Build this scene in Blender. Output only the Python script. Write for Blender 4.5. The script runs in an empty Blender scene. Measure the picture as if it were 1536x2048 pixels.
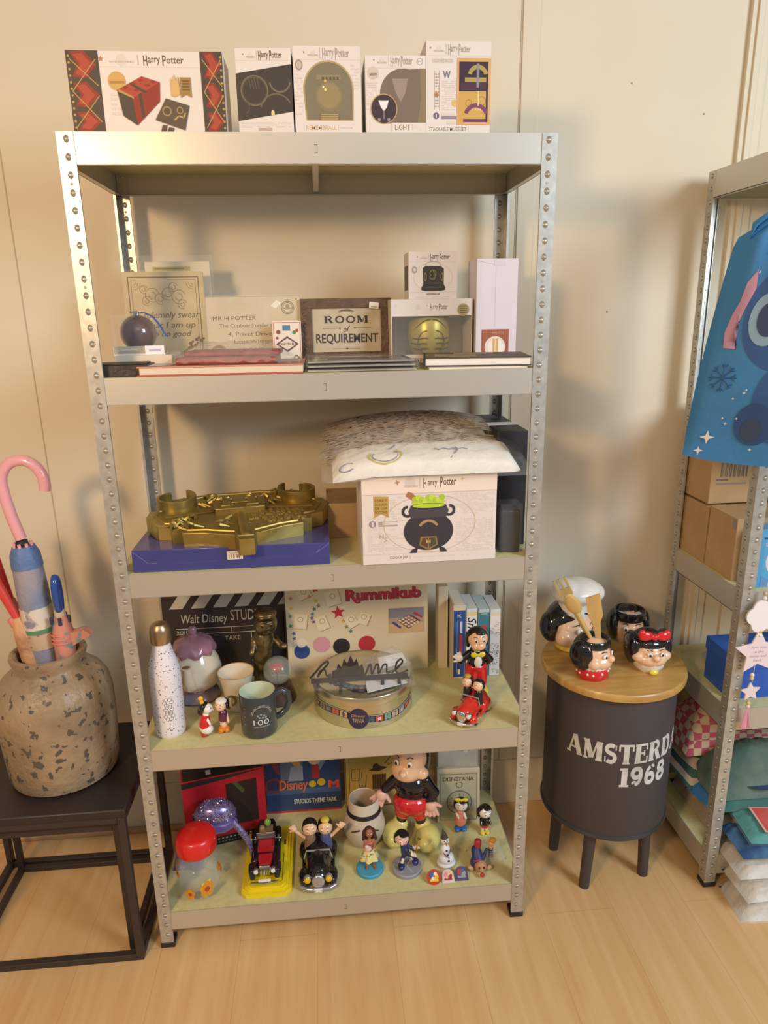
import bpy, math, random
from math import sin, cos, pi, radians
from mathutils import Vector, Matrix, Euler
from mathutils.geometry import tessellate_polygon

S = bpy.context.scene
COL = S.collection
random.seed(7)

# ---------------------------------------------------------------- camera
cam = bpy.data.cameras.new('camera')
cam.sensor_fit = 'HORIZONTAL'
cam.sensor_width = 36.0
cam.lens = 1403.6164 / 1536 * 36.0
cam.clip_start = 0.02
cam_ob = bpy.data.objects.new('camera', cam)
COL.objects.link(cam_ob)
cam_ob.location = (0.4463, -1.4051, 1.4908)
cam_ob.rotation_euler = (1.2921, 0.0168, -0.0886)
S.camera = cam_ob

# ---------------------------------------------------------------- world, lights, exposure
S.view_settings.view_transform = 'Standard'
S.view_settings.look = 'None'
S.view_settings.exposure = -0.2
S.view_settings.gamma = 1.0
S.view_settings.use_curve_mapping = False
wd = bpy.data.worlds.new('room_ambient')
S.world = wd
wd.use_nodes = True
wd.node_tree.nodes['Background'].inputs[0].default_value = (1.0, 0.95, 0.90, 1)
wd.node_tree.nodes['Background'].inputs[1].default_value = 0.34


def lamp(name, kind, loc, target, energy, color, **kw):
    d = bpy.data.lights.new(name, kind)
    d.energy = energy
    d.color = color
    for k, v in kw.items():
        setattr(d, k, v)
    o = bpy.data.objects.new(name, d)
    COL.objects.link(o)
    o.location = loc
    o.rotation_euler = (Vector(target) - Vector(loc)).to_track_quat('-Z', 'Y').to_euler()
    return o


lamp('window_daylight', 'AREA', (2.7, -2.0, 2.3), (1.0, 0.2, 1.1), 80, (0.74, 0.87, 1.0), shape='RECTANGLE', size=1.0, size_y=1.2)
lamp('warm_lamp', 'AREA', (-0.62, -1.75, 1.98), (0.1, 0.3, 1.0), 31, (1.0, 0.67, 0.36), shape='DISK', size=0.3)
lamp('room_ceiling_light', 'AREA', (0.6, -2.0, 2.6), (0.6, 0.0, 0.6), 5, (1.0, 0.90, 0.78), shape='RECTANGLE', size=1.4, size_y=0.8)


# ---------------------------------------------------------------- materials
def lin(h):
    if isinstance(h, str):
        h = h.lstrip('#')
        c = [int(h[i:i + 2], 16) / 255 for i in (0, 2, 4)]
    else:
        c = [v / 255 for v in h]
    return tuple(v / 12.92 if v <= 0.04045 else ((v + 0.055) / 1.055) ** 2.4 for v in c) + (1.0,)


MATS = {}


def mat(name, col, rough=0.5, metal=0.0, spec=0.5, alpha=1.0, coat=0.0, trans=0.0, ior=1.45,
        noise=None, bump=None, sheen=0.0):
    """noise = (scale, colour2, low, high); bump = (scale, strength)"""
    if name in MATS:
        return MATS[name]
    m = bpy.data.materials.new(name)
    m.use_nodes = True
    nt = m.node_tree
    b = nt.nodes['Principled BSDF']
    b.inputs['Base Color'].default_value = lin(col)
    b.inputs['Roughness'].default_value = rough
    b.inputs['Metallic'].default_value = metal
    b.inputs['Specular IOR Level'].default_value = spec
    b.inputs['Alpha'].default_value = alpha
    b.inputs['Coat Weight'].default_value = coat
    b.inputs['Coat Roughness'].default_value = 0.08
    b.inputs['Transmission Weight'].default_value = trans
    b.inputs['IOR'].default_value = ior
    b.inputs['Sheen Weight'].default_value = sheen
    if noise or bump:
        tc = nt.nodes.new('ShaderNodeTexCoord')
    if noise:
        n = nt.nodes.new('ShaderNodeTexNoise')
        n.inputs['Scale'].default_value = noise[0]
        n.inputs['Detail'].default_value = 5
        r = nt.nodes.new('ShaderNodeValToRGB')
        r.color_ramp.elements[0].position = noise[2]
        r.color_ramp.elements[1].position = noise[3]
        r.color_ramp.elements[0].color = lin(noise[1])
        r.color_ramp.elements[1].color = lin(col)
        nt.links.new(tc.outputs['Object'], n.inputs['Vector'])
        nt.links.new(n.outputs['Fac'], r.inputs['Fac'])
        nt.links.new(r.outputs['Color'], b.inputs['Base Color'])
    if bump:
        n = nt.nodes.new('ShaderNodeTexNoise')
        n.inputs['Scale'].default_value = bump[0]
        n.inputs['Detail'].default_value = 4
        u = nt.nodes.new('ShaderNodeBump')
        u.inputs['Strength'].default_value = bump[1]
        u.inputs['Distance'].default_value = 0.01
        nt.links.new(tc.outputs['Object'], n.inputs['Vector'])
        nt.links.new(n.outputs['Fac'], u.inputs['Height'])
        nt.links.new(u.outputs['Normal'], b.inputs['Normal'])
    MATS[name] = m
    return m


def C(hexcol, rough=0.55, **k):
    """plain printed / painted colour"""
    return mat('colour_%s_%d' % (hexcol, int(rough * 100)), hexcol, rough, **k)


def wood_mat(name, c1, c2, axis_scale, rough=0.4, planks=None, coat=0.0):
    m = bpy.data.materials.new(name)
    m.use_nodes = True
    nt = m.node_tree
    b = nt.nodes['Principled BSDF']
    b.inputs['Roughness'].default_value = rough
    b.inputs['Coat Weight'].default_value = coat
    b.inputs['Coat Roughness'].default_value = 0.25
    tc = nt.nodes.new('ShaderNodeTexCoord')
    mp = nt.nodes.new('ShaderNodeMapping')
    mp.inputs['Scale'].default_value = axis_scale
    nt.links.new(tc.outputs['Object'], mp.inputs['Vector'])
    n = nt.nodes.new('ShaderNodeTexNoise')
    n.inputs['Scale'].default_value = 1.0
    n.inputs['Detail'].default_value = 6
    n.inputs['Roughness'].default_value = 0.6
    n.inputs['Distortion'].default_value = 0.6
    nt.links.new(mp.outputs['Vector'], n.inputs['Vector'])
    r = nt.nodes.new('ShaderNodeValToRGB')
    r.color_ramp.elements[0].position = 0.3
    r.color_ramp.elements[1].position = 0.68
    r.color_ramp.elements[0].color = lin(c2)
    r.color_ramp.elements[1].color = lin(c1)
    nt.links.new(n.outputs['Fac'], r.inputs['Fac'])
    out = r.outputs['Color']
    if planks:
        mp2 = nt.nodes.new('ShaderNodeMapping')
        mp2.inputs['Rotation'].default_value = (0, 0, radians(90))
        nt.links.new(tc.outputs['Object'], mp2.inputs['Vector'])
        br = nt.nodes.new('ShaderNodeTexBrick')
        br.inputs['Scale'].default_value = 1.0
        br.inputs['Brick Width'].default_value = planks[0]
        br.inputs['Row Height'].default_value = planks[1]
        br.inputs['Mortar Size'].default_value = 0.0012
        br.inputs['Mortar Smooth'].default_value = 0.3
        br.inputs['Color1'].default_value = (1, 1, 1, 1)
        br.inputs['Color2'].default_value = (0.96, 0.95, 0.94, 1)
        br.inputs['Mortar'].default_value = (0.84, 0.79, 0.74, 1)
        nt.links.new(mp2.outputs['Vector'], br.inputs['Vector'])
        mx = nt.nodes.new('ShaderNodeMixRGB')
        mx.blend_type = 'MULTIPLY'
        mx.inputs['Fac'].default_value = 1.0
        nt.links.new(out, mx.inputs['Color1'])
        nt.links.new(br.outputs['Color'], mx.inputs['Color2'])
        out = mx.outputs['Color']
    nt.links.new(out, b.inputs['Base Color'])
    MATS[name] = m
    return m


WALLM = mat('cream_wall_paint', 'dfd3bc', 0.7, spec=0.3, noise=(3.0, 'd9cbb2', 0.3, 0.7))
SEAM = mat('wall_seam', 'b9ad98', 0.8)
FLOORM = wood_mat('beech_laminate', 'e6bf8a', 'd9aa70', (26, 1.6, 1), 0.36, planks=(1.28, 0.19))
SKIRT = wood_mat('beech_strip', 'c79a6b', 'a97c52', (3, 30, 30), 0.45)
ZINC = mat('galvanised_steel', 'c6c4bc', 0.36, metal=0.55, noise=(60, 'b2b0a8', 0.35, 0.65))
BEAM = mat('steel_beam', 'c9c4b9', 0.36, metal=0.55)
BOARD = mat('fibreboard', 'd5cd98', 0.6, noise=(90, 'cbc28a', 0.3, 0.7))
DARKHOLE = mat('dark_hole', '857a68', 0.8)
BLACKP = mat('black_plastic', '262223', 0.35)
WHITEC = mat('white_ceramic', 'efe8de', 0.22, coat=0.4)
BLACKC = mat('black_glaze', '19171a', 0.1, coat=0.7)
REDC = mat('red_glaze', 'd6262b', 0.2, coat=0.5)
YELC = mat('yellow_glaze', 'ead54a', 0.25, coat=0.4)
PALEY = mat('pale_yellow_glaze', 'e6dc84', 0.25, coat=0.4)
SKINC = mat('peach_glaze', 'eec4a0', 0.25, coat=0.4)
PINKC = mat('pink_skin_glaze', 'eab9a6', 0.35)
GOLD = mat('antique_gold', 'b09a58', 0.42, metal=0.75, noise=(12, '8d7a3e', 0.30, 0.62))
BRASS = mat('old_brass', '8f7f58', 0.35, metal=0.8, noise=(40, '4a3f2a', 0.35, 0.6))
CHROME = mat('chrome', 'd9d9d6', 0.15, metal=1.0)
TIN = mat('tin_metal', 'cfc8ae', 0.24, metal=0.9)
CARD = mat('white_card', 'ddd5ce', 0.5, spec=0.4)
BROWNCARD = mat('brown_cardboard', 'bb9a6e', 0.75, noise=(14, 'af8d61', 0.3, 0.7))
FILM = mat('clear_film', 'f4f2ee', 0.12, alpha=0.06, spec=0.8, coat=0.35)
FILM2 = mat('milky_film', 'efece6', 0.2, alpha=0.20, spec=0.8, coat=0.5, bump=(60, 0.5))
GLASS = mat('jar_glass', 'e8efe6', 0.05, alpha=0.10, spec=0.9, coat=0.8)


# ---------------------------------------------------------------- mesh builder
def frame(o, X, Y, Z):
    m = Matrix.Identity(4)
    for i in range(3):
        m[i][0], m[i][1], m[i][2], m[i][3] = X[i], Y[i], Z[i], o[i]
    return m


def rotm(r):
    if r is None:
        return Matrix.Identity(3)
    if isinstance(r, (int, float)):
        return Matrix.Rotation(r, 3, 'Z')
    if isinstance(r, (tuple, list)):
        return Euler(r).to_matrix()
    return r


class MB:
    def __init__(s, T=None):
        s.v, s.f, s.fm, s.mats = [], [], [], []
        s.T = T or Matrix.Identity(4)

    def mi(s, m):
        if m not in s.mats:
            s.mats.append(m)
        return s.mats.index(m)

    def add(s, vs, fs, m):
        n = len(s.v)
        k = s.mi(m)
        s.v += [s.T @ Vector(p) for p in vs]
        s.f += [tuple(n + i for i in f) for f in fs]
        s.fm += [k] * len(fs)
        return s

    def box(s, c, d, m, r=None, taper=1.0):
        R = rotm(r)
        c = Vector(c)
        vs = []
        for z in (-.5, .5):
            t = taper if z > 0 else 1.0
            for x, y in ((-.5, -.5), (.5, -.5), (.5, .5), (-.5, .5)):
                vs.append(c + R @ Vector((x * d[0] * t, y * d[1] * t, z * d[2])))
        return s.add(vs, [(3, 2, 1, 0), (4, 5, 6, 7), (0, 1, 5, 4), (1, 2, 6, 5), (2, 3, 7, 6), (3, 0, 4, 7)], m)

    def bx(s, x0, x1, y0, y1, z0, z1, m):
        return s.box(((x0 + x1) / 2, (y0 + y1) / 2, (z0 + z1) / 2), (x1 - x0, y1 - y0, z1 - z0), m)

    def lathe(s, prof, m, n=32, c=(0, 0, 0), r=None, sq=(1, 1)):
        R = rotm(r)
        c = Vector(c)
        vs, rings = [], []
        for rad, z in prof:
            if rad < 1e-6:
                rings.append([len(vs)])
                vs.append(c + R @ Vector((0, 0, z)))
            else:
                rings.append(list(range(len(vs), len(vs) + n)))
                for i in range(n):
                    a = 2 * pi * i / n
                    vs.append(c + R @ Vector((rad * cos(a) * sq[0], rad * sin(a) * sq[1], z)))
        fs = []
        for a, b in zip(rings, rings[1:]):
            for i in range(n):
                j = (i + 1) % n
                if len(a) == 1 and len(b) == 1:
                    break
                if len(a) == 1:
                    fs.append((a[0], b[j], b[i]))
                elif len(b) == 1:
                    fs.append((a[i], a[j], b[0]))
                else:
                    fs.append((a[i], a[j], b[j], b[i]))
        if isinstance(m, (list, tuple)):
            k = 0
            per = []
            for q, (a, b) in enumerate(zip(rings, rings[1:])):
                cnt = 0 if (len(a) == 1 and len(b) == 1) else n
                per += [m[q]] * cnt
            base = len(s.v)
            s.v += [s.T @ Vector(p) for p in vs]
            for f, mm in zip(fs, per):
                s.f.append(tuple(base + i for i in f))
                s.fm.append(s.mi(mm))
            return s
        return s.add(vs, fs, m)

    def cyl(s, p0, p1, r0, r1, m, n=20):
        return s.tube([p0, p1], [r0, r1], m, n)

    def tube(s, pts, r, m, n=8, closed=False, flat=None):
        pts = [Vector(p) for p in pts]
        k = len(pts)
        rr = r if isinstance(r, (list, tuple)) else [r] * k
        vs, fs = [], []
        t0 = (pts[1] - pts[0]).normalized()
        up = Vector((0, 0, 1)) if abs(t0.z) < 0.9 else Vector((1, 0, 0))
        u = t0.cross(up).normalized()
        for i in range(k):
            if closed:
                t = (pts[(i + 1) % k] - pts[i - 1]).normalized()
            elif i == 0:
                t = t0
            elif i == k - 1:
                t = (pts[-1] - pts[-2]).normalized()
            else:
                t = (pts[i + 1] - pts[i - 1]).normalized()
            u = (u - t * u.dot(t)).normalized()
            w = t.cross(u)
            for j in range(n):
                a = 2 * pi * j / n
                vs.append(pts[i] + (u * cos(a) + w * sin(a) * (flat or 1.0)) * rr[i])
        m_ = k if closed else k - 1
        for i in range(m_):
            for j in range(n):
                a, b = i * n + j, i * n + (j + 1) % n
                c2, d2 = ((i + 1) % k) * n + (j + 1) % n, ((i + 1) % k) * n + j
                fs.append((a, b, c2, d2))
        if not closed:
            fs.append(tuple(range(n))[::-1])
            fs.append(tuple(range((k - 1) * n, k * n)))
        return s.add(vs, fs, m)

    def ell(s, c, r, m, rot=None, nu=16, nv=10):
        if isinstance(r, (int, float)):
            r = (r, r, r)
        R = rotm(rot)
        c = Vector(c)
        vs = [c + R @ Vector((0, 0, -r[2]))]
        for i in range(1, nv):
            a = -pi / 2 + pi * i / nv
            for j in range(nu):
                b = 2 * pi * j / nu
                vs.append(c + R @ Vector((r[0] * cos(a) * cos(b), r[1] * cos(a) * sin(b), r[2] * sin(a))))
        vs.append(c + R @ Vector((0, 0, r[2])))
        fs = []
        for j in range(nu):
            fs.append((0, 1 + (j + 1) % nu, 1 + j))
            for i in range(nv - 2):
                a = 1 + i * nu
                fs.append((a + j, a + (j + 1) % nu, a + nu + (j + 1) % nu, a + nu + j))
            a = 1 + (nv - 2) * nu
            fs.append((a + j, a + (j + 1) % nu, len(vs) - 1))
        return s.add(vs, fs, m)

    def prism(s, poly, z0, z1, m, T=None):
        T = T or Matrix.Identity(4)
        n = len(poly)
        vs = [T @ Vector((p[0], p[1], z0)) for p in poly] + [T @ Vector((p[0], p[1], z1)) for p in poly]
        tri = tessellate_polygon([[Vector((p[0], p[1], 0)) for p in poly]])
        area = sum(poly[i][0] * poly[(i + 1) % n][1] - poly[(i + 1) % n][0] * poly[i][1] for i in range(n))
        fs = []
        for t in tri:
            a, b, c = [poly[i] for i in t]
            sg = (b[0] - a[0]) * (c[1] - a[1]) - (c[0] - a[0]) * (b[1] - a[1])
            t = tuple(t) if sg > 0 else tuple(t)[::-1]
            fs.append(tuple(i + n for i in t))
            fs.append(t[::-1])
        for i in range(n):
            j = (i + 1) % n
            fs.append((i, j, n + j, n + i) if area > 0 else (j, i, n + i, n + j))
        return s.add(vs, fs, m)

    def build(s, name, parent=None, loc=None, rot=None, bev=0, remesh=0, smooth=40, subd=0, solid=0, smit=4):
        me = bpy.data.meshes.new(name)
        me.from_pydata([tuple(p) for p in s.v], [], s.f)
        for m in s.mats:
            me.materials.append(m)
        me.polygons.foreach_set('material_index', s.fm)
        me.update()
        if smooth:
            me.polygons.foreach_set('use_smooth', [True] * len(me.polygons))
            if not remesh:
                me.set_sharp_from_angle(angle=radians(smooth))
        o = bpy.data.objects.new(name, me)
        COL.objects.link(o)
        if parent:
            o.parent = parent
        if loc:
            o.location = loc
        if rot is not None:
            o.rotation_euler = rot if isinstance(rot, (tuple, list)) else (0, 0, rot)
        if solid:
            q = o.modifiers.new('thickness', 'SOLIDIFY')
            q.thickness = solid
        if bev:
            q = o.modifiers.new('edges', 'BEVEL')
            q.width = bev
            q.segments = 2
            q.limit_method = 'ANGLE'
        if remesh:
            q = o.modifiers.new('skin', 'REMESH')
            q.mode = 'VOXEL'
            q.voxel_size = remesh
            q.use_smooth_shade = True
            q = o.modifiers.new('soft', 'SMOOTH')
            q.iterations = smit
            q.factor = 0.5
        if subd:
            q = o.modifiers.new('smooth', 'SUBSURF')
            q.levels = subd
            q.render_levels = subd
        return o


def thing(name, label, cat, loc=(0, 0, 0), rz=0.0, group=None, rot=None):
    o = bpy.data.objects.new(name, None)
    o.empty_display_size = 0.02
    COL.objects.link(o)
    o.location = loc
    o.rotation_euler = rot or (0, 0, rz)
    o['label'] = label
    o['category'] = cat
    if group:
        o['group'] = group
    return o


def tag(o, label, cat, group=None, kind=None):
    o['label'] = label
    o['category'] = cat
    if group:
        o['group'] = group
    if kind:
        o['kind'] = kind
    return o


# ---------------------------------------------------------------- lettering
TXT = {}


def glyphs(t, bold=0.0, shear=0.0):
    key = (t, bold, shear)
    if key not in TXT:
        cu = bpy.data.curves.new('lettering', 'FONT')
        cu.body = t
        cu.offset = bold
        cu.shear = shear
        cu.resolution_u = 3
        ob = bpy.data.objects.new('lettering', cu)
        COL.objects.link(ob)
        dg = bpy.context.evaluated_depsgraph_get()
        me = bpy.data.meshes.new_from_object(ob.evaluated_get(dg))
        vs = [(v.co.x, v.co.y) for v in me.vertices]
        fs = [tuple(p.vertices) for p in me.polygons]
        bpy.data.objects.remove(ob)
        bpy.data.curves.remove(cu)
        bpy.data.meshes.remove(me)
        x0, x1 = min(p[0] for p in vs), max(p[0] for p in vs)
        y0, y1 = min(p[1] for p in vs), max(p[1] for p in vs)
        vs = [((x - x0) / (x1 - x0), (y - y0) / max(1e-6, y1 - y0)) for x, y in vs]
        TXT[key] = (vs, fs)
    return TXT[key]


def arc(cx, cy, rx, ry, a0, a1, n=14):
    return [(cx + rx * cos(radians(a0 + (a1 - a0) * i / n)), cy + ry * sin(radians(a0 + (a1 - a0) * i / n))) for i in range(n + 1)]


# slab-serif stencil alphabet: strokes (points, width); cell 1 x 1
SER = 0.075
SLAB = {
    'A': (1.0, [([(.14, 0), (.46, 1)], .09), ([(.5, 1), (.84, 0)], .23), ([(.27, .33), (.62, .33)], .08), ([(0, .035), (.28, .035)], SER), ([(.66, .035), (1, .035)], SER)]),
    'M': (1.15, [([(.16, 0), (.16, 1)], .09), ([(.2, 1), (.52, .1)], .24), ([(.55, .1), (.84, 1)], .08), ([(.95, 0), (.95, 1)], .24), ([(.02, .035), (.3, .035)], SER), ([(.74, .035), (1.13, .035)], SER), ([(.02, .965), (.24, .965)], SER), ([(.84, .965), (1.13, .965)], SER)]),
    'S': (.8, [(arc(.4, .73, .24, .2, 40, 270, 12) + arc(.4, .28, .25, .22, 90, -140, 12), .17), ([(.68, .68), (.68, .96)], .06), ([(.1, .04), (.1, .34)], .06)]),
    'T': (.9, [([(.45, 0), (.45, .97)], .24), ([(.04, .955), (.86, .955)], .09), ([(.06, .66), (.06, .96)], .08), ([(.84, .66), (.84, .96)], .08), ([(.24, .035), (.66, .035)], SER)]),
    'E': (.85, [([(.22, 0), (.22, 1)], .24), ([(.03, .955), (.78, .955)], .09), ([(.03, .045), (.8, .045)], .09), ([(.3, .52), (.6, .52)], .08), ([(.6, .38), (.6, .66)], .07), ([(.77, .68), (.77, .98)], .07), ([(.79, 0), (.79, .34)], .07)]),
    'R': (.98, [([(.22, 0), (.22, 1)], .24), ([(.03, .96), (.5, .96)], .08), (arc(.48, .75, .23, .22, 95, -92, 12), .15), ([(.3, .53), (.5, .53)], .08), ([(.56, .5), (.78, .03)], .22), ([(.03, .035), (.42, .035)], SER), ([(.68, .035), (.97, .035)], SER)]),
    'D': (.98, [([(.22, 0), (.22, 1)], .24), (arc(.42, .5, .38, .46, 88, -88, 18), .19), ([(.03, .96), (.44, .96)], .08), ([(.03, .04), (.44, .04)], .08)]),
    'O': (.98, [(arc(.49, .5, .36, .44, 0, 360, 28), .18)]),
    'Q': (.98, [(arc(.49, .5, .36, .44, 0, 360, 28), .18), ([(.5, .28), (.92, -.12)], .14)]),
    'U': (.95, [([(.2, 1), (.2, .3)] + arc(.47, .3, .27, .26, 180, 360, 12) + [(.74, .3), (.74, 1)], .17), ([(.04, .965), (.4, .965)], SER), ([(.6, .965), (.92, .965)], SER)]),
    'I': (.5, [([(.25, 0), (.25, 1)], .24), ([(.04, .965), (.46, .965)], SER), ([(.04, .035), (.46, .035)], SER)]),
    'N': (1.0, [([(.17, 0), (.17, 1)], .1), ([(.2, 1), (.8, .03)], .22), ([(.83, 0), (.83, 1)], .1), ([(.02, .035), (.34, .035)], SER), ([(.02, .965), (.26, .965)], SER), ([(.68, .965), (.99, .965)], SER)]),
    '1': (.6, [([(.33, 0), (.33, 1)], .26), ([(.06, .93), (.3, .93)], .1), ([(.06, .045), (.6, .045)], .09)]),
    '9': (.85, [(arc(.42, .7, .26, .24, 0, 360, 20), .19), (arc(.32, .58, .38, .5, 10, -75, 12), .15), (arc(.3, .14, .12, .1, -60, 190, 8), .1)]),
    '6': (.85, [(arc(.43, .3, .26, .24, 0, 360, 20), .19), (arc(.53, .42, .38, .5, 190, 105, 12), .15), (arc(.55, .86, .12, .1, 120, -20, 8), .1)]),
    '8': (.85, [(arc(.42, .74, .23, .2, 0, 360, 20), .18), (arc(.42, .27, .27, .22, 0, 360, 20), .19)]),
    ' ': (.4, []),
}


def slab_polys(text, gap=0.1, bold=1.0):
    """list of quads in a box 1 high; returns polys, width"""
    out, x = [], 0.0
    for ch in text:
        w, strokes = SLAB[ch]
        for pts, th in strokes:
            th *= bold
            P = []
            for a, b in zip(pts, pts[1:]):
                L = math.hypot(b[0] - a[0], b[1] - a[1])
                k = max(1, int(L / 0.12))
                for i in range(k):
                    P.append((a[0] + (b[0] - a[0]) * i / k, a[1] + (b[1] - a[1]) * i / k))
            P.append(pts[-1])
            L_, R_ = [], []
            closed = math.hypot(pts[0][0] - pts[-1][0], pts[0][1] - pts[-1][1]) < 1e-4
            for i, p in enumerate(P):
                if closed and i in (0, len(P) - 1):
                    a, b = P[-2], P[1]
                else:
                    a, b = P[max(0, i - 1)], P[min(len(P) - 1, i + 1)]
                dx, dy = b[0] - a[0], b[1] - a[1]
                l = math.hypot(dx, dy) or 1
                nx, ny = -dy / l * th / 2, dx / l * th / 2
                L_.append((x + p[0] + nx, p[1] + ny))
                R_.append((x + p[0] - nx, p[1] - ny))
            for i in range(len(P) - 1):
                out.append([R_[i], R_[i + 1], L_[i + 1], L_[i]])
        x += w + gap
    return out, x - gap


class Decal:
    """flat print on a face: origin o (lower left), axes U, V; normal N = U x V"""

    def __init__(s, mb, o, U, V, w=1.0, h=1.0, step=0.00002, start=0.0002):
        s.mb, s.o = mb, Vector(o)
        s.U, s.V = Vector(U).normalized(), Vector(V).normalized()
        s.N = s.U.cross(s.V)
        s.w, s.h, s.off, s.step = w, h, start, step

    def P(s, u, v):
        return s.o + s.U * (u * s.w) + s.V * (v * s.h) + s.N * s.off

    def poly(s, pts, m):
        s.off += s.step
        tri = tessellate_polygon([[Vector((p[0] * s.w, p[1] * s.h, 0)) for p in pts]])
        fs = []
        for t in tri:
            a, b, c = [pts[i] for i in t]
            sg = (b[0] - a[0]) * (c[1] - a[1]) - (c[0] - a[0]) * (b[1] - a[1])
            fs.append(tuple(t) if sg > 0 else tuple(t)[::-1])
        s.mb.add([s.P(*p) for p in pts], fs, m)
        return s

    def rect(s, u0, v0, u1, v1, m):
        return s.poly([(u0, v0), (u1, v0), (u1, v1), (u0, v1)], m)

    def circ(s, u, v, r, m, n=24, asp=None, a0=0, a1=360):
        ry = r * s.w / s.h if asp is None else asp
        return s.poly(arc(u, v, r, ry, a0, a1 - 360 / n if a1 - a0 >= 360 else a1, n - 1), m)

    def ring(s, u, v, r, t, m, a0=0, a1=360, n=28, ry=None):
        s.off += s.step
        ry = ry or r * s.w / s.h
        ty = t * s.w / s.h
        o_, i_ = arc(u, v, r, ry, a0, a1, n), arc(u, v, r - t, ry - ty, a0, a1, n)
        for k in range(n):
            s.mb.add([s.P(*i_[k]), s.P(*o_[k]), s.P(*o_[k + 1]), s.P(*i_[k + 1])], [(0, 1, 2, 3)], m)
        return s

    def border(s, u0, v0, u1, v1, t, m):
        tv = t * s.w / s.h
        s.rect(u0, v0, u1, v0 + tv, m).rect(u0, v1 - tv, u1, v1, m)
        return s.rect(u0, v0, u0 + t, v1, m).rect(u1 - t, v0, u1, v1, m)

    def text(s, t, u0, v0, u1, v1, m, bold=0.0, shear=0.0, rot=0.0, arcup=0.0):
        s.off += s.step
        vs, fs = glyphs(t, bold, shear)
        pts = []
        cu, cv = (u0 + u1) / 2, (v0 + v1) / 2
        for x, y in vs:
            u, v = u0 + x * (u1 - u0), v0 + y * (v1 - v0)
            if arcup:
                v += arcup * (1 - (2 * x - 1) ** 2)
            if rot:
                du, dv = (u - cu) * s.w, (v - cv) * s.h
                u, v = cu + (du * cos(rot) - dv * sin(rot)) / s.w, cv + (du * sin(rot) + dv * cos(rot)) / s.h
            pts.append(s.P(u, v))
        s.mb.add(pts, fs, m)
        return s

    def slab(s, t, u0, v0, u1, v1, m, gap=0.1):
        s.off += s.step
        polys, w = slab_polys(t, gap)
        for q in polys:
            s.mb.add([s.P(u0 + p[0] / w * (u1 - u0), v0 + p[1] * (v1 - v0)) for p in q], [(0, 1, 2, 3)], m)
        return s

    def star(s, u, v, r, m, rot=0.0, n=5, inner=0.42):
        pts = []
        for i in range(2 * n):
            a = pi / 2 + rot + pi * i / n
            q = r if i % 2 == 0 else r * inner
            pts.append((u + q * cos(a), v + q * s.w / s.h * sin(a)))
        return s.poly(pts, m)

    def line(s, pts, t, m):
        """thin drawn line, width t in units of u"""
        s.off += s.step
        for a, b in zip(pts, pts[1:]):
            ax, ay, bx_, by = a[0] * s.w, a[1] * s.h, b[0] * s.w, b[1] * s.h
            l = math.hypot(bx_ - ax, by - ay) or 1
            nx, ny = -(by - ay) / l * t * s.w / 2, (bx_ - ax) / l * t * s.w / 2
            q = [(ax - nx, ay - ny), (bx_ - nx, by - ny), (bx_ + nx, by + ny), (ax + nx, ay + ny)]
            s.mb.add([s.P(x / s.w, y / s.h) for x, y in q], [(0, 1, 2, 3)], m)
        return s


def front_decal(mb, w, h, y=0.0, x0=None, z0=0.0):
    x0 = -w / 2 if x0 is None else x0
    return Decal(mb, (x0, y, z0), (1, 0, 0), (0, 0, 1), w, h)


def carton(name, label, loc, size, rz=0.0, m=None, pr=None, cat='box', group=None, bev=0.0008, rot=None, body='carton'):
    """closed box: front face at local y = 0, runs back to +depth; pr(decal) prints the front"""
    w, d, h = size
    t = thing(name, label, cat, loc, rz, group, rot)
    MB().bx(-w / 2, w / 2, 0, d, 0, h, m or CARD).build(body, t, bev=bev)
    if pr:
        q = MB()
        D = front_decal(q, w, h)
        pr(D)
        q.build('front_print', t, smooth=0)
    return t


# ================================================================ the setting
def struct(name, mb, **k):
    o = mb.build(name, **k)
    o['kind'] = 'structure'
    return o


WY = 0.43          # back wall
struct('floor', MB().bx(-3, 4, -3.5, WY, -0.05, 0, FLOORM), smooth=0)
struct('wall_back', MB().bx(-3, 4, WY, WY + 0.1, 0, 2.9, WALLM), smooth=0)
struct('baseboard_back', MB().bx(-3, 4, WY - 0.006, WY, 0, 0.155, WALLM), bev=0.002)
struct('trim_1', MB().bx(-3, 0.02, WY - 0.02, WY - 0.006, 0, 0.016, SKIRT), bev=0.004)
q = MB()
for x in (-1.1, -0.264, 0.94):
    q.bx(x - 0.0012, x + 0.0012, WY - 0.0012, WY, 0.155, 2.9, SEAM)
struct('trim_2', q, smooth=0)
struct('trim_3', MB().bx(0.943, 0.985, WY - 0.003, WY, 0.155, 2.9, WALLM), bev=0.0015)
q = MB()
q.bx(1.49, 1.54, WY - 0.012, WY, 0.155, 2.9, WALLM).bx(1.503, 1.517, WY - 0.018, WY - 0.01, 0.155, 2.9, WALLM)
q.bx(1.5405, 1.5435, WY - 0.002, WY, 0.155, 2.9, C('6b6f82'))
q.bx(1.60, 1.64, WY - 0.008, WY, 0.155, 2.9, WALLM)
struct('trim_4', q, bev=0.002)
for x, z, n in ((1.226, 2.0, 1), (1.404, 1.94, 2), (1.192, 1.475, 3)):
    pass
q = MB()
for x, z in ((1.213, 2.005), (1.400, 1.94), (1.19, 1.48)):
    q.cyl((x, WY, z), (x, WY - 0.002, z), 0.0022, 0.0016, C('8c8272'), 8)
struct('trim_5', q)


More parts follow.
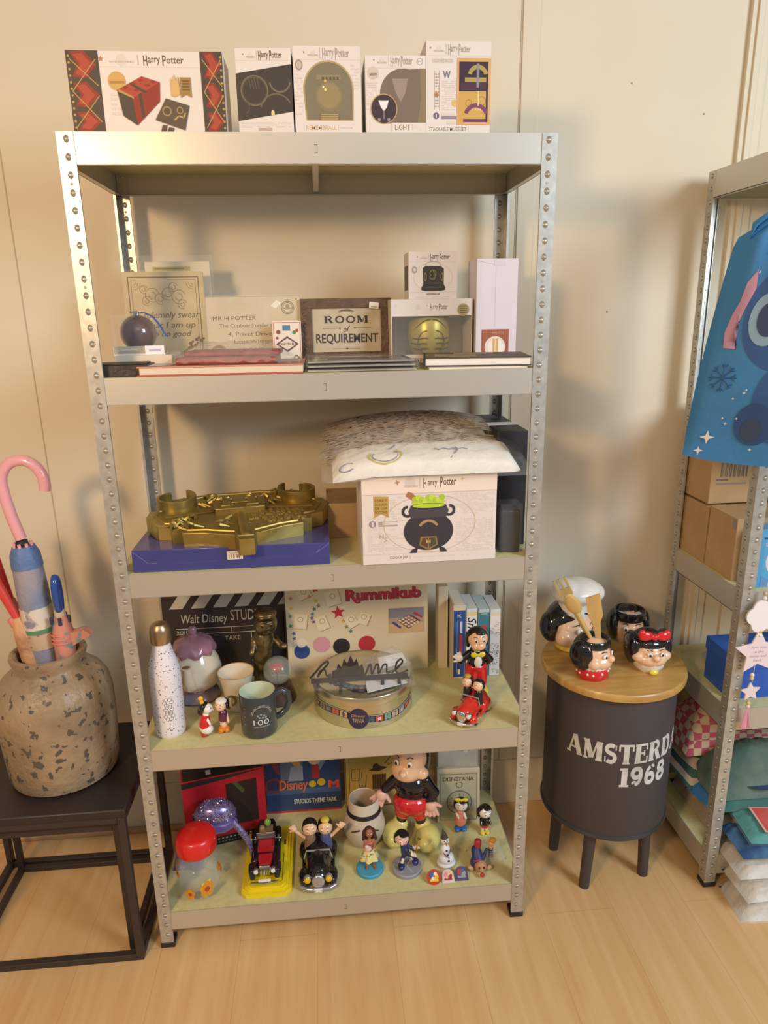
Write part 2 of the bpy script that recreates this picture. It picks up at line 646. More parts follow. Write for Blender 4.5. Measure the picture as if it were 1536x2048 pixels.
# ================================================================ steel shelving
def post(sx, sy, H, W, D):
    """slotted angle post; outer corner at (0|W, 0|D)"""
    fw, t = 0.0295, 0.0013
    cx, cy = (0 if sx > 0 else W), (0 if sy > 0 else D)
    q = MB()

    def bx(a0, a1, b0, b1, z0, z1, m):
        xs = sorted((cx + sx * a0, cx + sx * a1))
        ys = sorted((cy + sy * b0, cy + sy * b1))
        q.bx(xs[0], xs[1], ys[0], ys[1], z0, z1, m)
    bx(0, fw, 0, t, 0.004, H, ZINC)
    bx(0, t, t, fw, 0.004, H, ZINC)
    bx(fw - t, fw, t, 0.0055, 0.004, H, ZINC)
    bx(t, 0.0055, fw - t, fw, 0.004, H, ZINC)
    bx(-0.0004, fw + 0.0004, -0.0004, t + 0.0002, 0.894, 0.8955, SEAM)
    z, k = H - 0.012, 0
    while z > 0.03:
        for ax in (0, 1):
            for side in ((-1, 1) if ax == 0 else (-1, 1)):
                # printed slot and pressed tab, both faces of each flange
                off = -0.0003 if side < 0 else t + 0.0003
                if ax == 0:
                    p = Vector((cx + sx * fw * 0.58, cy + sy * off, z))
                    e = ((0.0050, 0.0005, 0.0068), (0.0056, 0.0022, 0.0030))
                else:
                    p = Vector((cx + sx * off, cy + sy * fw * 0.58, z))
                    e = ((0.0005, 0.0050, 0.0068), (0.0022, 0.0056, 0.0030))
                q.ell(p, e[0], DARKHOLE, None, 8, 4)
                q.ell(p, e[1], ZINC, None, 8, 5)
                if k % 6 == 2:
                    p2 = p - Vector((0, 0, 0.0146))
                    f = (0.0028, 0.0005, 0.0028) if ax == 0 else (0.0005, 0.0028, 0.0028)
                    q.ell(p2, f, DARKHOLE if z < 1.0 else SEAM, None, 8, 4)
        z -= 0.0292
        k += 1
    return q


def shelving(label, x0, y0, W, D, H, levels, hb=0.0525):
    t = thing('shelving_unit', label, 'shelving', (x0, y0, 0))
    for sx in (1, -1):
        for sy in (1, -1):
            post(sx, sy, H, W, D).build('post', t)
            cx, cy = (0 if sx > 0 else W), (0 if sy > 0 else D)
            xs, ys = sorted((cx - sx * 0.002, cx + sx * 0.032)), sorted((cy - sy * 0.002, cy + sy * 0.032))
            MB().bx(xs[0], xs[1], ys[0], ys[1], 0, 0.014, BLACKP).build('foot', t, bev=0.002)
    e = 0.0016
    for z in levels:
        f = MB()
        f.bx(0.004, W - 0.004, e, e + 0.0015, z - hb, z, BEAM).bx(0.004, W - 0.004, e, 0.014, z - hb, z - hb + 0.0015, BEAM)
        sl = C('6f675b')
        c = W / 2 + 0.002
        f.bx(c - 0.003, c + 0.003, e - 0.0003, e, z - hb * 0.40, z - hb * 0.40 + 0.0012, sl)
        f.bx(c - 0.003, c + 0.003, e - 0.0003, e, z - hb * 0.66, z - hb * 0.66 + 0.0012, sl)
        f.bx(c + 0.002, c + 0.003, e - 0.0003, e, z - hb * 0.66, z - hb * 0.40, sl)
        f.build('beam', t, smooth=0)
        f = MB()
        f.bx(0.004, W - 0.004, D - e - 0.0015, D - e, z - hb, z, BEAM).bx(0.004, W - 0.004, D - 0.014, D - e, z - hb, z - hb + 0.0015, BEAM)
        f.build('beam', t, smooth=0)
        for xa, xb, xc in ((e, e + 0.0015, e + 0.012), (W - e - 0.0015, W - e, W - e - 0.012)):
            f = MB().bx(xa, xb, 0.004, D - 0.004, z - hb, z, BEAM).bx(min(xa, xc), max(xb, xc), 0.004, D - 0.004, z - hb, z - hb + 0.0015, BEAM)
            f.build('beam', t, smooth=0)
        MB().bx(0.0035, W - 0.0035, 0.0035, D - 0.0035, z - 0.006, z, BOARD).build('shelf_board', t, smooth=0)
        MB().bx(W / 2 - 0.006, W / 2 + 0.006, 0.004, D - 0.004, z - hb * 0.9, z - 0.006, BEAM).build('brace', t, smooth=0)
    return t


Z1, Z2, Z3, Z4, Z5 = 1.8025, 1.376, 0.973, 0.551, 0.103
UD = 0.365
shelving('tall open galvanised steel shelving unit with five boards, filled with collectibles', 0, 0, 0.9, UD, Z1, (Z1, Z2, Z3, Z4, Z5))
shelving('steel shelving unit cut off by the right edge, holding cardboard boxes and blankets', 1.405, 0.04, 0.9, 0.345, Z1, (Z1, 1.25, 0.845, 0.535, 0.10), 0.062)

# ================================================================ top board: gift boxes
INK, GREYINK, GOLDINK = C('4a4038'), C('a89c92'), C('b0925a')
PALEINK, CREAM = C('d6cbc3'), C('e3d8ca')
RNG = random.Random(3)


def hp_head(D, u0=.42, u1=.86, v0=.86, v1=.95, band=.83, col=None):
    """the pale title band of the gift boxes"""
    D.rect(0, band, 1, band + .008, PALEINK)
    hv = (v0 + v1) / 2
    D.circ(u0 - .14, hv, .035, PALEINK)
    D.text('WIZARDING', u0 - .22, hv - .035, u0 - .06, hv - .012, GREYINK)
    D.star(u0 - .27, hv + .01, .018, C('a9764a'))
    D.rect(u0 - .035, v0 - .02, u0 - .031, v1 + .02, GREYINK)
    m = col or C('6a5b4d')
    D.text('H', u0, v0 - .03, u0 + (u1 - u0) * .1, v1 + .015, m, .012)
    D.text('arry', u0 + (u1 - u0) * .12, v0 - .02, u0 + (u1 - u0) * .42, v1 - .01, m, .012)
    D.text('P', u0 + (u1 - u0) * .47, v0 - .03, u0 + (u1 - u0) * .56, v1 + .02, m, .012)
    D.text('otter', u0 + (u1 - u0) * .57, v0, u1, v1 - .005, m, .012)


def newsprint(D, u0, v0, u1, v1, rows, m=None, dens=.8):
    m = m or PALEINK
    lay = D.off
    for i in range(rows):
        v = v0 + (v1 - v0) * (i + .2) / rows
        u = u0
        while u < u1:
            w = RNG.uniform(.015, .05)
            if RNG.random() < dens:
                D.off = lay
                D.rect(u, v, min(u + w, u1), v + (v1 - v0) / rows * .5, m)
            u += w + .012


TR1, TR2, TR3, TGOLD = C('a84634'), C('4a3f36'), C('8c3227'), C('b3904c')


def pr_trunk(D):
    hp_head(D, .49, .75, .85, .93, .80)
    newsprint(D, .26, .2, .40, .74, 9)
    # decorated trunk ends
    for a, b in ((0, .205), (.855, 1)):
        D.rect(a, 0, b, 1, TR2)
        w = b - a
        for lo, hi in ((.0, .26), (.30, .62), (.66, 1.0)):
            m_ = (lo + hi) / 2
            D.poly([(a + w * .14, lo + .02), (a + w * .55, lo), (a + w * .92, m_), (a + w * .55, hi), (a + w * .14, hi - .02), (a + w * .34, m_)], TR3)
            D.poly([(a + w * .24, lo + .05), (a + w * .5, lo + .03), (a + w * .78, m_), (a + w * .5, hi - .03), (a + w * .24, hi - .05), (a + w * .44, m_)], TR1)
        for k in range(2):
            D.line([(a + w * .1, .05 + k * .45), (b - w * .08, .45 + k * .45)], .006, TGOLD)
            D.line([(a + w * .1, .5 + k * .4), (b - w * .08, .12 + k * .45)], .006, TGOLD)
        for k in range(12):
            D.circ(a + w * .08 if a == 0 else b - w * .08, .05 + k * .08, .008, TGOLD, 8)
    # trunk picture
    D.circ(.31, .63, .055, C('c9a25c'))
    D.rect(.262, .60, .358, .63, C('a37c43'))
    D.poly([(.305, .52), (.40, .42), (.415, .08), (.33, .2)], TR2)
    D.poly([(.40, .42), (.585, .62), (.575, .38), (.415, .08)], TR3)
    D.poly([(.305, .52), (.47, .69), (.585, .62), (.40, .42)], TR1)
    D.poly([(.315, .53), (.405, .44), (.41, .41), (.31, .5)], TGOLD)
    D.poly([(.38, .6), (.4, .61), (.5, .50), (.48, .48)], TR2)
    D.poly([(.44, .47), (.46, .49), (.47, .2), (.45, .17)], TR2)
    for u, v in ((.36, .55), (.41, .6), (.46, .64), (.43, .52), (.5, .58), (.54, .62)):
        D.poly([(u - .02, v), (u, v + .02), (u + .025, v), (u, v - .02)], TR3)
    # map, parchment and ribbon
    D.poly([(.535, .15), (.615, .42), (.765, .33), (.725, .02)], C('5a4d3d'))
    D.ring(.615, .26, .03, .008, C('9a8354'))
    D.line([(.66, .15), (.69, .2), (.72, .18), (.735, .24)], .01, C('b39a55'))
    D.ring(.70, .27, .022, .007, C('9a8354'))
    D.poly([(.655, .45), (.655, .68), (.665, .62), (.68, .72), (.69, .64), (.705, .7), (.71, .47), (.68, .44)], C('d2ab6d'))
    D.poly([(.715, .68), (.785, .68), (.785, .43), (.752, .47), (.715, .43)], C('9c7d4a'))
    for k in range(4):
        D.rect(.725, .52 + k * .035, .775, .54 + k * .035, C('6f5831'))
    D.poly([(.565, .0), (.58, .09), (.61, .08), (.597, 0)], C('5d453b'))
    D.poly([(.605, 0), (.62, .06), (.655, .045), (.645, 0)], C('5d453b'))


def pr_dark(D):
    hp_head(D, .42, .84, .88, .95, .85)
    D.poly([(0, .14), (1, .25), (1, .81), (0, .70)], C('3d3832'))
    D.ring(.32, .50, .25, .025, C('6f6754'))
    D.ring(.32, .50, .22, .012, C('57503f'))
    D.ring(.78, .62, .2, .03, C('6f6754'), 190, 350)
    D.ring(.70, .25, .3, .025, C('67604c'), 30, 165)
    D.ring(.1, .3, .12, .02, C('57503f'), -60, 60)
    for k in range(4):
        D.line([(.22 + k * .05, .66), (.26 + k * .05, .52)], .012, C('67604c'))
    D.poly([(.60, .205), (.60, .25), (.63, .275), (.66, .25), (.66, .21)], C('d9cf86'))
    newsprint(D, .05, .06, .95, .13, 3)
    D.rect(.36, .02, .6, .055, C('bca79a'))


def pr_ball(D):
    hp_head(D, .44, .84, .87, .96, .84, GREYINK)
    newsprint(D, .02, .2, .13, .78, 14)
    newsprint(D, .86, .5, .98, .8, 8)
    D.poly([(.17, .14), (.88, .14), (.89, .5)] + arc(.515, .5, .375, .335, 0, 180, 20) + [(.14, .5)], C('b49b6c'))
    D.poly([(.185, .15), (.865, .15), (.87, .5)] + arc(.515, .5, .355, .315, 0, 180, 20) + [(.16, .5)], C('7d735c'))
    D.circ(.09, .78, .055, C('8f8577'), asp=.06)
    D.circ(.09, .78, .04, C('bfb3a5'), asp=.045)
    D.circ(.52, .42, .2, C('87795a'))
    D.circ(.52, .43, .17, C('94835b'))
    D.rect(.34, .62, .70, .67, C('8f8162'))
    for k in range(5):
        D.rect(.42 + k * .055, .615, .455 + k * .055, .645, C('5b523d'))
    D.rect(.37, .15, .67, .22, C('77684a'))
    for k in range(3):
        D.rect(.39, .155 + k * .025, .65, .165 + k * .025, C('b79d5d'))
    D.circ(.44, .53, .014, C('f2e8c0')).circ(.47, .50, .02, C('e2c877')).circ(.47, .60, .02, C('c8a85c'))
    D.rect(0, 0, 1, .1, CARD)
    D.text('REMEMBRALL', .16, .03, .62, .08, C('c3a470'), .012)
    D.rect(.645, .025, .65, .085, GREYINK)
    D.text('Desk Lamp', .67, .04, .86, .065, GREYINK)


def pr_light(D):
    hp_head(D, .42, .78, .88, .97, .83, GREYINK)
    D.ring(.9, .92, .05, .008, GREYINK)
    D.text('8+', .87, .91, .93, .935, GREYINK)
    newsprint(D, .02, .3, .2, .66, 14)
    D.poly([(.23, .12), (1, .12), (1, .83)] + arc(.62, .5, .38, .33, 75, 180, 14) + [(.24, .5)], C('77695a'))
    D.poly([(.9, .83), (1, .83), (1, .12), (.86, .12), (.92, .45)], C('8a7657'))
    D.poly([(.44, .7), (.7, .7), (.66, .52), (.58, .4), (.5, .52)], C('97897a'))
    D.circ(.13, .77, .09, C('cabfae')).text('#009', .07, .73, .19, .77, C('5e564e'), .02)
    D.circ(.30, .31, .225, C('b99a63')).circ(.30, .31, .21, C('3d2f33'))
    D.poly([(.21, .42), (.38, .42), (.35, .33), (.30, .28), (.25, .33)], C('e3e1e6'))
    D.rect(.296, .18, .304, .28, C('b0a9ae')).circ(.22, .17, .025, C('8e868b')).circ(.38, .17, .025, C('8e868b'))
    D.rect(.42, 0, 1, .13, CARD)
    D.text('LIGHT', .48, .035, .73, .105, C('7e6a4c'), .01)
    D.rect(.77, .03, .775, .11, GREYINK)
    newsprint(D, .8, .03, .93, .11, 4)


def pr_mugs(D):
    hp_head(D, .34, .68, .88, .95, .84, GREYINK)
    D.rect(.10, .77, .42, .81, C('cfc4bd')).text('CONTACT', .12, .775, .4, .805, GREYINK)
    D.text('W', .26, .60, .38, .68, C('77708a'), .03)
    newsprint(D, .25, .25, .46, .58, 16)
    D.rect(.13, .25, .135, .68, GREYINK).rect(.205, .25, .21, .68, GREYINK)
    newsprint(D, .145, .28, .2, .66, 12, GREYINK)
    D.star(.165, .42, .05, C('b07a55'), .3, 6, .5).circ(.45, .33, .05, C('d6ae6b'))
    D.circ(.16, .19, .045, C('6a6378')).rect(.152, .17, .168, .21, CARD)
    D.rect(.24, .155, .48, .185, C('8b8290')).rect(.24, .19, .48, .22, PALEINK)
    D.rect(.33, .10, .46, .13, PALEINK)
    D.rect(.48, .09, 1, .82, C('d3a36a'))
    D.rect(.51, .12, .96, .78, C('35222f'))
    D.rect(.51, .12, .93, .46, C('c9a053')).rect(.51, .46, .93, .475, C('2c1d28'))
    D.ring(.8, .62, .16, .06, C('a8944f'), 15, 165)
    D.rect(.6, .56, .93, .61, C('ab9853')).rect(.54, .47, .93, .55, C('4b2c41'))
    D.ring(.66, .33, .05, .01, C('9b7a40')).ring(.86, .35, .07, .01, C('9b7a40'))
    D.ring(.78, .17, .2, .06, C('7d3f60'), 20, 160)
    D.text('I AM', .72, .245, .85, .27, CREAM)
    D.rect(.58, .12, .93, .155, C('6a3455'))
    D.rect(.78, .5, .82, .76, C('8f8591')).rect(.80, .3, .82, .46, C('e3cf95'))
    D.rect(0, 0, 1, .085, CARD)
    D.text('STACKABLE MUGS SET', .05, .02, .63, .06, C('6d5f55'), .01)
    D.rect(.66, .015, .665, .065, GREYINK)


carton('gift_box', 'wide white gift box picturing a red trunk, leftmost on the top board', (.164, .004, Z1), (.264, .09, .1255), .0, CARD, pr_trunk)
b = carton('gift_box', 'white gift box with a slanted black picture panel, second on the top board', (.366, .006, Z1), (.098, .10, .1335), -.03, CARD, pr_dark)
q = MB()
Decal(q, (.049, 0, 0), (0, 1, 0), (0, 0, 1), .10, .1335).rect(0, 0, 1, .84, C('3f3d4a')).rect(.2, .1, .6, .5, C('56545f'))
q.build('side_print', b, smooth=0)
carton('gift_box', 'tall white gift box with a bronze glass ball lamp behind an arched window', (.477, .004, Z1), (.119, .12, .137), .0, CARD, pr_ball)
carton('gift_box', 'white gift box marked LIGHT with a dark round picture at lower left', (.599, .004, Z1), (.109, .11, .124), .0, CARD, pr_light)
b = carton('gift_box', 'tallest white gift box, right end of the top board, two stacked mugs showing', (.7125, .004, Z1), (.118, .11, .147), .0, CARD, pr_mugs)
q = MB()
Decal(q, (-.059, .11, 0), (0, -1, 0), (0, 0, 1), .11, .147).rect(0, 0, 1, 1, C('c5b6b2')).rect(.1, .2, .9, .8, C('b5a6a4'))
q.build('side_print', b, smooth=0)

# ================================================================ second board
PARCH = mat('parchment', 'c9b48c', 0.55, noise=(18, 'b79f74', 0.3, 0.7))
SEPIA = C('6b553c')


def pr_swear(D):
    D.rect(0, 0, 1, 1, PARCH)
    D.border(.06, .03, .94, .95, .012, SEPIA).border(.1, .06, .9, .92, .005, SEPIA)
    for u, v, r in ((.35, .76, .09), (.55, .77, .08), (.45, .72, .07), (.28, .7, .06), (.68, .74, .09), (.72, .66, .06), (.25, .82, .05), (.62, .84, .06)):
        D.ring(u, v, r, .008, C('8f7752'), 20, 290)
        D.ring(u, v, r * .5, .008, C('8f7752'), 180, 450)
    for u, v in ((.13, .89), (.87, .89)):
        for k in range(3):
            D.ring(u, v, .03 + .03 * k, .006, C('8f7752'), 180 if u > .5 else 270, 270 if u > .5 else 360)
    D.text('I solemnly swear', .16, .50, .92, .59, SEPIA, 0, .25)
    D.text('that I am up', .26, .40, .86, .48, SEPIA, 0, .25)
    D.text('to no good', .30, .31, .80, .385, SEPIA, 0, .25)
    for k, (u, v) in enumerate(((.70, .16), (.76, .2), (.78, .25), (.84, .23), (.86, .29), (.92, .28))):
        D.circ(u, v, .022, SEPIA, 10).circ(u + .03, v + .02, .016, SEPIA, 8)
    D.rect(.8, .06, .92, .16, C('efe8dc')).rect(.84, .08, .87, .14, GREYINK)


t = thing('wall_sign', 'parchment coloured sign reading I solemnly swear, leaning at left of second board', 'sign', (.104, .262, Z2), 0, rot=(radians(-4), 0, radians(4)))
MB().bx(-.087, .087, 0, .012, 0, .208, C('b9a37b')).build('panel', t, bev=.002)
q = MB()
pr_swear(front_decal(q, .174, .208))
q.build('front_print', t, smooth=0)
MB().bx(-.09, .09, -.003, .014, -.0, .214, FILM).build('plastic_sleeve', t, bev=.003)

t = thing('wrapped_print', 'pale flat print in clear plastic standing behind the parchment sign', 'print', (.125, .318, Z2), .03, rot=(radians(-2), 0, .03))
MB().bx(-.07, .075, 0, .006, 0, .232, C('ddd0b2')).build('panel', t, bev=.001)
q = MB()
front_decal(q, .145, .232, 0, -.07).rect(.12, .91, .7, .95, C('b9a65e')).rect(.15, .925, .6, .94, C('8b7b45'))
q.build('front_print', t, smooth=0)
q = MB()
q.bx(-.078, .082, -.002, .008, 0, .246, FILM)
q.build('plastic_sleeve', t, bev=.002)


def pr_letter(D):
    D.rect(0, 0, 1, 1, mat('envelope_paper', 'd6c8ae', .55, noise=(20, 'c9b999', .3, .7)))
    D.border(.0, .0, 1, 1, .006, C('b7a684'))
    D.text('MR H POTTER', .12, .66, .55, .72, SEPIA, -.004)
    D.text('The Cupboard under the', .18, .54, .76, .61, SEPIA, -.004)
    D.text('4, Privet Drive', .26, .42, .70, .49, SEPIA, -.004)
    D.text('Little Whinging', .32, .305, .75, .375, SEPIA, -.004)
    D.text('SURREY', .40, .21, .62, .26, SEPIA, -.004)
    D.poly([(.7, .86), (.76, .94), (.81, .9), (.75, .82)], C('efe8dc'))
    D.ring(.87, .83, .065, .006, SEPIA).ring(.87, .83, .05, .004, SEPIA).rect(.83, .81, .91, .83, C('a2916f')).circ(.87, .85, .02, C('a2916f'))
    D.ring(.16, .17, .09, .03, C('87654c'), 20, 160).rect(.10, .12, .13, .2, C('87654c')).rect(.19, .12, .22, .2, C('87654c')).circ(.16, .14, .03, C('87654c'))
    for u, v in ((.04, .95), (.96, .95), (.04, .05), (.96, .05)):
        D.circ(u, v, .006, SEPIA, 8)


t = thing('wall_sign', 'beige envelope shaped metal sign addressed in brown handwriting', 'sign', (.291, .268, Z2), 0, rot=(radians(-5), 0, 0))
MB().bx(-.113, .113, 0, .006, 0, .153, C('c6b793')).build('panel', t, bev=.0015)
q = MB()
pr_letter(front_decal(q, .226, .153))
q.build('front_print', t, smooth=0)
MB().bx(-.117, .117, -.002, .008, 0, .158, FILM).build('plastic_sleeve', t, bev=.002)

t = thing('sweet_shop_card', 'small pink bordered sweet shop card standing before the envelope sign', 'card', (.372, .236, Z2), 0, rot=(radians(-4), 0, 0))
MB().bx(-.032, .032, 0, .002, 0, .098, C('eadfd2')).build('card', t)
q = MB()
D = front_decal(q, .064, .098)
D.border(.03, .03, .97, .97, .02, C('c77a6d'))
D.poly([(.1, .48), (.5, .66), (.9, .48), (.5, .30)], C('6b4c55')).poly([(.17, .48), (.5, .61), (.83, .48), (.5, .35)], C('e6d6c8'))
D.text('HONEYDUKES', .14, .45, .86, .51, C('5a3f49'), .02)
D.rect(.35, .78, .62, .9, C('5d86a8')).circ(.2, .75, .08, C('8c5a43'), 8).circ(.75, .74, .07, C('5f8a52'), 8).circ(.85, .78, .06, C('bb4a3c'), 8)
D.circ(.15, .62, .05, C('9a4a45'), 8).ring(.8, .16, .1, .03, C('7a5340'))
q.build('front_print', t, smooth=0)

t = thing('framed_sign', 'brown framed sign reading ROOM of REQUIREMENT, middle of second board', 'sign', (.508, .262, Z2), 0, rot=(radians(-5), 0, 0))
FR = mat('dark_wood_frame', '6d5444', .45, noise=(40, '54402f', .3, .7), bump=(90, .3))
W_, H_ = .208, .145
q = MB()
for a in ((-W_ / 2, W_ / 2, 0, .026), (-W_ / 2, W_ / 2, H_ - .021, H_)):
    q.bx(a[0], a[1], -.004, .014, a[2], a[3], FR)
for a in ((-W_ / 2, -W_ / 2 + .025), (W_ / 2 - .025, W_ / 2)):
    q.bx(a[0], a[1], -.004, .014, .026, H_ - .021, FR)
for k in range(9):
    for x in (-W_ / 2 + .008, W_ / 2 - .008):
        q.ell((x, -.004, .02 + k * .013), (.004, .0015, .005), FR, None, 8, 5)
q.build('frame', t, bev=.002)
q = MB()
q.bx(-W_ / 2 + .02, W_ / 2 - .02, .002, .012, .02, H_ - .016, mat('sign_paper', 'c9bda4', .6, noise=(30, 'b9ab8f', .3, .7)))
D = Decal(q, (-W_ / 2 + .025, .002, .026), (1, 0, 0), (0, 0, 1), W_ - .05, H_ - .047)
DK = C('3f3b3c')
D.slab('ROOM', .17, .66, .82, .82, DK, .08)
D.text('of', .45, .45, .55, .60, DK, 0, .4)
D.rect(.15, .535, .42, .55, C('7d7466')).rect(.6, .535, .86, .55, C('7d7466')).circ(.4, .542, .012, DK, 8).circ(.62, .542, .012, DK, 8)
D.text('REQUIREMENT', .05, .17, .96, .42, DK, .022)
D.rect(.3, .07, .7, .08, C('7d7466')).star(.5, .075, .02, DK)
D.ring(.5, .86, .14, .035, C('8d826f'), 30, 150, ry=.12).rect(.42, .94, .58, .955, DK)
q.build('sign_panel', t, smooth=0)
q = MB()
q.box((.064, -.0045, .128), (.022, .0006, .014), C('e6dfcf'), (0, .12, 0)).box((.064, -.0049, .125), (.014, .0004, .003), GREYINK, (0, .12, 0))
q.build('price_sticker', t, smooth=0)


def pr_snitch(D):
    D.rect(0, .74, 1, 1, CARD)
    D.text('H', .48, .82, .50, .93, C('6a5b4d'), .012).text('arry', .51, .83, .57, .9, C('6a5b4d'), .01).text('P', .585, .82, .605, .93, C('6a5b4d'), .012).text('otter', .61, .84, .69, .91, C('6a5b4d'), .01)
    D.star(.44, .9, .012, C('c9a24a')).circ(.33, .88, .03, PALEINK).star(.06, .9, .02, PALEINK)
    D.rect(0, 0, 1, .135, CARD).rect(0, .13, 1, .145, C('b9ada0'))
    D.text('GOLDEN SNITCH MOOD LIGHT', .18, .03, .74, .09, C('4d463e'), .015)
    D.circ(.885, .83, .075, C('b5a67c')).circ(.885, .83, .068, C('a3936a'))
    for k in range(4):
        D.rect(.84, .775 + k * .033, .93, .79 + k * .033, C('6b5f40'))


t = thing('gift_box', 'white window box showing a golden winged ball lamp, under a small white box', 'box', (.695, .195, Z2), 0)
w, d, h = .182, .11, .139
q = MB()
q.bx(-w / 2, w / 2, 0, d, 0, .002, CARD).bx(-w / 2, w / 2, 0, d, h - .002, h, CARD).bx(-w / 2, w / 2, d - .002, d, .002, h - .002, C('e0d6c2'))
q.bx(-w / 2, -w / 2 + .002, .0, d - .002, .002, h - .002, C('d8cdb9')).bx(w / 2 - .002, w / 2, .0, d - .002, .002, h - .002, C('d8cdb9'))
q.bx(-w / 2 + .002, w / 2 - .002, 0, .0015, .002, .019, CARD).bx(-w / 2 + .002, w / 2 - .002, 0, .0015, .104, h - .002, CARD)
q.build('carton', t, smooth=0)
q = MB()
pr_snitch(front_decal(q, w, h))
q.build('front_print', t, smooth=0)
MB().bx(-w / 2 + .002, w / 2 - .002, .0008, .0012, .019, .104, FILM).build('window', t, smooth=0)
SN = mat('olive_gold', 'c0ae50', .33, metal=.45)
SND = mat('olive_gold_dark', '6f6328', .4, metal=.5)
q = MB()
q.lathe([(0, .012), (.030, .012), (.040, .022), (.0455, .045), (.0475, .066), (.0455, .088), (.038, .108), (.025, .118), (0, .121)], SN, 32, (0, .050, 0))
for sx in (-1, 1):
    for k in range(3):
        z = .032 + k * .011
        y0 = -.0405
        pts = [(sx * (.008 + .003 * (k == 1) + i * .0046), .050 - math.sqrt(max(1e-5, .0474 ** 2 - (.008 + .003 * (k == 1) + i * .0046) ** 2)), z + .001 * sin(i)) for i in range(8)]
        q.tube(pts, .0016, SND, 6)
    pts = [(sx * (.010 + .02 * sin(a)), 0, .045 + .026 * cos(a)) for a in [i * pi / 8 for i in range(9)]]
    pts = [(p[0], .050 - math.sqrt(max(1e-5, .0472 ** 2 - p[0] ** 2)), p[2]) for p in pts]
    q.tube(pts, .0014, SND, 6)
    pts = [(sx * (.002 + i * .0055), 0, .112 - .0012 * i * i * .5 - .012) for i in range(8)]
    pts = [(p[0], .050 - math.sqrt(max(1e-5, .0455 ** 2 - p[0] ** 2)), p[2] - .004) for p in pts]
    q.tube(pts, .0014, SND, 6)
q.build('ball_lamp', t)


def pr_gryff(D):
    hp_head(D, .45, .84, .83, .93, .78)
    D.ring(.5, .46, .40, .006, C('d8c8a6'), ry=.30)
    D.circ(.12, .62, .055, C('a89f94'), asp=.075).circ(.12, .62, .03, CARD)
    B = C('38322e')
    D.ring(.5, .72, .16, .02, C('b9ab9a'), 0, 180, ry=.08).rect(.34, .66, .36, .74, C('b9ab9a')).rect(.64, .66, .66, .74, C('b9ab9a'))
    D.poly([(.26, .24), (.26, .19), (.34, .17), (.66, .17), (.75, .19), (.75, .25), (.72, .31), (.72, .64), (.66, .69), (.36, .70), (.29, .66), (.30, .31)], B)
    G = C('8f7a45')
    D.ring(.5, .54, .07, .012, G, -60, 200).ring(.48, .47, .05, .012, G, 120, 350).line([(.5, .6), (.55, .5), (.52, .4)], .012, G)
    D.circ(.34, .47, .028, G, asp=.09).circ(.34, .47, .014, B, asp=.06).circ(.68, .47, .028, G, asp=.09).circ(.68, .47, .014, B, asp=.06)
    D.rect(.36, .33, .66, .345, C('6c5d3a')).rect(.34, .235, .68, .25, C('55492f'))
    D.rect(0, .145, 1, .15, PALEINK)
    D.text('GRYFFINDOR', .36, .085, .64, .125, C('6a5b4d'), .01)
    newsprint(D, .15, .03, .85, .06, 1)


b = carton('gift_box', 'small white box picturing a black lantern, on top of the window box', (.698, .20, Z2 + .139), (.108, .085, .099), .0, CARD, pr_gryff)
q = MB()
Decal(q, (-.054, .085, 0), (0, -1, 0), (0, 0, 1), .085, .099).rect(.15, .2, .85, .72, C('5a514a'))
q.build('side_print', b, smooth=0)


def pr_tall(D):
    D.rect(.14, .03, .82, .325, C('a9654a'))
    for k in range(12):
        D.rect(.16 + k * .055, .03, .175 + k * .055, .325, C('955138'))
    D.circ(.48, .15, .26, C('e9d9cb')).circ(.5, .15, .2, C('f2eadf'))
    D.rect(.42, .08, .56, .235, C('d7ab72')).rect(.47, .08, .50, .235, C('efd3a0'))
    D.rect(.6, .03, .82, .06, C('4b3f4a'))
    D.text('HARRY POTTER', .4, .28, .7, .30, C('d9a988'))
    D.rect(.42, .93, .68, .985, C('d5cdd6')).line([(0, .985), (.42, .945)], .008, C('c3bac4'))
    D.rect(.46, .35, .465, .93, C('d0c8d2'))


b = carton('tall_box', 'tall plain white box with a small orange picture, right end of second board', (.838, .185, Z2), (.092, .09, .221), .0, C('ddd5dc'), pr_tall)
# flat goods at the front of the board
t = thing('flat_box', 'flat white card box under the clear ornament box', 'box', (.078, .105, Z2), .05)
MB().bx(-.052, .062, 0, .13, 0, .036, C('ded2c0')).build('carton', t, bev=.001)
t = thing('ornament_box', 'clear box with a dark glass bauble on a blue ribbon, left of second board', 'ornament', (.073, .118, Z2 + .036), .12)
q = MB()
q.bx(-.05, .05, 0, .09, 0, .002, CARD)
q.bx(-.05, .05, 0, .001, .002, .018, C('d9cebc')).bx(.012, .05, -.0005, .0, .001, .0185, C('eceaf0'))
D = front_decal(q, .1, .018, -.001)
D.rect(.1, .3, .5, .42, GREYINK).rect(.14, .55, .46, .66, PALEINK).rect(.7, .4, .93, .6, C('b4bacb'))
q.build('card_base', t, smooth=0)
MB().bx(-.05, .05, 0, .09, .002, .081, FILM).build('clear_box', t, bev=.001)
MB().ell((-.003, .045, .043), .0375, mat('dark_bauble', '4f4244', .12, coat=.8, noise=(25, '6b5552', .4, .6)), None, 28, 18).lathe([(.008, .079), (.008, .085), (0, .086)], CHROME, 12, (-.003, .045, 0)).build('bauble', t)
q = MB()
q.tube([(-.013, .03, .086), (.0, .02, .0865), (.018, .0, .084), (.034, -.006, .076), (.046, -.006, .06), (.053, -.006, .045), (.06, -.006, .036)], .0034, mat('blue_ribbon', '4a5f96', .5), 6, flat=.3)
q.build('ribbon', t)

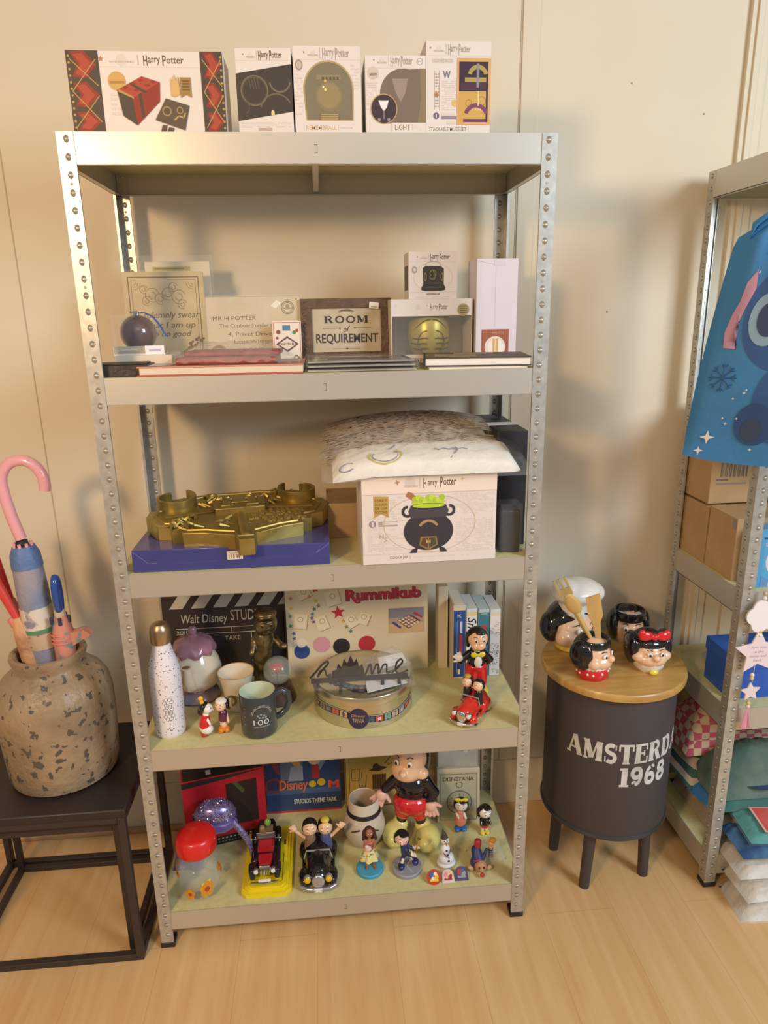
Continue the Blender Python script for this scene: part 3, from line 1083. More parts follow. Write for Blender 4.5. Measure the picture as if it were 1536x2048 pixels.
t = thing('wallet', 'flat black wallet lying at the left end of second board', 'wallet', (.057, .02, Z2), .1)
q = MB()
q.prism([(-.055, 0), (.05, 0), (.056, .08), (-.05, .08)], 0, .022, mat('black_leather', '403631', .45, bump=(120, .2)))
q.prism([(-.05, .006), (.045, .006), (.05, .072), (-.045, .072)], .022, .025, MATS['black_leather'])
q.build('cover', t, bev=.003)

RED = C('b0584a')
t = thing('flat_package', 'flat red and white package lying under the red wrapped packet', 'package', (.25, .006, Z2), -.02)
q = MB()
q.bx(-.16, .16, 0, .17, 0, .0035, RED).bx(-.155, .16, .001, .17, .0035, .016, C('d9cbb8')).bx(-.16, .16, 0, .17, .016, .019, C('c88d76'))
q.build('folder', t, bev=.0006)
q = MB()
Decal(q, (-.16, 0, .0192), (1, 0, 0), (0, 1, 0), .32, .17).rect(.02, .05, .98, .95, C('cfb29b')).rect(.03, .1, .14, .9, C('d9d3cb')).rect(.15, .1, .97, .4, C('b9786a'))
q.build('cover_print', t, smooth=0)
t = thing('wrapped_packet', 'dark red packet in crinkled clear plastic at front of second board', 'packet', (.262, .02, Z2 + .0195), -.04)
q = MB()
q.bx(-.10, .095, .0, .12, 0, .014, mat('dark_red_cloth', '8f3d36', .5, noise=(40, 'a9554a', .35, .65)))
q.bx(-.09, .10, .03, .125, .014, .024, MATS['dark_red_cloth'])
q.build('packet', t, bev=.004)
q = MB()
n_, m_ = 22, 12
vs = []
for j in range(m_ + 1):
    for i in range(n_ + 1):
        u, v = i / n_, j / m_
        e = min(1, 6 * u * (1 - u)) * min(1, 6 * v * (1 - v) + .15)
        vs.append((-.125 + .25 * u, -.012 + .17 * v, .002 + e * (.024 + .016 * v) + RNG.uniform(-.0025, .003)))
q.add(vs, [(j * (n_ + 1) + i, j * (n_ + 1) + i + 1, (j + 1) * (n_ + 1) + i + 1, (j + 1) * (n_ + 1) + i) for j in range(m_) for i in range(n_)], FILM2)
q.build('plastic_wrap', t, smooth=180)
SIL = mat('printed_metal_sheet', 'c5bdae', .28, metal=.35, noise=(12, 'a39a8c', .4, .6))
for k in range(3):
    t = thing('metal_sign', ['plastic wrapped metal sign, lowest of the three lying flat', 'plastic wrapped metal sign, middle of the three lying flat', 'plastic wrapped metal sign, topmost of the three lying flat'][k],
              'sign', (.527, .008 + .012 * k, Z2 + .0077 * k), -.02 + .02 * k, 'flat metal signs on the second board')
    q = MB()
    q.bx(-.108, .108, .004, .19, .0015, .0045, SIL)
    D = Decal(q, (-.108, .004, .0046), (1, 0, 0), (0, 1, 0), .216, .18)
    D.border(.02, .02, .98, .98, .02, C('77706a')).rect(.1, .1, .9, .3, C('8a837b')).rect(.2, .36, .8, .5, C('625d59')).rect(.12, .58, .6, .7, C('8a837b'))
    q.build('sheet', t, smooth=0)
    MB().bx(-.114, .114, 0, .196, 0, .0075, FILM).build('plastic_sleeve', t, bev=.001)
t = thing('magazine', 'grey covered magazine lying under the dark book at right', 'magazine', (.755, .006, Z2), -.02)
q = MB()
q.bx(-.095, .105, 0, .15, 0, .005, C('b9aa98')).bx(-.094, .104, -.0003, .149, .001, .004, C('e6ddcf'))
q.build('cover', t, smooth=0)
t = thing('book', 'dark picture book with white pages lying at right of second board', 'book', (.755, .014, Z2 + .0055), -.14)
q = MB()
q.bx(-.1, .11, .004, .16, .002, .016, C('efe9e2'))
q.bx(-.102, .112, .0, .165, .016, .018, C('4a4340')).bx(-.102, .112, .0, .165, 0, .002, C('4a4340')).bx(-.104, -.101, .0, .165, 0, .018, C('3b3533'))
q.build('pages', t, smooth=0)
q = MB()
D = Decal(q, (-.102, 0, .018), (1, 0, 0), (0, 1, 0), .214, .165)
D.rect(.02, .02, .98, .98, C('6b5a4a')).rect(.1, .1, .5, .6, C('a68b66')).rect(.55, .2, .9, .8, C('5b4d58')).rect(.3, .65, .7, .9, C('c2b49a'))
q.build('cover_print', t, smooth=0)

# ================================================================ third board
BLU = mat('blue_gloss_box', '42478a', .3, coat=.4, noise=(5, '393d7c', .3, .7))
t = thing('plaque_box', 'flat dark blue box lying under the golden crest plaque', 'box', (.243, .012, Z3), 0)
MB().bx(-.205, .205, 0, .29, 0, .049, BLU).build('carton', t, bev=.0015)
q = MB()
D = Decal(q, (-.205, 0, .0492), (1, 0, 0), (0, 1, 0), .41, .29)
D.text('WALL MOUNTED PLAQUE', .22, .03, .80, .105, C('a9a6bd'), .02, .2)
D = front_decal(q, .41, .049)
D.rect(.475, .42, .555, .80, C('e9e1da'))
for k in range(14):
    if k % 3 != 1:
        D.rect(.484 + k * .0045, .46, .486 + k * .0045 + .001 * (k % 2), .64, INK)
D.rect(.49, .7, .54, .72, GREYINK).rect(.485, .745, .53, .76, GREYINK)
D.line([(0, .98), (.08, .4), (.12, .42)], .0015, C('8d8fc0')).line([(1, .98), (.93, .55), (.95, .75)], .0015, C('8d8fc0')).line([(.2, .35), (.7, .46), (1, .44)], .001, C('5a60a3'))
q.build('front_print', t, smooth=0)

t = thing('crest_plaque', 'antique gold crest plaque with a letter H lying on the blue box', 'plaque', (.250, .150, Z3 + .0492), 0, rot=(radians(4.0), 0, radians(10)))
half = [(0, -.172), (.016, -.172), (.022, -.140), (.085, -.112), (.128, -.104), (.128, -.078), (.150, -.078), (.150, -.055), (.180, -.045), (.205, .012), (.198, .05), (.172, .055), (.165, .09), (.15, .125), (.10, .135), (.06, .15), (0, .145)]
out = half + [(-x, y) for x, y in half[::-1][:-1]]
out = [p for i, p in enumerate(out) if p != out[i - 1]]
ZB = .012
q = MB()
q.prism(out, ZB - .010, .038, GOLD)
q.build('shield', t, bev=.002)
q = MB()
inner = [(x * .9, y * .88) for x, y in out]
q.tube([(a[0], a[1], .038) for a in inner], .003, GOLD, 6, closed=True)
q.tube([(0, -.15, .039), (.0, .0, .039)], .010, GOLD, 8, flat=.45)
q.tube([(-.165, .0, .039), (-.05, .02, .039)], .008, GOLD, 8, flat=.45)
q.tube([(.165, .0, .039), (.05, .02, .039)], .008, GOLD, 8, flat=.45)
for (cx, cy, n, r) in ((-.085, -.052, 20, .05), (.082, -.045, 90, .058), (-.08, .085, 16, .045), (.08, .085, 16, .045)):
    for k in range(n):
        a, rr = RNG.uniform(0, 2 * pi), r * math.sqrt(RNG.random())
        x, y = cx + rr * cos(a) * 1.15, cy + rr * sin(a) * .75
        if n == 90:
            q.ell((x, y, .039), (.0055, .0045, .0035), GOLD, None, 8, 5)
        else:
            b2 = a + RNG.uniform(-1, 1)
            q.tube([(x, y, .037), (x + .012 * cos(b2), y + .012 * sin(b2), .0435), (x + .024 * cos(b2 + .8), y + .024 * sin(b2 + .8), .038)], [.0045, .005, .002], GOLD, 6)
q.build('relief', t)
q = MB()
q.prism([(-.055, -.012), (.055, -.012), (.06, .055), (-.06, .055)], .036, .052, GOLD)
for x in (-.028, .028):
    q.bx(x - .009, x + .009, -.002, .047, .052, .057, GOLD)
    q.bx(x - .014, x + .014, -.003, .004, .052, .057, GOLD).bx(x - .014, x + .014, .041, .048, .052, .057, GOLD)
q.bx(-.022, .022, .018, .027, .052, .056, GOLD)
q.build('letter_block', t, bev=.0015)
for sx in (-1, 1):
    q = MB()
    pts = []
    for i in range(22):
        a = i / 21 * 1.75 * pi
        r = .054 - .024 * i / 21
        pts.append((sx * (.145 + r * cos(a + 2.2) * .95), .075 + r * sin(a + 2.2) * .95, .046))
    vs, fs = [], []
    for i, p in enumerate(pts):
        a, b_ = pts[max(0, i - 1)], pts[min(21, i + 1)]
        dx, dy = b_[0] - a[0], b_[1] - a[1]
        l = math.hypot(dx, dy)
        nx, ny = -dy / l * .0035, dx / l * .0035
        for sz, z in ((-1, .030), (1, .030), (1, .062), (-1, .062)):
            vs.append((p[0] + sz * nx, p[1] + sz * ny, z))
    for i in range(21):
        for k in range(4):
            fs.append((i * 4 + k, i * 4 + (k + 1) % 4, i * 4 + 4 + (k + 1) % 4, i * 4 + 4 + k))
    fs += [(3, 2, 1, 0), (84, 85, 86, 87)]
    q.add(vs, fs, GOLD)
    q.build('scroll', t, bev=.001)

t = thing('cardboard_box', 'plain brown cardboard box behind the blue box and cookie jar box', 'box', (.53, .19, Z3), 0)
MB().bx(-.085, .08, 0, .15, 0, .085, BROWNCARD).build('carton', t, bev=.001)


def pr_cookie(D):
    D.rect(0, .81, 1, 1, C('ead9cd')).rect(0, .80, 1, .808, C('c9b9ad'))
    m = C('5d4c42')
    D.text('H', .452, .86, .475, .975, m, .012).text('arry', .485, .865, .555, .94, m, .008).text('P', .575, .86, .595, .985, m, .012).text('otter', .60, .885, .695, .955, m, .008)
    D.rect(.425, .86, .428, .98, GREYINK).circ(.355, .935, .04, PALEINK).text('WIZARDING', .31, .875, .41, .90, GREYINK)
    D.star(.26, .935, .022, C('b98a62'), .2, 4).star(.74, .95, .018, C('d9b98a'), .2, 4)
    newsprint(D, .04, .10, .16, .56, 22)
    newsprint(D, .62, .55, .98, .79, 14)
    newsprint(D, .70, .12, .98, .5, 18)
    newsprint(D, .17, .15, .30, .78, 24, None, .5)
    D.ring(.5, .45, .345, .004, C('cfae84'), ry=.335)
    G = C('b8974c')
    D.poly([(.085, .79), (.195, .78), (.195, .54), (.14, .585), (.085, .54)], G)
    for k, s_ in enumerate(('LEAKY', 'CAULDRON', 'FOR YOUR', 'POTIONS!')):
        D.text(s_, .095, .725 - k * .045, .185, .755 - k * .045, C('5d4a20'), .01)
    D.circ(.075, .47, .026, C('8f8486')).rect(.068, .44, .082, .50, CARD)
    D.rect(.12, .44, .26, .455, GREYINK).rect(.12, .49, .26, .495, GREYINK).rect(.12, .46, .15, .49, GREYINK)
    D.text('N', .125, .3, .155, .35, C('b7a58f')).text('S', .16, .26, .18, .31, C('b7a58f'))
    K, K2 = C('39343a'), C('4a444a')
    D.poly([(.32, .78), (.34, .83), (.37, .81), (.43, .72), (.39, .70)], C('a9714f'))
    D.circ(.49, .70, .125, C('b7cf3c'), asp=.05)
    for k in range(9):
        D.circ(.39 + k * .025, .735 + .02 * sin(k * 1.7), .022, C('c0d848') if k % 2 else C('a9c536'), 12)
    D.poly([(.355, .66), (.37, .62), (.39, .655)], K)
    D.poly(arc(.49, .365, .185, .225, 0, 360, 40)[:-1], K)
    D.poly([(.36, .52), (.62, .52), (.64, .60), (.62, .66), (.36, .66), (.34, .60)], K2)
    D.circ(.49, .655, .135, K, asp=.035).circ(.49, .66, .12, C('b7cf3c'), asp=.026)
    D.ring(.335, .60, .045, .02, K, 90, 300).ring(.645, .60, .045, .02, K, -120, 90)
    D.poly([(.37, .16), (.41, .18), (.40, .10), (.36, .09), (.35, .12)], K).poly([(.61, .16), (.57, .18), (.58, .10), (.62, .09), (.63, .12)], K)
    D.ring(.49, .37, .085, .02, C('a78a5a'), 30, 150)
    D.poly([(.43, .30), (.55, .30), (.56, .2), (.49, .14), (.42, .2)], C('8f7342')).poly([(.445, .285), (.487, .285), (.487, .165), (.43, .21)], C('5f4030')).poly([(.494, .285), (.54, .285), (.55, .21), (.494, .165)], C('4f4c3a'))
    D.text('H', .475, .22, .505, .26, C('c9b074'), .03)
    D.rect(0, 0, 1, .11, CARD).rect(0, .108, 1, .112, C('d6c5b8'))
    D.text('COOKIE JAR', .20, .045, .335, .085, C('8a7568'), .012)
    D.rect(.35, .04, .353, .09, GREYINK)
    newsprint(D, .37, .055, .8, .075, 1)


b = carton('gift_box', 'white cookie jar box picturing a black cauldron, under the plastic bag', (.661, .0, Z3), (.286, .165, .189), .02, C('dfd4cf'), pr_cookie)

# costume bag on the box
t = thing('costume_bag', 'clear plastic bag with white printed cloth and grey brown fur on cookie box', 'bag', (.655, .08, Z3 + .19), 0)


def pillow(x0, x1, y0, y1, z0, hgt, m, n=26, k=14, amp=.003, seed=1, skew=None, pw=.5):
    r = random.Random(seed)
    q = MB()
    top, bot = [], []
    for j in range(k + 1):
        for i in range(n + 1):
            u, v = i / n, j / k
            e = (max(0, 4 * u * (1 - u)) ** pw) * (max(0, 4 * v * (1 - v)) ** pw)
            x, y = x0 + (x1 - x0) * u, y0 + (y1 - y0) * v
            dz = skew(u, v) if skew else 0
            top.append((x, y, z0 + e * hgt + dz + (r.uniform(-amp, amp) if 0 < i < n and 0 < j < k else 0)))
            bot.append((x, y, z0 + dz - .0005 * (e > 0)))
    N = len(top)
    fs = []
    for j in range(k):
        for i in range(n):
            a = j * (n + 1) + i
            b_, c_, d_ = a + 1, a + n + 2, a + n + 1
            fs.append((a, b_, c_, d_))
            fs.append((N + a, N + d_, N + c_, N + b_))
    for i in range(n):
        a = i
        fs.append((a, N + a, N + a + 1, a + 1))
        a = k * (n + 1) + i
        fs.append((a, a + 1, N + a + 1, N + a))
    for j in range(k):
        a = j * (n + 1)
        fs.append((a, a + n + 1, N + a + n + 1, N + a))
        a += n
        fs.append((a, N + a, N + a + n + 1, a + n + 1))
    q.add(top + bot, fs, m)
    return q


FURM = mat('grey_brown_fur', 'b9a996', .9, noise=(60, '978671', .35, .65), sheen=.4)
sag = lambda u, v: .004 + .014 * u * v - .020 * max(0, .22 - u) / .22 * max(0, .5 - v) + .020 * v
pillow(-.195, .195, -.098, .04, .0, .034, mat('white_printed_cloth', 'efe8dc', .8, bump=(25, .5)), skew=sag, seed=3, pw=.30).build('white_cloth', t, smooth=180)
q = MB()
CB, CY = C('8d8a9c'), C('cdbf84')


def cloth_line(pts, m, r=.0012):
    out = []
    for x, y in pts:
        u, v = (x + .195) / .39, (y + .098) / .138
        out.append((x, y, sag(u, v) + .034 * (max(0, 4 * u * (1 - u)) ** .30) * (max(0, 4 * v * (1 - v)) ** .30) + .0015))
    q.tube(out, r, m, 5)


cloth_line([(-.085 + .034 * cos(a), -.062 + .026 * sin(a)) for a in [radians(d) for d in range(150, 420, 18)]], CY, .002)
cloth_line([(-.085 + .027 * cos(a), -.062 + .020 * sin(a)) for a in [radians(d) for d in range(150, 420, 18)]], CB)
cloth_line([(-.075, -.036), (-.065, -.026), (-.06, -.014)], CB)
cloth_line([(.02 + .01 * i, -.045 - .006 * (i % 2)) for i in range(8)], CB)
cloth_line([(.05, -.08), (.07, -.05), (.065, -.04)], CB)
cloth_line([(-.165 + .016 * cos(a), -.080 + .010 * sin(a)) for a in [radians(d) for d in range(40, 330, 25)]], CB, .0016)
q.build('cloth_print', t)
fsk = lambda u, v: .010 + .012 * u + .034 * v
pillow(-.205, .165, -.012, .235, .0, .058, FURM, seed=5, amp=.005, n=40, k=20, pw=.34, skew=fsk).build('fur', t, smooth=180)
q = MB()
r = random.Random(9)
for i in range(700):
    u, v = r.random(), r.uniform(.01, .95)
    e = (4 * u * (1 - u)) ** .34 * (4 * v * (1 - v)) ** .34
    x, y, z = -.205 + .37 * u, -.012 + .247 * v, fsk(u, v) + e * .058
    q.tube([(x - .024, y + r.uniform(-.012, .012), z - .002), (x, y, z + .004), (x + .028, y + r.uniform(-.014, .014), z - .001)], [.0004, .0014, .0003], FURM, 3)
q.build('fur_strands', t)
pillow(-.218, .222, -.115, .245, -.0005, .060, FILM, seed=8, amp=.003, skew=lambda u, v: sag(u, 0) * .3 + .04 * v, pw=.28).build('plastic_bag', t, smooth=180)

BK = mat('matt_black_box', '2b2a30', .45)
t = thing('long_box', 'tall matt black box with a white paper band behind the cookie jar box', 'box', (.856, .085, Z3), 0)
MB().bx(-.032, .035, 0, .255, 0, .262, BK).build('carton', t, bev=.0012)
q = MB()
q.bx(-.0326, .0356, .085, .125, -.0 + .0005, .2626, C('d9d4da'))
q.build('paper_band', t, smooth=0)
q = MB()
D = Decal(q, (-.02, .19, .2626), (1, 0, 0), (0, 1, 0), .04, .05)
for k in range(4):
    D.rect(.1, .1 + k * .22, .9, .18 + k * .22, C('8b8a92'))
q.build('label_print', t, smooth=0)
t = thing('wrapped_item', 'small black item in glossy plastic at right end of third board', 'package', (.845, .03, Z3), 0)
MB().bx(-.024, .022, 0, .045, 0, .1, mat('black_wrapped', '2a282c', .3, bump=(60, .5))).build('item', t, bev=.006)
MB().bx(-.027, .025, -.003, .048, 0, .112, FILM).build('plastic_wrap', t, bev=.004)

# ================================================================ fourth board


def blob(name, parent, m, items, vox=0.0016, smit=3):
    """one smooth continuous surface grown from ellipsoids and tapered limbs"""
    q = MB()
    for it in items:
        if it[0] == 'e':
            q.ell(it[1], it[2], m, it[3] if len(it) > 3 else None, 18, 12)
        elif it[0] == 'c':
            q.tube([it[1], it[2]], [it[3], it[4]], m, 12)
            q.ell(it[1], it[3], m, None, 12, 8)
            q.ell(it[2], it[4], m, None, 12, 8)
        elif it[0] == 't':
            q.tube(it[1], it[2], m, 12)
            r = it[2] if isinstance(it[2], (list, tuple)) else [it[2]] * len(it[1])
            q.ell(it[1][0], r[0], m, None, 12, 8)
            q.ell(it[1][-1], r[-1], m, None, 12, 8)
    return q.build(name, parent, remesh=vox, smit=smit)


def face(parent, c, r, yaw=0.0, pitch=0.0, skin=None, smile=True, nose=True, name='painted_face', mono=None):
    """human doll face on a head ellipsoid: eyes, brows, nose, mouth"""
    R = Euler((pitch, 0, yaw)).to_matrix()
    c = Vector(c)
    q = MB()

    def on(a, b, k=1.0):       # a = left/right angle, b = up angle
        d = Vector((sin(a) * cos(b) * r[0], -cos(a) * cos(b) * r[1], sin(b) * r[2])) * k
        return c + R @ d
    for sx in (-1, 1):
        q.ell(on(sx * .42, .12, .985), (r[0] * .17, r[1] * .07, r[2] * .17), mono or C('f4efe6', .3), R @ Euler((0, 0, sx * .42)).to_matrix(), 10, 7)
        q.ell(on(sx * .38, .09, 1.03), (r[0] * .085, r[1] * .05, r[2] * .11), C('241d1c', .2), R, 10, 7)
        q.tube([on(sx * .25, .42, 1.01), on(sx * .45, .5, 1.01), on(sx * .65, .42, 1.01)], r[0] * .028, C('3a2a22'), 5)
    if nose:
        q.ell(on(0, -.12, 1.03), (r[0] * .11, r[1] * .13, r[2] * .1), skin or SKINC, R, 10, 7)
    if smile:
        q.tube([on(a, -.48 - .14 * cos(a * 3), 1.005) for a in (-.42, -.25, 0, .25, .42)], r[0] * .04, mono or C('a83a34'), 5)
    return q.build(name, parent)


def hand(items_to, p, d, r, spread=1.0):
    """mitten palm with fingers and a thumb; p wrist, d direction"""
    d = Vector(d).normalized()
    s_ = d.cross(Vector((0, 1, 0)))
    s_ = s_.normalized() if s_.length > .1 else Vector((1, 0, 0))
    p = Vector(p)
    items_to.append(('e', p + d * r, (r, r * .75, r)))
    for k in (-1.2, -.4, .4, 1.2):
        b = p + d * r * 1.4 + s_ * (k * r * .55)
        items_to.append(('c', b, b + (d + s_ * (.3 * k * spread)).normalized() * r * (1.25 - .12 * abs(k)), r * .34, r * .27))
    b = p + d * r * .6 + s_ * r * .8
    items_to.append(('c', b, b + (d * .5 + s_).normalized() * r * 1.0, r * .34, r * .27))


def hairdo(parent, c, r, m, yaw=0.0, bob=0.0, name='hair'):
    R = Euler((0, 0, yaw)).to_matrix()
    c = Vector(c)
    it = [('e', c + R @ Vector((0, r[1] * .22, r[2] * .20)), (r[0] * 1.05, r[1] * .98, r[2] * .95))]
    if bob:
        for sx in (-1, 1):
            it.append(('e', c + R @ Vector((sx * r[0] * .88, r[1] * .35, -r[2] * .25)), (r[0] * .28 * bob, r[1] * .60, r[2] * .85)))
    it.append(('e', c + R @ Vector((r[0] * .2, -r[1] * .55, r[2] * .78)), (r[0] * .5, r[1] * .35, r[2] * .2)))
    return blob(name, parent, m, it, max(.0012, r[0] * .05))


# --- clapperboard and game boxes at the back
CLAP = mat('clapper_black', '3a3230', .45)
t = thing('clapperboard_box', 'large black film clapperboard box at the back left of fourth board', 'box', (.163, .318, Z4), 0, rot=(radians(-2), 0, 0))
MB().bx(-.156, .156, 0, .034, 0, .285, CLAP).build('carton', t, bev=.001)
q = MB()
D = front_decal(q, .312, .285)
SW = C('c9c6bd')
for k in range(6):
    u = .06 + k * .18
    D.poly([(u, .71), (u + .11, .71), (u + .19, .835), (u + .08, .835)], SW)
D.rect(0, .84, 1, .85, C('55504d'))
D.text('Walt Disney', .15, .54, .535, .65, SW, .002, .12)
D.text('STUDIOS', .56, .575, .88, .68, SW, .002)
for v in (.51, .455):
    D.rect(.10, v, .9, v + .006, SW)
D.rect(.56, .455, .566, .51, SW).rect(.72, .16, .726, .455, SW).rect(.30, .16, .306, .455, SW)
D.text('TAKE', .50, .385, .63, .425, SW).text('ROLL', .11, .46, .2, .495, SW)
q.build('front_print', t, smooth=0)
q = MB()
Decal(q, (.156, 0, 0), (0, 1, 0), (0, 0, 1), .034, .285).rect(0, 0, 1, 1, C('5a4330'))
q.build('side_print', t, smooth=0)

GB = mat('game_box_cream', 'ddcfb0', .45)
t = thing('board_game_box', 'cream board game box with a red title and coloured stars', 'game', (.513, .300, Z4), 0, rot=(radians(-2), 0, radians(1)))
MB().bx(-.186, .19, 0, .045, 0, .275, GB).build('carton', t, bev=.001)
q = MB()
D = front_decal(q, .376, .275, 0, -.186)
RD = C('c02f3c')
for dx, m in ((.006, C('5d5a7a')), (0, RD)):
    D.text('Rummikub', .42 + dx, .76 - dx, .95 + dx, .875 - dx, m, .045)
    D.ring(.50 + dx, .775 - dx, .03, .012, m, 180, 320)
D.poly([(.58, .92), (.68, .93), (.58, .90)], C('5d7d92'))
for u, v, w, h, a in ((.10, .58, .09, .15, -.15), (.25, .55, .08, .14, .35), (.33, .80, .1, .15, .25), (.13, .86, .09, .10, .5), (.455, .55, .075, .12, .5), (.545, .57, .075, .12, -.4)):
    for k, mm in ((.006, C('a69572')), (0, C('e8dcc0'))):
        pts = []
        for x, y in ((-1, -1), (1, -1), (1, 1), (-1, 1)):
            X, Y = x * w / 2 * .376, y * h / 2 * .275
            pts.append((u + k + (X * cos(a) - Y * sin(a)) / .376, v - k + (X * sin(a) + Y * cos(a)) / .275))
        D.poly(pts, mm)
    D.ring(u, v + .02, .02, .004, C('9a9082'))
for k, (u, v, c_) in enumerate(((.04, .82, 'cf8a3d'), (.04, .72, 'd6b52d'), (.03, .64, '7c9a6c'), (.03, .54, '4d7f55'), (.05, .46, '3f7399'), (.05, .41, '5a5a95'), (.21, .90, 'c02f3c'), (.17, .83, 'cf8a3d'), (.215, .78, 'd6b52d'), (.23, .73, '6f8a55'), (.2, .70, '4d7f55'), (.185, .65, '4f8a96'), (.18, .61, '6a5a85'), (.19, .57, '7d5a85'), (.40, .56, 'd0a545'), (.42, .50, '6f8a55'), (.45, .45, '5a7f8a'))):
    D.star(u, v, .018 if k != 6 else .028, C(c_), .2)
D.star(.365, .65, .05, RD, .1)
# character artwork left out: plain coloured rounds in its place
for u, v, r_, c_ in ((.10, .27, .055, '35508a'), (.10, .36, .035, 'e6dccb'), (.24, .33, .06, 'd79aa8'), (.38, .3, .06, '2d2a2c'), (.56, .31, .06, 'b8373f')):
    D.circ(u, v, r_, C(c_))
D.rect(.72, .40, .97, .66, C('8b8494')).rect(.72, .40, .97, .50, C('cfae86')).rect(.72, .50, .97, .56, C('b39e92'))
D.poly([(.78, .53), (.87, .59), (.95, .52), (.86, .44)], C('6f3f3a'))
for i in range(4):
    for j in range(4):
        u, v = .785 + .0215 * i + .0205 * j, .53 + .0135 * i - .0205 * j
        D.poly([(u, v), (u + .015, v + .010), (u + .03, v - .004), (u + .015, v - .015)], C('e2d4c0'))
D.poly([(.74, .51), (.755, .525), (.81, .46), (.8, .445)], C('504a80')).poly([(.89, .60), (.905, .615), (.965, .56), (.955, .545)], C('b23a48'))
q.build('front_print', t, smooth=0)

# --- video boxes and book
VH = [('book', 'blue picture book standing, leftmost of the four upright spines', 'book', .7765, .032, .208, '2f4f8f', 'd9c79b', 'cfc6b4'),
      ('video_case', 'white video case with black script spine, second upright from left', 'video', .8095, .029, .196, 'e4e1dc', 'e0c98e', 'cfd6da'),
      ('video_case', 'teal video case with red letters on spine, third upright from left', 'video', .841, .029, .193, '3f7f8c', '3f7f8c', 'b4c6ca'),
      ('video_case', 'white video case with a speckled spine, rightmost upright by the post', 'video', .8715, .027, .191, 'e6dedb', 'e5ceb5', 'd3d6d8')]
for i, (nm, lab, cat, x, w, h, c1, c2, c3) in enumerate(VH):
    t = thing(nm, lab, cat, (x, .245, Z4), 0, 'upright cases behind the red car' if nm != 'book' else None)
    q = MB()
    q.bx(-w / 2, w / 2, 0, .10, 0, h, C(c3, .35))
    if i == 0:
        q.bx(-w / 2 + .003, w / 2 - .003, .004, .1, h, h + .0006, C('e6dfcd'))
    q.build('case' if i else 'book_block', t, bev=.0015)
    q = MB()
    D = front_decal(q, w, h)
    D.rect(.02, .01, .98, .95, C(c1)).rect(.02, .90 if i else .93, .98, .955, C(c2))
    if i == 0:
        D.text('K', .35, .83, .68, .88, C('e9e3d4')).rect(.3, .08, .34, .78, C('8fa3c7')).rect(.55, .62, .75, .78, C('c9d3e4')).rect(.5, .3, .75, .6, C('b8434c')).rect(.4, .05, .6, .12, C('e9e3d4'))
    elif i == 1:
        D.text('Snow', -.85, .62, 1.85, .74, C('2c2f45'), .01, .3, -pi / 2)
    elif i == 2:
        D.text('D', .05, .66, .95, .74, C('c83c40'), .05, 0, -pi / 2).text('U', .05, .54, .95, .63, C('c83c40'), .05, 0, -pi / 2)
        D.rect(.2, .93, .8, .94, C('e0c15d'))
    else:
        r = random.Random(4)
        for k in range(150):
            u, v = r.uniform(.08, .92), r.uniform(.14, .5) if k < 110 else r.uniform(.6, .82)
            D.circ(u, v, r.uniform(.015, .05), C(r.choice(['6b6480', '8a8496', 'a88f9a', '555a78'])), 6)
        for k in range(8):
            D.circ(r.uniform(.1, .9), r.uniform(.05, .12), .06, C(r.choice(['9fbb8a', 'c9a0a0', 'b7bf96'])), 8)
    q.build('spine_print', t, smooth=0)
t = thing('carton', 'plain pale carton standing beside the blue picture book', 'box', (.742, .30, Z4), 0)
MB().bx(-.012, .014, 0, .05, 0, .24, C('d5c6aa')).build('carton', t, bev=.001)

# --- drinking bottle
t = thing('drinking_bottle', 'white speckled steel drinking bottle with a brushed metal cap', 'bottle', (.0605, .078, Z4))
BW = mat('bottle_white', 'eae6ec', .35, coat=.3)
q = MB()
q.lathe([(0, 0), (.031, 0), (.0345, .004), (.0355, .012), (.0355, .15), (.034, .168), (.029, .19), (.0235, .207), (.0205, .222), (.0200, .232)], BW, 40)
r = random.Random(12)
prof = [(.0355, .01), (.0355, .15), (.034, .168), (.029, .19), (.0235, .207), (.0205, .222)]


def rad(z):
    for (r0, z0), (r1, z1) in zip(prof, prof[1:]):
        if z0 <= z <= z1:
            return r0 + (r1 - r0) * (z - z0) / (z1 - z0)
    return .0355


for k in range(330):
    z, a = r.uniform(.012, .218), r.uniform(pi * .95, pi * 2.05)
    if .05 < z < .105 and 1.42 * pi < a < 1.75 * pi:
        continue
    R_ = rad(z)
    e = r.uniform(.0006, .0017)
    q.ell((R_ * cos(a), R_ * sin(a), z), (e, .0004, e * r.uniform(.6, 1.4)), C(r.choice(['4a4550', '8a6f78', '6b6677', '9c8a92'])), Euler((0, 0, a + pi / 2)).to_matrix(), 6, 4)
# plain floral sketch in place of the printed figure
for dz, rr in ((.095, .008), (.077, .007), (.06, .008)):
    for p in range(6):
        pts = []
        for i in range(9):
            b = 2 * pi * i / 8
            uu = rr * cos(2 * pi * p / 6) + .0045 * cos(b)
            zz = dz + rr * sin(2 * pi * p / 6) + .0045 * sin(b)
            a = 1.58 * pi + uu / .0355
            pts.append((.0357 * cos(a), .0357 * sin(a), zz))
        q.tube(pts, .0004, C('55505a'), 4)
q.build('body', t)
q = MB()
q.lathe([(.0195, .230), (.0225, .231), (.0235, .235), (.0235, .258), (.022, .268), (.016, .276), (0, .279)], mat('brushed_brass_steel', 'b49a78', .32, metal=.85), 36)
q.build('cap', t)

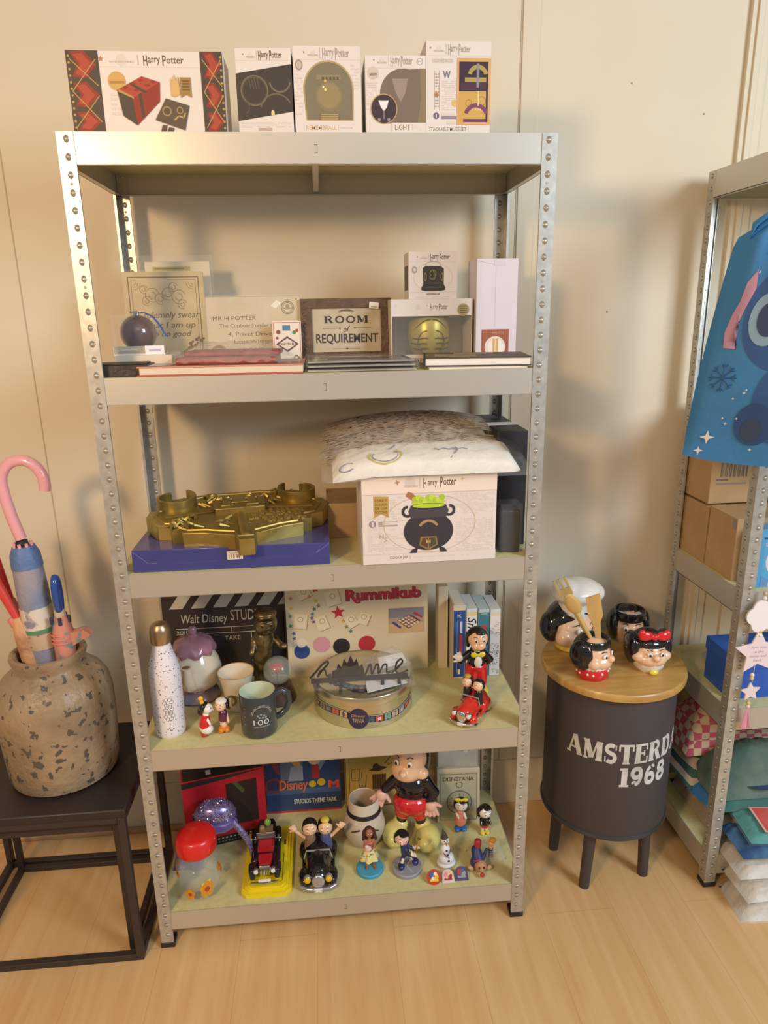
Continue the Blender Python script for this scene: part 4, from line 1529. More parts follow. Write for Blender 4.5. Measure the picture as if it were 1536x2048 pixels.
# --- teapot
TEA = mat('cream_porcelain', 'e3d6bf', .2, coat=.5)
TPU = mat('mauve_porcelain', 'a27584', .2, coat=.5)
t = thing('teapot', 'round cream porcelain teapot with a mauve ruffled lid and front spout', 'teapot', (.099, .232, Z4), -.06)
q = MB()
q.lathe([(0, .028), (.035, .028), (.052, .040), (.062, .060), (.064, .080), (.058, .105), (.048, .125), (.040, .140), (0, .142)], TEA, 40)
q.build('body', t)
q = MB()
q.lathe([(0, 0), (.048, 0), (.056, .006), (.052, .016), (.040, .026), (.034, .032), (0, .033)], mat('mauve_foot', 'a2868a', .25, coat=.4, noise=(30, '7f7f9a', .4, .6)), 36)
q.build('foot', t)
q = MB()
n_ = 48
vs, fs = [], []
prof2 = [(.052, .134, 1), (.054, .144, 1), (.046, .158, .6), (.03, .166, .2), (.012, .17, 0)]
for rr, z, wv in prof2:
    for i in range(n_):
        a = 2 * pi * i / n_
        R_ = rr * (1 + .05 * wv * sin(a * 9))
        vs.append((R_ * cos(a), R_ * sin(a), z - .004 * wv * (1 + sin(a * 9))))
for j in range(len(prof2) - 1):
    for i in range(n_):
        fs.append((j * n_ + i, j * n_ + (i + 1) % n_, (j + 1) * n_ + (i + 1) % n_, (j + 1) * n_ + i))
q.add(vs, fs, TPU)
q.lathe([(.013, .169), (.009, .174), (.011, .180), (.010, .190), (.0065, .194), (0, .195)], TPU, 20)
q.build('lid', t)
q = MB()
q.tube([(0, -.052, .062), (0, -.070, .070), (0, -.079, .090), (0, -.080, .113), (0, -.083, .126)], [.018, .017, .014, .0115, .0125], TEA, 20)
q.ell((0, -.083, .1262), (.0095, .0095, .001), C('7d6a55'))
q.build('spout', t)
q = MB()
q.tube([(.045 * cos(a) * .75, .062 + .03 * sin(a), .085 + .042 * sin(a * 1.0 - pi / 2 + a * 0)) for a in [0]] + [(0, .06, .115), (0, .085, .118), (0, .095, .095), (0, .088, .07), (0, .062, .06)], .006, TPU, 10)
q.build('handle', t)
q = MB()
for sx in (-1, 1):
    q.tube([(sx * (.02 + .012 * cos(a)), -.0605 - .0 * a + .006 * cos(a), .048 + .006 * sin(a)) for a in [i * pi / 6 for i in range(13)]], .0009, C('b9868a'), 5)
q.build('painted_sprig', t)

# --- cup
t = thing('tea_cup', 'small cream porcelain tea cup with gold trim in front of the teapot', 'cup', (.207, .165, Z4))
q = MB()
q.lathe([(0, .004), (.020, .004), (.022, 0), (.025, .002), (.027, .012), (.033, .045), (.038, .075), (.044, .098), (.0445, .0995), (.043, .0995), (.0365, .075), (.031, .045), (.024, .014), (0, .012)], TEA, 40)
q.build('bowl', t)
q = MB()
q.lathe([(.0437, .0992), (.0445, .1003), (.0430, .1003), (.0425, .0992)], C('c79a5a', .3), 40)
q.tube([(-.010 + .012 * cos(a), -.044 - .010 * sin(a * .5), .045 + .016 * sin(a)) for a in [radians(d) for d in range(-80, 260, 26)]], .0032, GOLD, 8)
q.build('gold_trim_and_handle', t)

# --- salt and pepper pair
HAIRB = mat('black_hair_glaze', '1d1a1c', .2, coat=.5)
t = thing('salt_shaker', 'small porcelain girl figurine with a yellow bow and red dress, leaning right', 'figurine', (.146, .045, Z4), 0)
blob('body', t, WHITEC, [('c', (-.002, 0, .028), (.004, 0, .058), .012, .008), ('e', (.009, 0, .074), (.0125, .0125, .012)), ('c', (.006, -.004, .052), (.014, -.012, .040), .0035, .003)], .0013)
blob('dress', t, REDC, [('c', (0, 0, .032), (.003, 0, .054), .0135, .0095)], .0013)
blob('shoes', t, mat('crimson_glaze', 'b3242c', .2, coat=.5), [('e', (-.003, .004, .006), (.009, .012, .006)), ('e', (-.007, .0, .014), (.005, .008, .009))], .0013)
blob('petticoat', t, WHITEC, [('e', (.004, -.002, .022), (.015, .013, .012))], .0013)
blob('hair', t, HAIRB, [('e', (.002, .002, .077), (.0125, .013, .0125)), ('e', (-.008, .002, .066), (.007, .009, .010))], .0013)
blob('bow', t, mat('yellow_bow', 'f0b429', .25, coat=.4), [('e', (-.002, 0, .090), (.005, .004, .006)), ('e', (-.004, 0, .100), (.006, .004, .006)), ('e', (.003, 0, .082), (.004, .004, .006))], .0012)
MB().ell((.018, -.006, .077), (.0012, .002, .0025), C('241d1c')).ell((.021, -.001, .071), (.002, .002, .002), SKINC).build('painted_face', t)
t = thing('pepper_shaker', 'small porcelain boy figurine in a purple vest and orange boots, leaning left', 'figurine', (.186, .062, Z4), 0)
blob('body', t, SKINC, [('c', (0, 0, .02), (-.001, 0, .05), .009, .009), ('e', (-.004, -.002, .070), (.0135, .0125, .0135)), ('c', (.008, 0, .048), (.012, -.008, .030), .0035, .003)], .0013)
blob('vest', t, mat('plum_glaze', '5d2a44', .25, coat=.4), [('c', (0, 0, .036), (0, 0, .05), .0112, .0105)], .0013)
blob('boots', t, mat('orange_glaze', 'd98522', .25, coat=.4), [('e', (-.006, -.003, .0085), (.0075, .0125, .0085)), ('e', (.007, -.001, .0085), (.0075, .012, .0085))], .0013)
blob('cap', t, WHITEC, [('e', (-.002, .0, .081), (.0135, .0135, .007))], .0013)
blob('hair', t, HAIRB, [('e', (.004, .006, .074), (.0125, .011, .012)), ('e', (.011, .0, .068), (.005, .006, .007))], .0013)
face(t, (-.004, -.002, .070), (.0135, .0125, .0135), -.3, 0, SKINC)

# --- dark mug
MUGM = mat('dark_blue_grey_mug', '3a4146', .22, coat=.5)
t = thing('mug', 'dark blue grey mug with white print and pale green inside', 'mug', (.268, .058, Z4), 0)
q = MB()
q.lathe([(0, 0), (.036, 0), (.040, .003), (.0415, .008), (.0415, .104), (.0405, .106)], MUGM, 44)
q.build('body', t)
MB().lathe([(.0405, .106), (.0395, .1055), (.0388, .1), (.0388, .008), (.036, .005), (0, .005)], C('cfd8c0', .25), 44).build('inside_glaze', t)
q = MB()
q.tube([(.038, .012, .088), (.055, .016, .093), (.069, .020, .082), (.071, .021, .062), (.064, .019, .042), (.050, .015, .030), (.038, .012, .026)], [.008, .0075, .007, .007, .007, .0075, .008], MUGM, 12, flat=1.0)
q.build('handle', t)


def wrapdecal(D, R_, a0, zc, su, sv):
    """bends an already flat decal (x = arc length, z) round a cylinder of radius R_"""
    mb = D.mb
    for i, p in enumerate(mb.v):
        a = a0 + p.x / R_
        rr = R_ - p.y
        mb.v[i] = Vector((rr * cos(a), rr * sin(a), p.z + zc))


q = MB()
D = Decal(q, (-.026, 0, -.03), (1, 0, 0), (0, 0, 1), .06, .06)
WM = C('d8d9d4')
D.ring(.55, .62, .36, .012, WM, 0, 180)
for k, ch in enumerate('THE WALT DISNEY COMPANY'):
    if ch != ' ':
        a = radians(172 - k * 7.4)
        u, v = .55 + .40 * cos(a), .62 + .40 * sin(a)
        D.text(ch, u - .014, v - .022, u + .014, v + .022, WM, .01, 0, a - pi / 2)
D.text('100', .22, .22, .82, .44, WM, -.005)
for u, v in ((.4, .62), (.52, .66), (.64, .6), (.46, .54), (.58, .52), (.7, .52)):
    D.star(u, v, .05, C('a9aca8'), .4, 6, .6)
D.text('YEARS OF WONDER', .22, .12, .86, .165, WM)
for k in range(3):
    D.star(-.14, .2 + k * .33, .04, C('8b9492'), k, 5, .5)
wrapdecal(D, .0416, 1.5 * pi + .12, .056, 1, 1)
q.build('printed_emblem', t, smooth=0)

# --- globe figurine
t = thing('snow_globe_figurine', 'brass coloured standing figurine holding a glass globe with a red rose', 'figurine', (.288, .215, Z4), .12)
q = MB()
q.lathe([(0, 0), (.046, 0), (.048, .004), (.044, .018), (.040, .03), (.036, .044), (0, .046)], mat('brown_base', '5b3f31', .35, coat=.3, noise=(40, '3c2a22', .4, .6)), 32, (.012, -.02, 0))
q.build('base', t)
blob('figure', t, BRASS, [('c', (-.022, .022, .0), (-.02, .022, .10), .024, .02), ('c', (-.02, .022, .10), (-.012, .02, .155), .024, .026), ('e', (-.006, .014, .195), (.030, .030, .032)),
                          ('c', (-.036, .018, .150), (-.043, -.004, .125), .009, .008), ('c', (.012, .018, .150), (.030, -.002, .135), .009, .008), ('e', (.036, -.008, .138), (.010, .010, .007)), ('e', (-.001, -.018, .186), (.006, .007, .005))], .002)
blob('cap', t, BRASS, [('e', (-.006, .018, .219), (.030, .028, .014)), ('e', (-.006, -.008, .212), (.022, .016, .004))], .0016)
face(t, (-.006, .014, .195), (.030, .030, .032), .1, 0, BRASS, name='modelled_face', mono=BRASS)
MB().ell((.016, -.026, .082), .036, mat('globe_glass', 'd5ddd6', .05, alpha=.24, spec=.9, coat=.8), None, 30, 20).build('globe', t)
q = MB()
q.ell((.014, -.026, .088), (.013, .012, .013), C('c8202c', .3))
for k in range(6):
    q.ell((.014 + .009 * cos(k), -.026 + .009 * sin(k), .090), (.008, .007, .009), C('b81a28', .3), None, 10, 6)
q.cyl((.014, -.026, .046), (.014, -.026, .08), .0016, .0016, C('4a5a3a'), 8)
q.build('rose', t)

# --- round tin
t = thing('round_tin', 'round silver tin with a film strip print and a dark round emblem', 'tin', (.517, .157, Z4))
q = MB()
q.lathe([(0, 0), (.119, 0), (.1225, .002), (.1215, .006), (.1215, .060)], TIN, 64)
q.build('body', t)
q = MB()
q.lathe([(.1215, .058), (.1235, .058), (.1242, .060), (.1242, .077), (.1225, .080), (.118, .0815), (.115, .080), (.112, .079), (0, .079)], TIN, 64)
q.build('lid', t)
q = MB()
L_ = .30
D = Decal(q, (-L_ / 2, 0, 0), (1, 0, 0), (0, 0, 1), L_, .05)


def wavy(u):
    return .42 + .16 * sin((u - .5) * 2 * pi * 1.0 + pi) * .9 + .16 * abs(u - .5) * 2


r = random.Random(5)
cols = ['8a4a42', 'a77c5e', '5c6f8e', 'b36a48', 'c9a16a', '3f5b78', 'd8d4cc', '4a5a6c', 'c8563c', '7fa08e', 'd7a06a', '8a98a6', 'c0453a', 'a58456']
n_ = 56
for k in range(n_):
    a, b_ = k / n_, (k + 1) / n_
    va, vb = wavy(a), wavy(b_)
    D.off = .0004
    D.poly([(a, va - .2), (b_, vb - .2), (b_, vb + .2), (a, va + .2)], C('2f2d33'))
for k in range(n_ * 2):
    a = (k + .3) / n_ / 2
    for s_ in (-.175, .175):
        D.off = .0006
        D.rect(a, wavy(a) + s_ - .02, a + .005, wavy(a) + s_ + .02, C('d5d2c8'))
for k in range(14):
    a, b_ = k / 14 + .006, (k + 1) / 14 - .006
    D.off = .0007
    D.poly([(a, wavy(a) - .13), (b_, wavy(b_) - .13), (b_, wavy(b_) + .13), (a, wavy(a) + .13)], C(cols[k]))
    D.star((a + b_) / 2, wavy((a + b_) / 2), .018, C(r.choice(cols)), r.random(), 6, .6)
D.off = .0012
EM = C('34314a')
for k in range(24):
    x0, x1 = -1 + k / 12, -1 + (k + 1) / 12
    y0, y1 = [math.sqrt(max(0, 1 - x * x)) * .080 * D.w / D.h for x in (x0, x1)]
    D.off = .0012
    D.poly([(.44 + .08 * x0, .44 - y0 - .001), (.44 + .08 * x1, .44 - y1 - .001), (.44 + .08 * x1, .44 + y1 + .001), (.44 + .08 * x0, .44 + y0 + .001)], EM)
D.off = .0015
D.text('Disney', .385, .5, .495, .66, C('b98f5e'), .01, .15)
D.text('TRIVIA', .395, .26, .485, .46, C('b98f5e'), .01)
for i, p in enumerate(q.v):
    a = 1.5 * pi + p.x / .1218
    rr = .1218 - p.y
    q.v[i] = Vector((rr * cos(a), rr * sin(a), p.z * 1.08 + .003))
q.build('printed_band', t, smooth=0)
q = MB()
D = Decal(q, (-.1, -.1, .0795), (1, 0, 0), (0, 1, 0), .2, .2)
for k in range(18):
    a0, a1 = pi + k * pi / 18, pi + (k + 1) * pi / 18
    D.off = .0004
    ro = .43 + .03 * sin(k)
    D.poly([(.5 + .30 * cos(a0), .5 + .30 * sin(a0)), (.5 + ro * cos(a0), .5 + ro * sin(a0)), (.5 + ro * cos(a1), .5 + ro * sin(a1)), (.5 + .30 * cos(a1), .5 + .30 * sin(a1))], C('3a3b4a' if k % 2 else '565768'))
    am = (a0 + a1) / 2
    D.off = .0006
    D.circ(.5 + .37 * cos(am), .5 + .37 * sin(am), .024, C(r.choice(cols)), 8)
q.build('lid_print', t, smooth=0)

# --- black wire hook rack in a bag, on the tin
HK = mat('matt_black_metal', '332c28', .5)
t = thing('hook_rack', 'black metal hook rack with a script word, lying on the round tin', 'rack', (.508, .135, Z4 + .082), -.03)
q = MB()
q.box((.0, -.03, .012), (.232, .004, .012), HK, (-.15, -.02, 0))
q.box((.112, -.034, .010), (.018, .004, .005), HK)
for x in (-.10, -.045, .055, .095):
    q.box((x, -.035, .003), (.008, .004, .016), HK).box((x, -.04, .001), (.008, .012, .004), HK)
q.build('rail_and_hooks', t, bev=.0006)


def script(pts, r=.0021, y=-.026):
    out = []
    P = [Vector((p[0], y + .15 * p[1] * 0, p[1])) for p in pts]
    for i in range(len(P) - 1):
        p0, p1, p2, p3 = P[max(0, i - 1)], P[i], P[i + 1], P[min(len(P) - 1, i + 2)]
        for k in range(5):
            u = k / 5
            out.append(0.5 * ((2 * p1) + (-p0 + p2) * u + (2 * p0 - 5 * p1 + 4 * p2 - p3) * u * u + (-p0 + 3 * p1 - 3 * p2 + p3) * u ** 3))
    out.append(P[-1])
    return out


q = MB()
q.tube(script([(-.118, .016), (-.105, .03), (-.088, .05), (-.076, .058), (-.074, .052), (-.088, .036), (-.10, .018), (-.092, .034), (-.082, .036), (-.078, .02), (-.068, .024)]), .0023, HK, 6)
q.tube(script([(.014, .018), (.024, .042), (.028, .044), (.030, .020), (.040, .042), (.046, .043), (.046, .020), (.058, .042), (.066, .042), (.066, .022), (.076, .024)]), .0023, HK, 6)
q.tube(script([(.078, .020), (.092, .034), (.104, .048), (.100, .056), (.090, .046), (.088, .026), (.098, .018), (.116, .026)]), .0023, HK, 6)
q.build('script_word', t)
q = MB()
sil = [(-.065, .012), (-.065, .03), (-.055, .034), (-.05, .05), (-.042, .04), (-.036, .062), (-.028, .05), (-.02, .07), (-.012, .052), (-.006, .062), (0, .04), (.008, .046), (.012, .03), (.012, .012)]
q.prism(sil, -.002, .002, HK, frame((0, -.026, 0), (1, 0, 0), (0, 0, 1), (0, -1, 0)))
q.build('silhouette_panel', t)
q = pillow(-.125, .135, -.06, .05, .0, .05, FILM, seed=11, amp=.004, pw=.5)
q.build('plastic_bag', t, smooth=180)
t = thing('paper_slip', 'white folded paper slip lying beneath the black hook rack', 'paper', (.562, .10, Z4 + .0815), .3)
q = MB()
q.prism([(-.05, -.03), (.055, -.025), (.05, .04), (-.03, .045)], 0, .0008, C('dfe0e6'))
q.build('sheet', t, smooth=0)
t = thing('packing_wrap', 'crumpled white tissue and film behind the hook rack', 'wrap', (.585, .19, Z4 + .081), .4)
q = pillow(-.055, .055, -.03, .035, 0, .042, FILM2, seed=14, amp=.006, n=14, k=8)
q.build('film', t, smooth=180)
q = MB()
q.prism([(-.03, -.012), (.045, -.012), (.05, .02), (-.02, .024)], .004, .006, C('e2ddd4'), Matrix.Rotation(.4, 4, 'X'))
q.build('tissue', t)

# --- standing figurine in tails
def tail_figure():
    t = thing('figurine', 'porcelain figurine in a black tailcoat, red trousers and yellow bow tie', 'figurine', (.806, .172, Z4), 0)
    k = 1.0
    blob('body', t, SKINC, [('c', (0, 0, .09), (0, 0, .125), .016, .012), ('e', (.002, -.002, .150), (.026, .025, .025)), ('e', (.002, -.014, .136), (.019, .016, .013)),
                            ('c', (-.012, 0, .0), (-.011, 0, .06), .010, .012), ('c', (.014, 0, .0), (.013, 0, .06), .010, .012)], .0016)
    blob('trousers', t, REDC, [('c', (-.012, 0, .030), (-.010, 0, .065), .0165, .018), ('c', (.013, 0, .030), (.010, 0, .065), .0165, .018), ('e', (0, 0, .072), (.028, .021, .014))], .0016)
    blob('tailcoat', t, BLACKC, [('c', (0, .003, .082), (0, .003, .110), .023, .018), ('c', (-.018, 0, .108), (-.042, -.006, .092), .0095, .0095), ('c', (.018, 0, .108), (.037, .002, .088), .0095, .0085), ('c', (.037, .002, .088), (.03, .008, .076), .0085, .008), ('c', (.0, .018, .08), (.01, .022, .03), .012, .006)], .0016)
    q = MB()
    q.ell((.001, -.0185, .092), (.010, .005, .016), C('f2eee6', .3), None, 14, 10)
    q.build('shirt_front', t)
    blob('bow_tie', t, YELC, [('e', (.0, -.021, .113), (.0035, .004, .0035)), ('e', (-.010, -.020, .113), (.009, .004, .0075), (0, .3, 0)), ('e', (.010, -.020, .113), (.009, .004, .0075), (0, -.3, 0))], .0011)
    it = []
    hand(it, (-.040, -.010, .094), (-.55, -.1, .85), .0095)
    blob('glove', t, WHITEC, it, .0012)
    blob('shoes', t, YELC, [('e', (-.016, -.008, .008), (.013, .02, .008)), ('e', (.018, -.008, .008), (.013, .02, .008))], .0016)
    hairdo(t, (.002, -.002, .150), (.026, .025, .025), HAIRB, 0, 1.0)
    face(t, (.002, -.002, .150), (.026, .025, .025), .05, 0, SKINC)
    return t


tail_figure()


# --- red toy car with two riders
def toy_car(name, label, loc, rz, m, length, w, h, grille=CHROME, group=None, headl=None, rot=None):
    t = thing(name, label, 'car', loc, rz, group, rot)
    L = length / 2
    h2 = h
    # car faces -y
    blob('body', t, m, [('c', (0, -L * .55, h2 * .42), (0, L * .45, h2 * .45), w * .30, w * .38), ('e', (0, -L * .62, h2 * .42), (w * .30, L * .36, h2 * .30)), ('e', (0, L * .5, h2 * .46), (w * .42, L * .45, h2 * .40)),
                        ('e', (-w * .36, -L * .58, h2 * .28), (w * .15, L * .36, h2 * .22)), ('e', (w * .36, -L * .58, h2 * .28), (w * .15, L * .36, h2 * .22)),
                        ('e', (-w * .36, L * .5, h2 * .30), (w * .16, L * .38, h2 * .26)), ('e', (w * .36, L * .5, h2 * .30), (w * .16, L * .38, h2 * .26)),
                        ('c', (-w * .38, -L * .3, h2 * .16), (-w * .38, L * .3, h2 * .16), w * .06, w * .06), ('c', (w * .38, -L * .3, h2 * .16), (w * .38, L * .3, h2 * .16), w * .06, w * .06)], length * .013)
    for sx in (-1, 1):
        for y in (-L * .56, L * .5):
            q = MB()
            q.lathe([(0, -w * .07), (h2 * .2, -w * .07), (h2 * .24, -w * .04), (h2 * .24, w * .04), (h2 * .2, w * .07), (0, w * .07)], BLACKP, 20, (sx * w * .40, y, h2 * .24), (0, pi / 2, 0))
            q.lathe([(0, w * .10), (h2 * .13, w * .09), (h2 * .15, w * .06)] if sx > 0 else [(h2 * .15, -w * .06), (h2 * .13, -w * .09), (0, -w * .10)], CHROME, 16, (sx * w * .42, y, h2 * .24), (0, pi / 2, 0))
            q.build('wheel', t)
    q = MB()
    q.ell((0, -L * .95, h2 * .40), (w * .17, L * .08, h2 * .26), grille, None, 16, 10)
    q.build('grille', t)
    for sx in (-1, 1):
        q = MB()
        q.ell((sx * w * .27, -L * .88, h2 * .50), (w * .10, L * .11, w * .10), grille, None, 14, 10)
        q.ell((sx * w * .27, -L * .97, h2 * .50), (w * .085, L * .05, w * .085), headl or C('dfe0dc', .15), None, 14, 10)
        q.build('headlight', t)
    q = MB()
    for sx in (-1, 1):
        q.tube([(sx * w * .06, -L * 1.02, h2 * .15), (sx * w * .3, -L * .99, h2 * .17), (sx * w * .45, -L * .86, h2 * .17)], w * .05, grille, 10)
        q.tube([(sx * w * .06, L * .99, h2 * .18), (sx * w * .3, L * .97, h2 * .2), (sx * w * .45, L * .84, h2 * .2)], w * .05, grille, 10)
    q.box((0, -L * 1.05, h2 * .16), (w * .2, L * .04, h2 * .12), C('ece9e2'))
    q.build('bumper', t)
    q = MB()
    q.tube([(-w * .36, -L * .12, h2 * .55), (-w * .30, -L * .1, h2 * .84), (w * .30, -L * .1, h2 * .84), (w * .36, -L * .12, h2 * .55)], w * .025, C('b9bcc0', .25, metal=.6), 8)
    q.build('windscreen_frame', t)
    MB().ell((0, L * .16, h2 * .66), (w * .29, L * .26, h2 * .16), C('2a1d1c'), None, 18, 10).build('cabin', t)
    return t


def rider(t, p, s_, coat, hair, hat=None, arm=None, yaw=0.0, skin=None):
    """small seated rider that is a moulded part of its toy car"""
    skin = skin or SKINC
    x, y, z = p
    it = [('c', (x, y, z), (x, y, z + .022 * s_), .010 * s_, .0085 * s_), ('e', (x, y - .002 * s_, z + .040 * s_), (.0125 * s_, .012 * s_, .0125 * s_))]
    if arm:
        ax = arm
        it.append(('c', (x + ax * .009 * s_, y, z + .02 * s_), (x + ax * .024 * s_, y - .004 * s_, z + .038 * s_), .0035 * s_, .003 * s_))
        hand(it, (x + ax * .024 * s_, y - .004 * s_, z + .038 * s_), (ax * .5, -.1, .8), .0052 * s_)
    r_ = blob('rider', t, skin, it, .0010 * s_)
    blob('rider_coat', r_, coat, [('c', (x, y, z), (x, y, z + .022 * s_), .0115 * s_, .0095 * s_)], .0010 * s_)
    blob('rider_hair', r_, hair, [('e', (x, y + .003 * s_, z + .044 * s_), (.0130 * s_, .012 * s_, .0115 * s_)), ('e', (x + .009 * s_, y + .002 * s_, z + .038 * s_), (.005 * s_, .008 * s_, .008 * s_)), ('e', (x - .009 * s_, y + .002 * s_, z + .038 * s_), (.005 * s_, .008 * s_, .008 * s_))], .0010 * s_)
    face(r_, (x, y - .002 * s_, z + .040 * s_), (.0125 * s_, .012 * s_, .0125 * s_), yaw, 0, skin, name='rider_face')
    if hat:
        blob('rider_hat', r_, hat, [('e', (x, y, z + .054 * s_), (.008 * s_, .008 * s_, .005 * s_))], .0010 * s_)


t = toy_car('toy_car', 'red ceramic convertible car carrying two riders, right of fourth board', (.773, .068, Z4), -.62, mat('red_car_glaze', 'd83226', .15, coat=.6), .125, .068, .062)
rider(t, (.014, .008, .036), 1.05, C('2a2628', .3), HAIRB, None, None, -.5)
rider(t, (-.016, .012, .036), 1.05, C('2a2628', .3), HAIRB, C('c9a03a', .3), None, .4)

# ================================================================ bottom board
# --- jar with red lid
t = thing('glass_jar', 'clear glass sweet jar with a red screw lid, front left of bottom board', 'jar', (.091, .072, Z5))
q = MB()
q.lathe([(0, .002), (.040, 0), (.049, .006), (.054, .022), (.055, .06), (.052, .085), (.046, .104), (.043, .118), (.043, .135)], GLASS, 44)
q.build('jar', t)
q = MB()
q.lathe([(0, .0045), (.036, .0045), (.044, .009), (.0505, .024), (.0515, .06), (.0485, .085), (.043, .104), (.040, .118), (.040, .135)], GLASS, 44)
q.build('inner_wall', t)
LIDR = mat('red_plastic_lid', 'dc2624', .3, coat=.3)
q = MB()
q.lathe([(.043, .120), (.0475, .121), (.0495, .125), (.0500, .150), (.0465, .162), (.038, .168), (0, .169)], LIDR, 44)
q.build('lid', t, bev=0)
q = MB()


def on_cyl(poly, a0, R_, m, zc=0.0, dr=0.0):
    vs = []
    for u, v in poly:
        a = a0 + u / R_
        vs.append(((R_ + dr) * cos(a), (R_ + dr) * sin(a), zc + v))
    tri = tessellate_polygon([[Vector((p[0], p[1], 0)) for p in poly]])
    q.add(vs, [tuple(x) for x in tri], m)


OR, YL, RDp = C('d9912a'), C('e3d24b'), C('b8442c')
for k, (a, z, s_) in enumerate(((1.42, .032, 1.0), (1.66, .040, 1.5), (.95, .07, .9), (.55, .075, .8), (1.92, .075, .9), (.2, .03, 1), (1.2, .078, .8))):
    a0 = a * pi
    R_ = .0556 if z < .06 else .0545
    q = MB()
    # plain blossom in place of the printed figure
    if k == 1:
        on_cyl([(-.016, -.014), (.006, -.010), (.010, .026), (-.012, .020)], a0, R_, YL, z, .0002)
    for p_ in range(5):
        b = 2 * pi * p_ / 5 + .3
        on_cyl(arc(.007 * s_ * cos(b), .009 * s_ * sin(b), .0055 * s_, .0065 * s_, 0, 330, 10), a0, R_, OR, z, .0004 + .00005 * p_)
    on_cyl(arc(0, 0, .0045 * s_, .005 * s_, 0, 330, 10), a0, R_, RDp, z, .0008)
    q.build('printed_blossom', t, smooth=180)

# --- purple sequin hat and red box
RBX = mat('red_black_box', 'b01f2e', .45)
t = thing('red_gift_box', 'red box with a black window panel, turned at the back left of bottom board', 'box', (.135, .222, Z5), radians(13))
MB().bx(-.10, .115, 0, .065, 0, .215, RBX).build('carton', t, bev=.001)
q = MB()
D = front_decal(q, .215, .215, 0, -.10)
D.rect(.52, .24, .90, .86, C('2b1e1d')).poly([(.6, .86), (.66, .86), (.75, .72), (.72, .68)], C('45522c')).rect(.52, .24, .9, .255, C('5a1a20'))
D.poly([(0, .985), (0, .90), (.5, .93), (1, .985)], C('2b2423'))
D.text('USE', .255, .305, .36, .39, C('e4dcc6'), .03, .1).poly([(.2, .40), (.33, .435), (.32, .455), (.2, .42)], C('c9b33a'))
D.rect(.0, 0, 1, .12, C('2a2221'))
for k in range(16):
    D.rect(.12 + k * .05, .075, .145 + k * .05, .095, C('b9a9a0'))
    D.rect(.22 + k * .04, .03, .24 + k * .04, .045, C('8d7d76'))
q.build('front_print', t, smooth=0)
q = MB()
Decal(q, (-.1, 0, .2152), (1, 0, 0), (0, 1, 0), .215, .065).rect(0.02, .02, .98, .98, C('2b2423')).rect(.3, .2, .36, .5, C('d9d2ca'))
q.build('top_print', t, smooth=0)

PUR = mat('purple_satin', '5b4a8f', .35, sheen=.5)
SEQ = mat('purple_sequins', '55477f', .25, metal=.6, noise=(500, '9d96c9', .45, .6))
t = thing('sequin_cap', 'purple sequinned cap with a satin brim resting against the red box', 'cap', (.108, .168, Z5), .1)
q = MB()
q.lathe([(.041, .090), (.044, .098), (.042, .110), (.034, .121), (.02, .128), (0, .130)], SEQ, 36, (.012, 0, 0), None, (1, .8))
q.build('crown', t)
r = random.Random(2)
q = MB()
for k in range(260):
    a, z = r.uniform(0, 2 * pi), r.uniform(0, 1)
    rr = .0435 * math.sqrt(max(0, 1 - (z * .98) ** 2.2)) + .001
    p = Vector((.012 + rr * cos(a), .8 * rr * sin(a), .092 + .038 * z))
    q.ell(p, (.0022, .0022, .0008), r.choice([C('8f88c4', .15, metal=.8), C('6a5aa8', .15, metal=.8), C('c9c6e6', .15, metal=.8)]), (r.uniform(-1, 1), r.uniform(-1, 1), 0), 6, 4)
q.build('sequins', t, smooth=0)
q = MB()
q.tube([(-.036, -.02, .088), (-.034, -.026, .07), (-.03, -.03, .05), (-.03, -.03, .03), (-.03, -.03, .004)], [.016, .017, .014, .012, .012], PUR, 12)
q.tube([(-.036, -.012, .085), (-.01, -.038, .090), (.03, -.034, .088), (.05, -.01, .085)], .011, PUR, 10)
q.build('satin_band', t)
q = MB()
q.tube([(.045, -.015, .092), (.062, -.03, .075), (.075, -.036, .055), (.082, -.036, .03), (.083, -.034, .004)], [.006, .007, .0065, .005, .004], SEQ, 8)
q.build('strap', t)
t.scale = (1.25, 1.0, 1.36)
t = thing('satin_pouch', 'dark purple satin pouch behind the glass jar at the left post', 'pouch', (.045, .165, Z5), 0)
q = pillow(-.035, .04, -.03, .05, 0, .075, PUR, seed=4, amp=.003, n=14, k=12)
q.build('pouch', t, smooth=180)
t = thing('power_cable', 'black cable hanging down the wall behind the bottom left board', 'cable', (0, 0, 0))
q = MB()
q.tube([(.047, .418, .50), (.05, .42, .36), (.054, .418, .25), (.06, .416, .16), (.066, .41, .06), (.075, .40, .006)], .0045, BLACKP, 8)
q.build('cable', t)

# --- pictures at the back
t = thing('poster_panel', 'blue studio theme park poster panel behind the toy cars', 'poster', (.347, .325, Z5), 0, rot=(radians(-3), 0, 0))
MB().bx(-.106, .106, 0, .006, 0, .21, C('31456f')).build('panel', t, bev=.001)
q = MB()
D = front_decal(q, .212, .21)
D.rect(0, 0, 1, 1, C('31486f')).rect(0, 0, 1, .03, C('b23a36')).rect(.2, .5, .5, 1, C('5d6f88'))
D.poly([(.22, .98), (.4, .98), (.5, .62), (.44, .62)], C('c79a3e')).poly([(.02, .9), (.12, .95), (.2, .6), (.15, .6)], C('8c3d4a'))
D.poly([(.75, .98), (.95, .98), (.68, .55)], C('7b8ea0')).poly([(.3, .48), (.34, .7), (.5, .7), (.5, .48)], C('8f9aa8'))
D.rect(0, .28, 1, .36, C('46608c'))
D.ring(.1, .42, .12, .03, C('8a4436')).ring(.1, .42, .07, .02, C('6e3a3a'))
D.text('Disney', .17, .30, .56, .50, C('d9713a'), .02, .12)
D.text('M', .83, .34, .98, .46, C('c9543a'), .04)
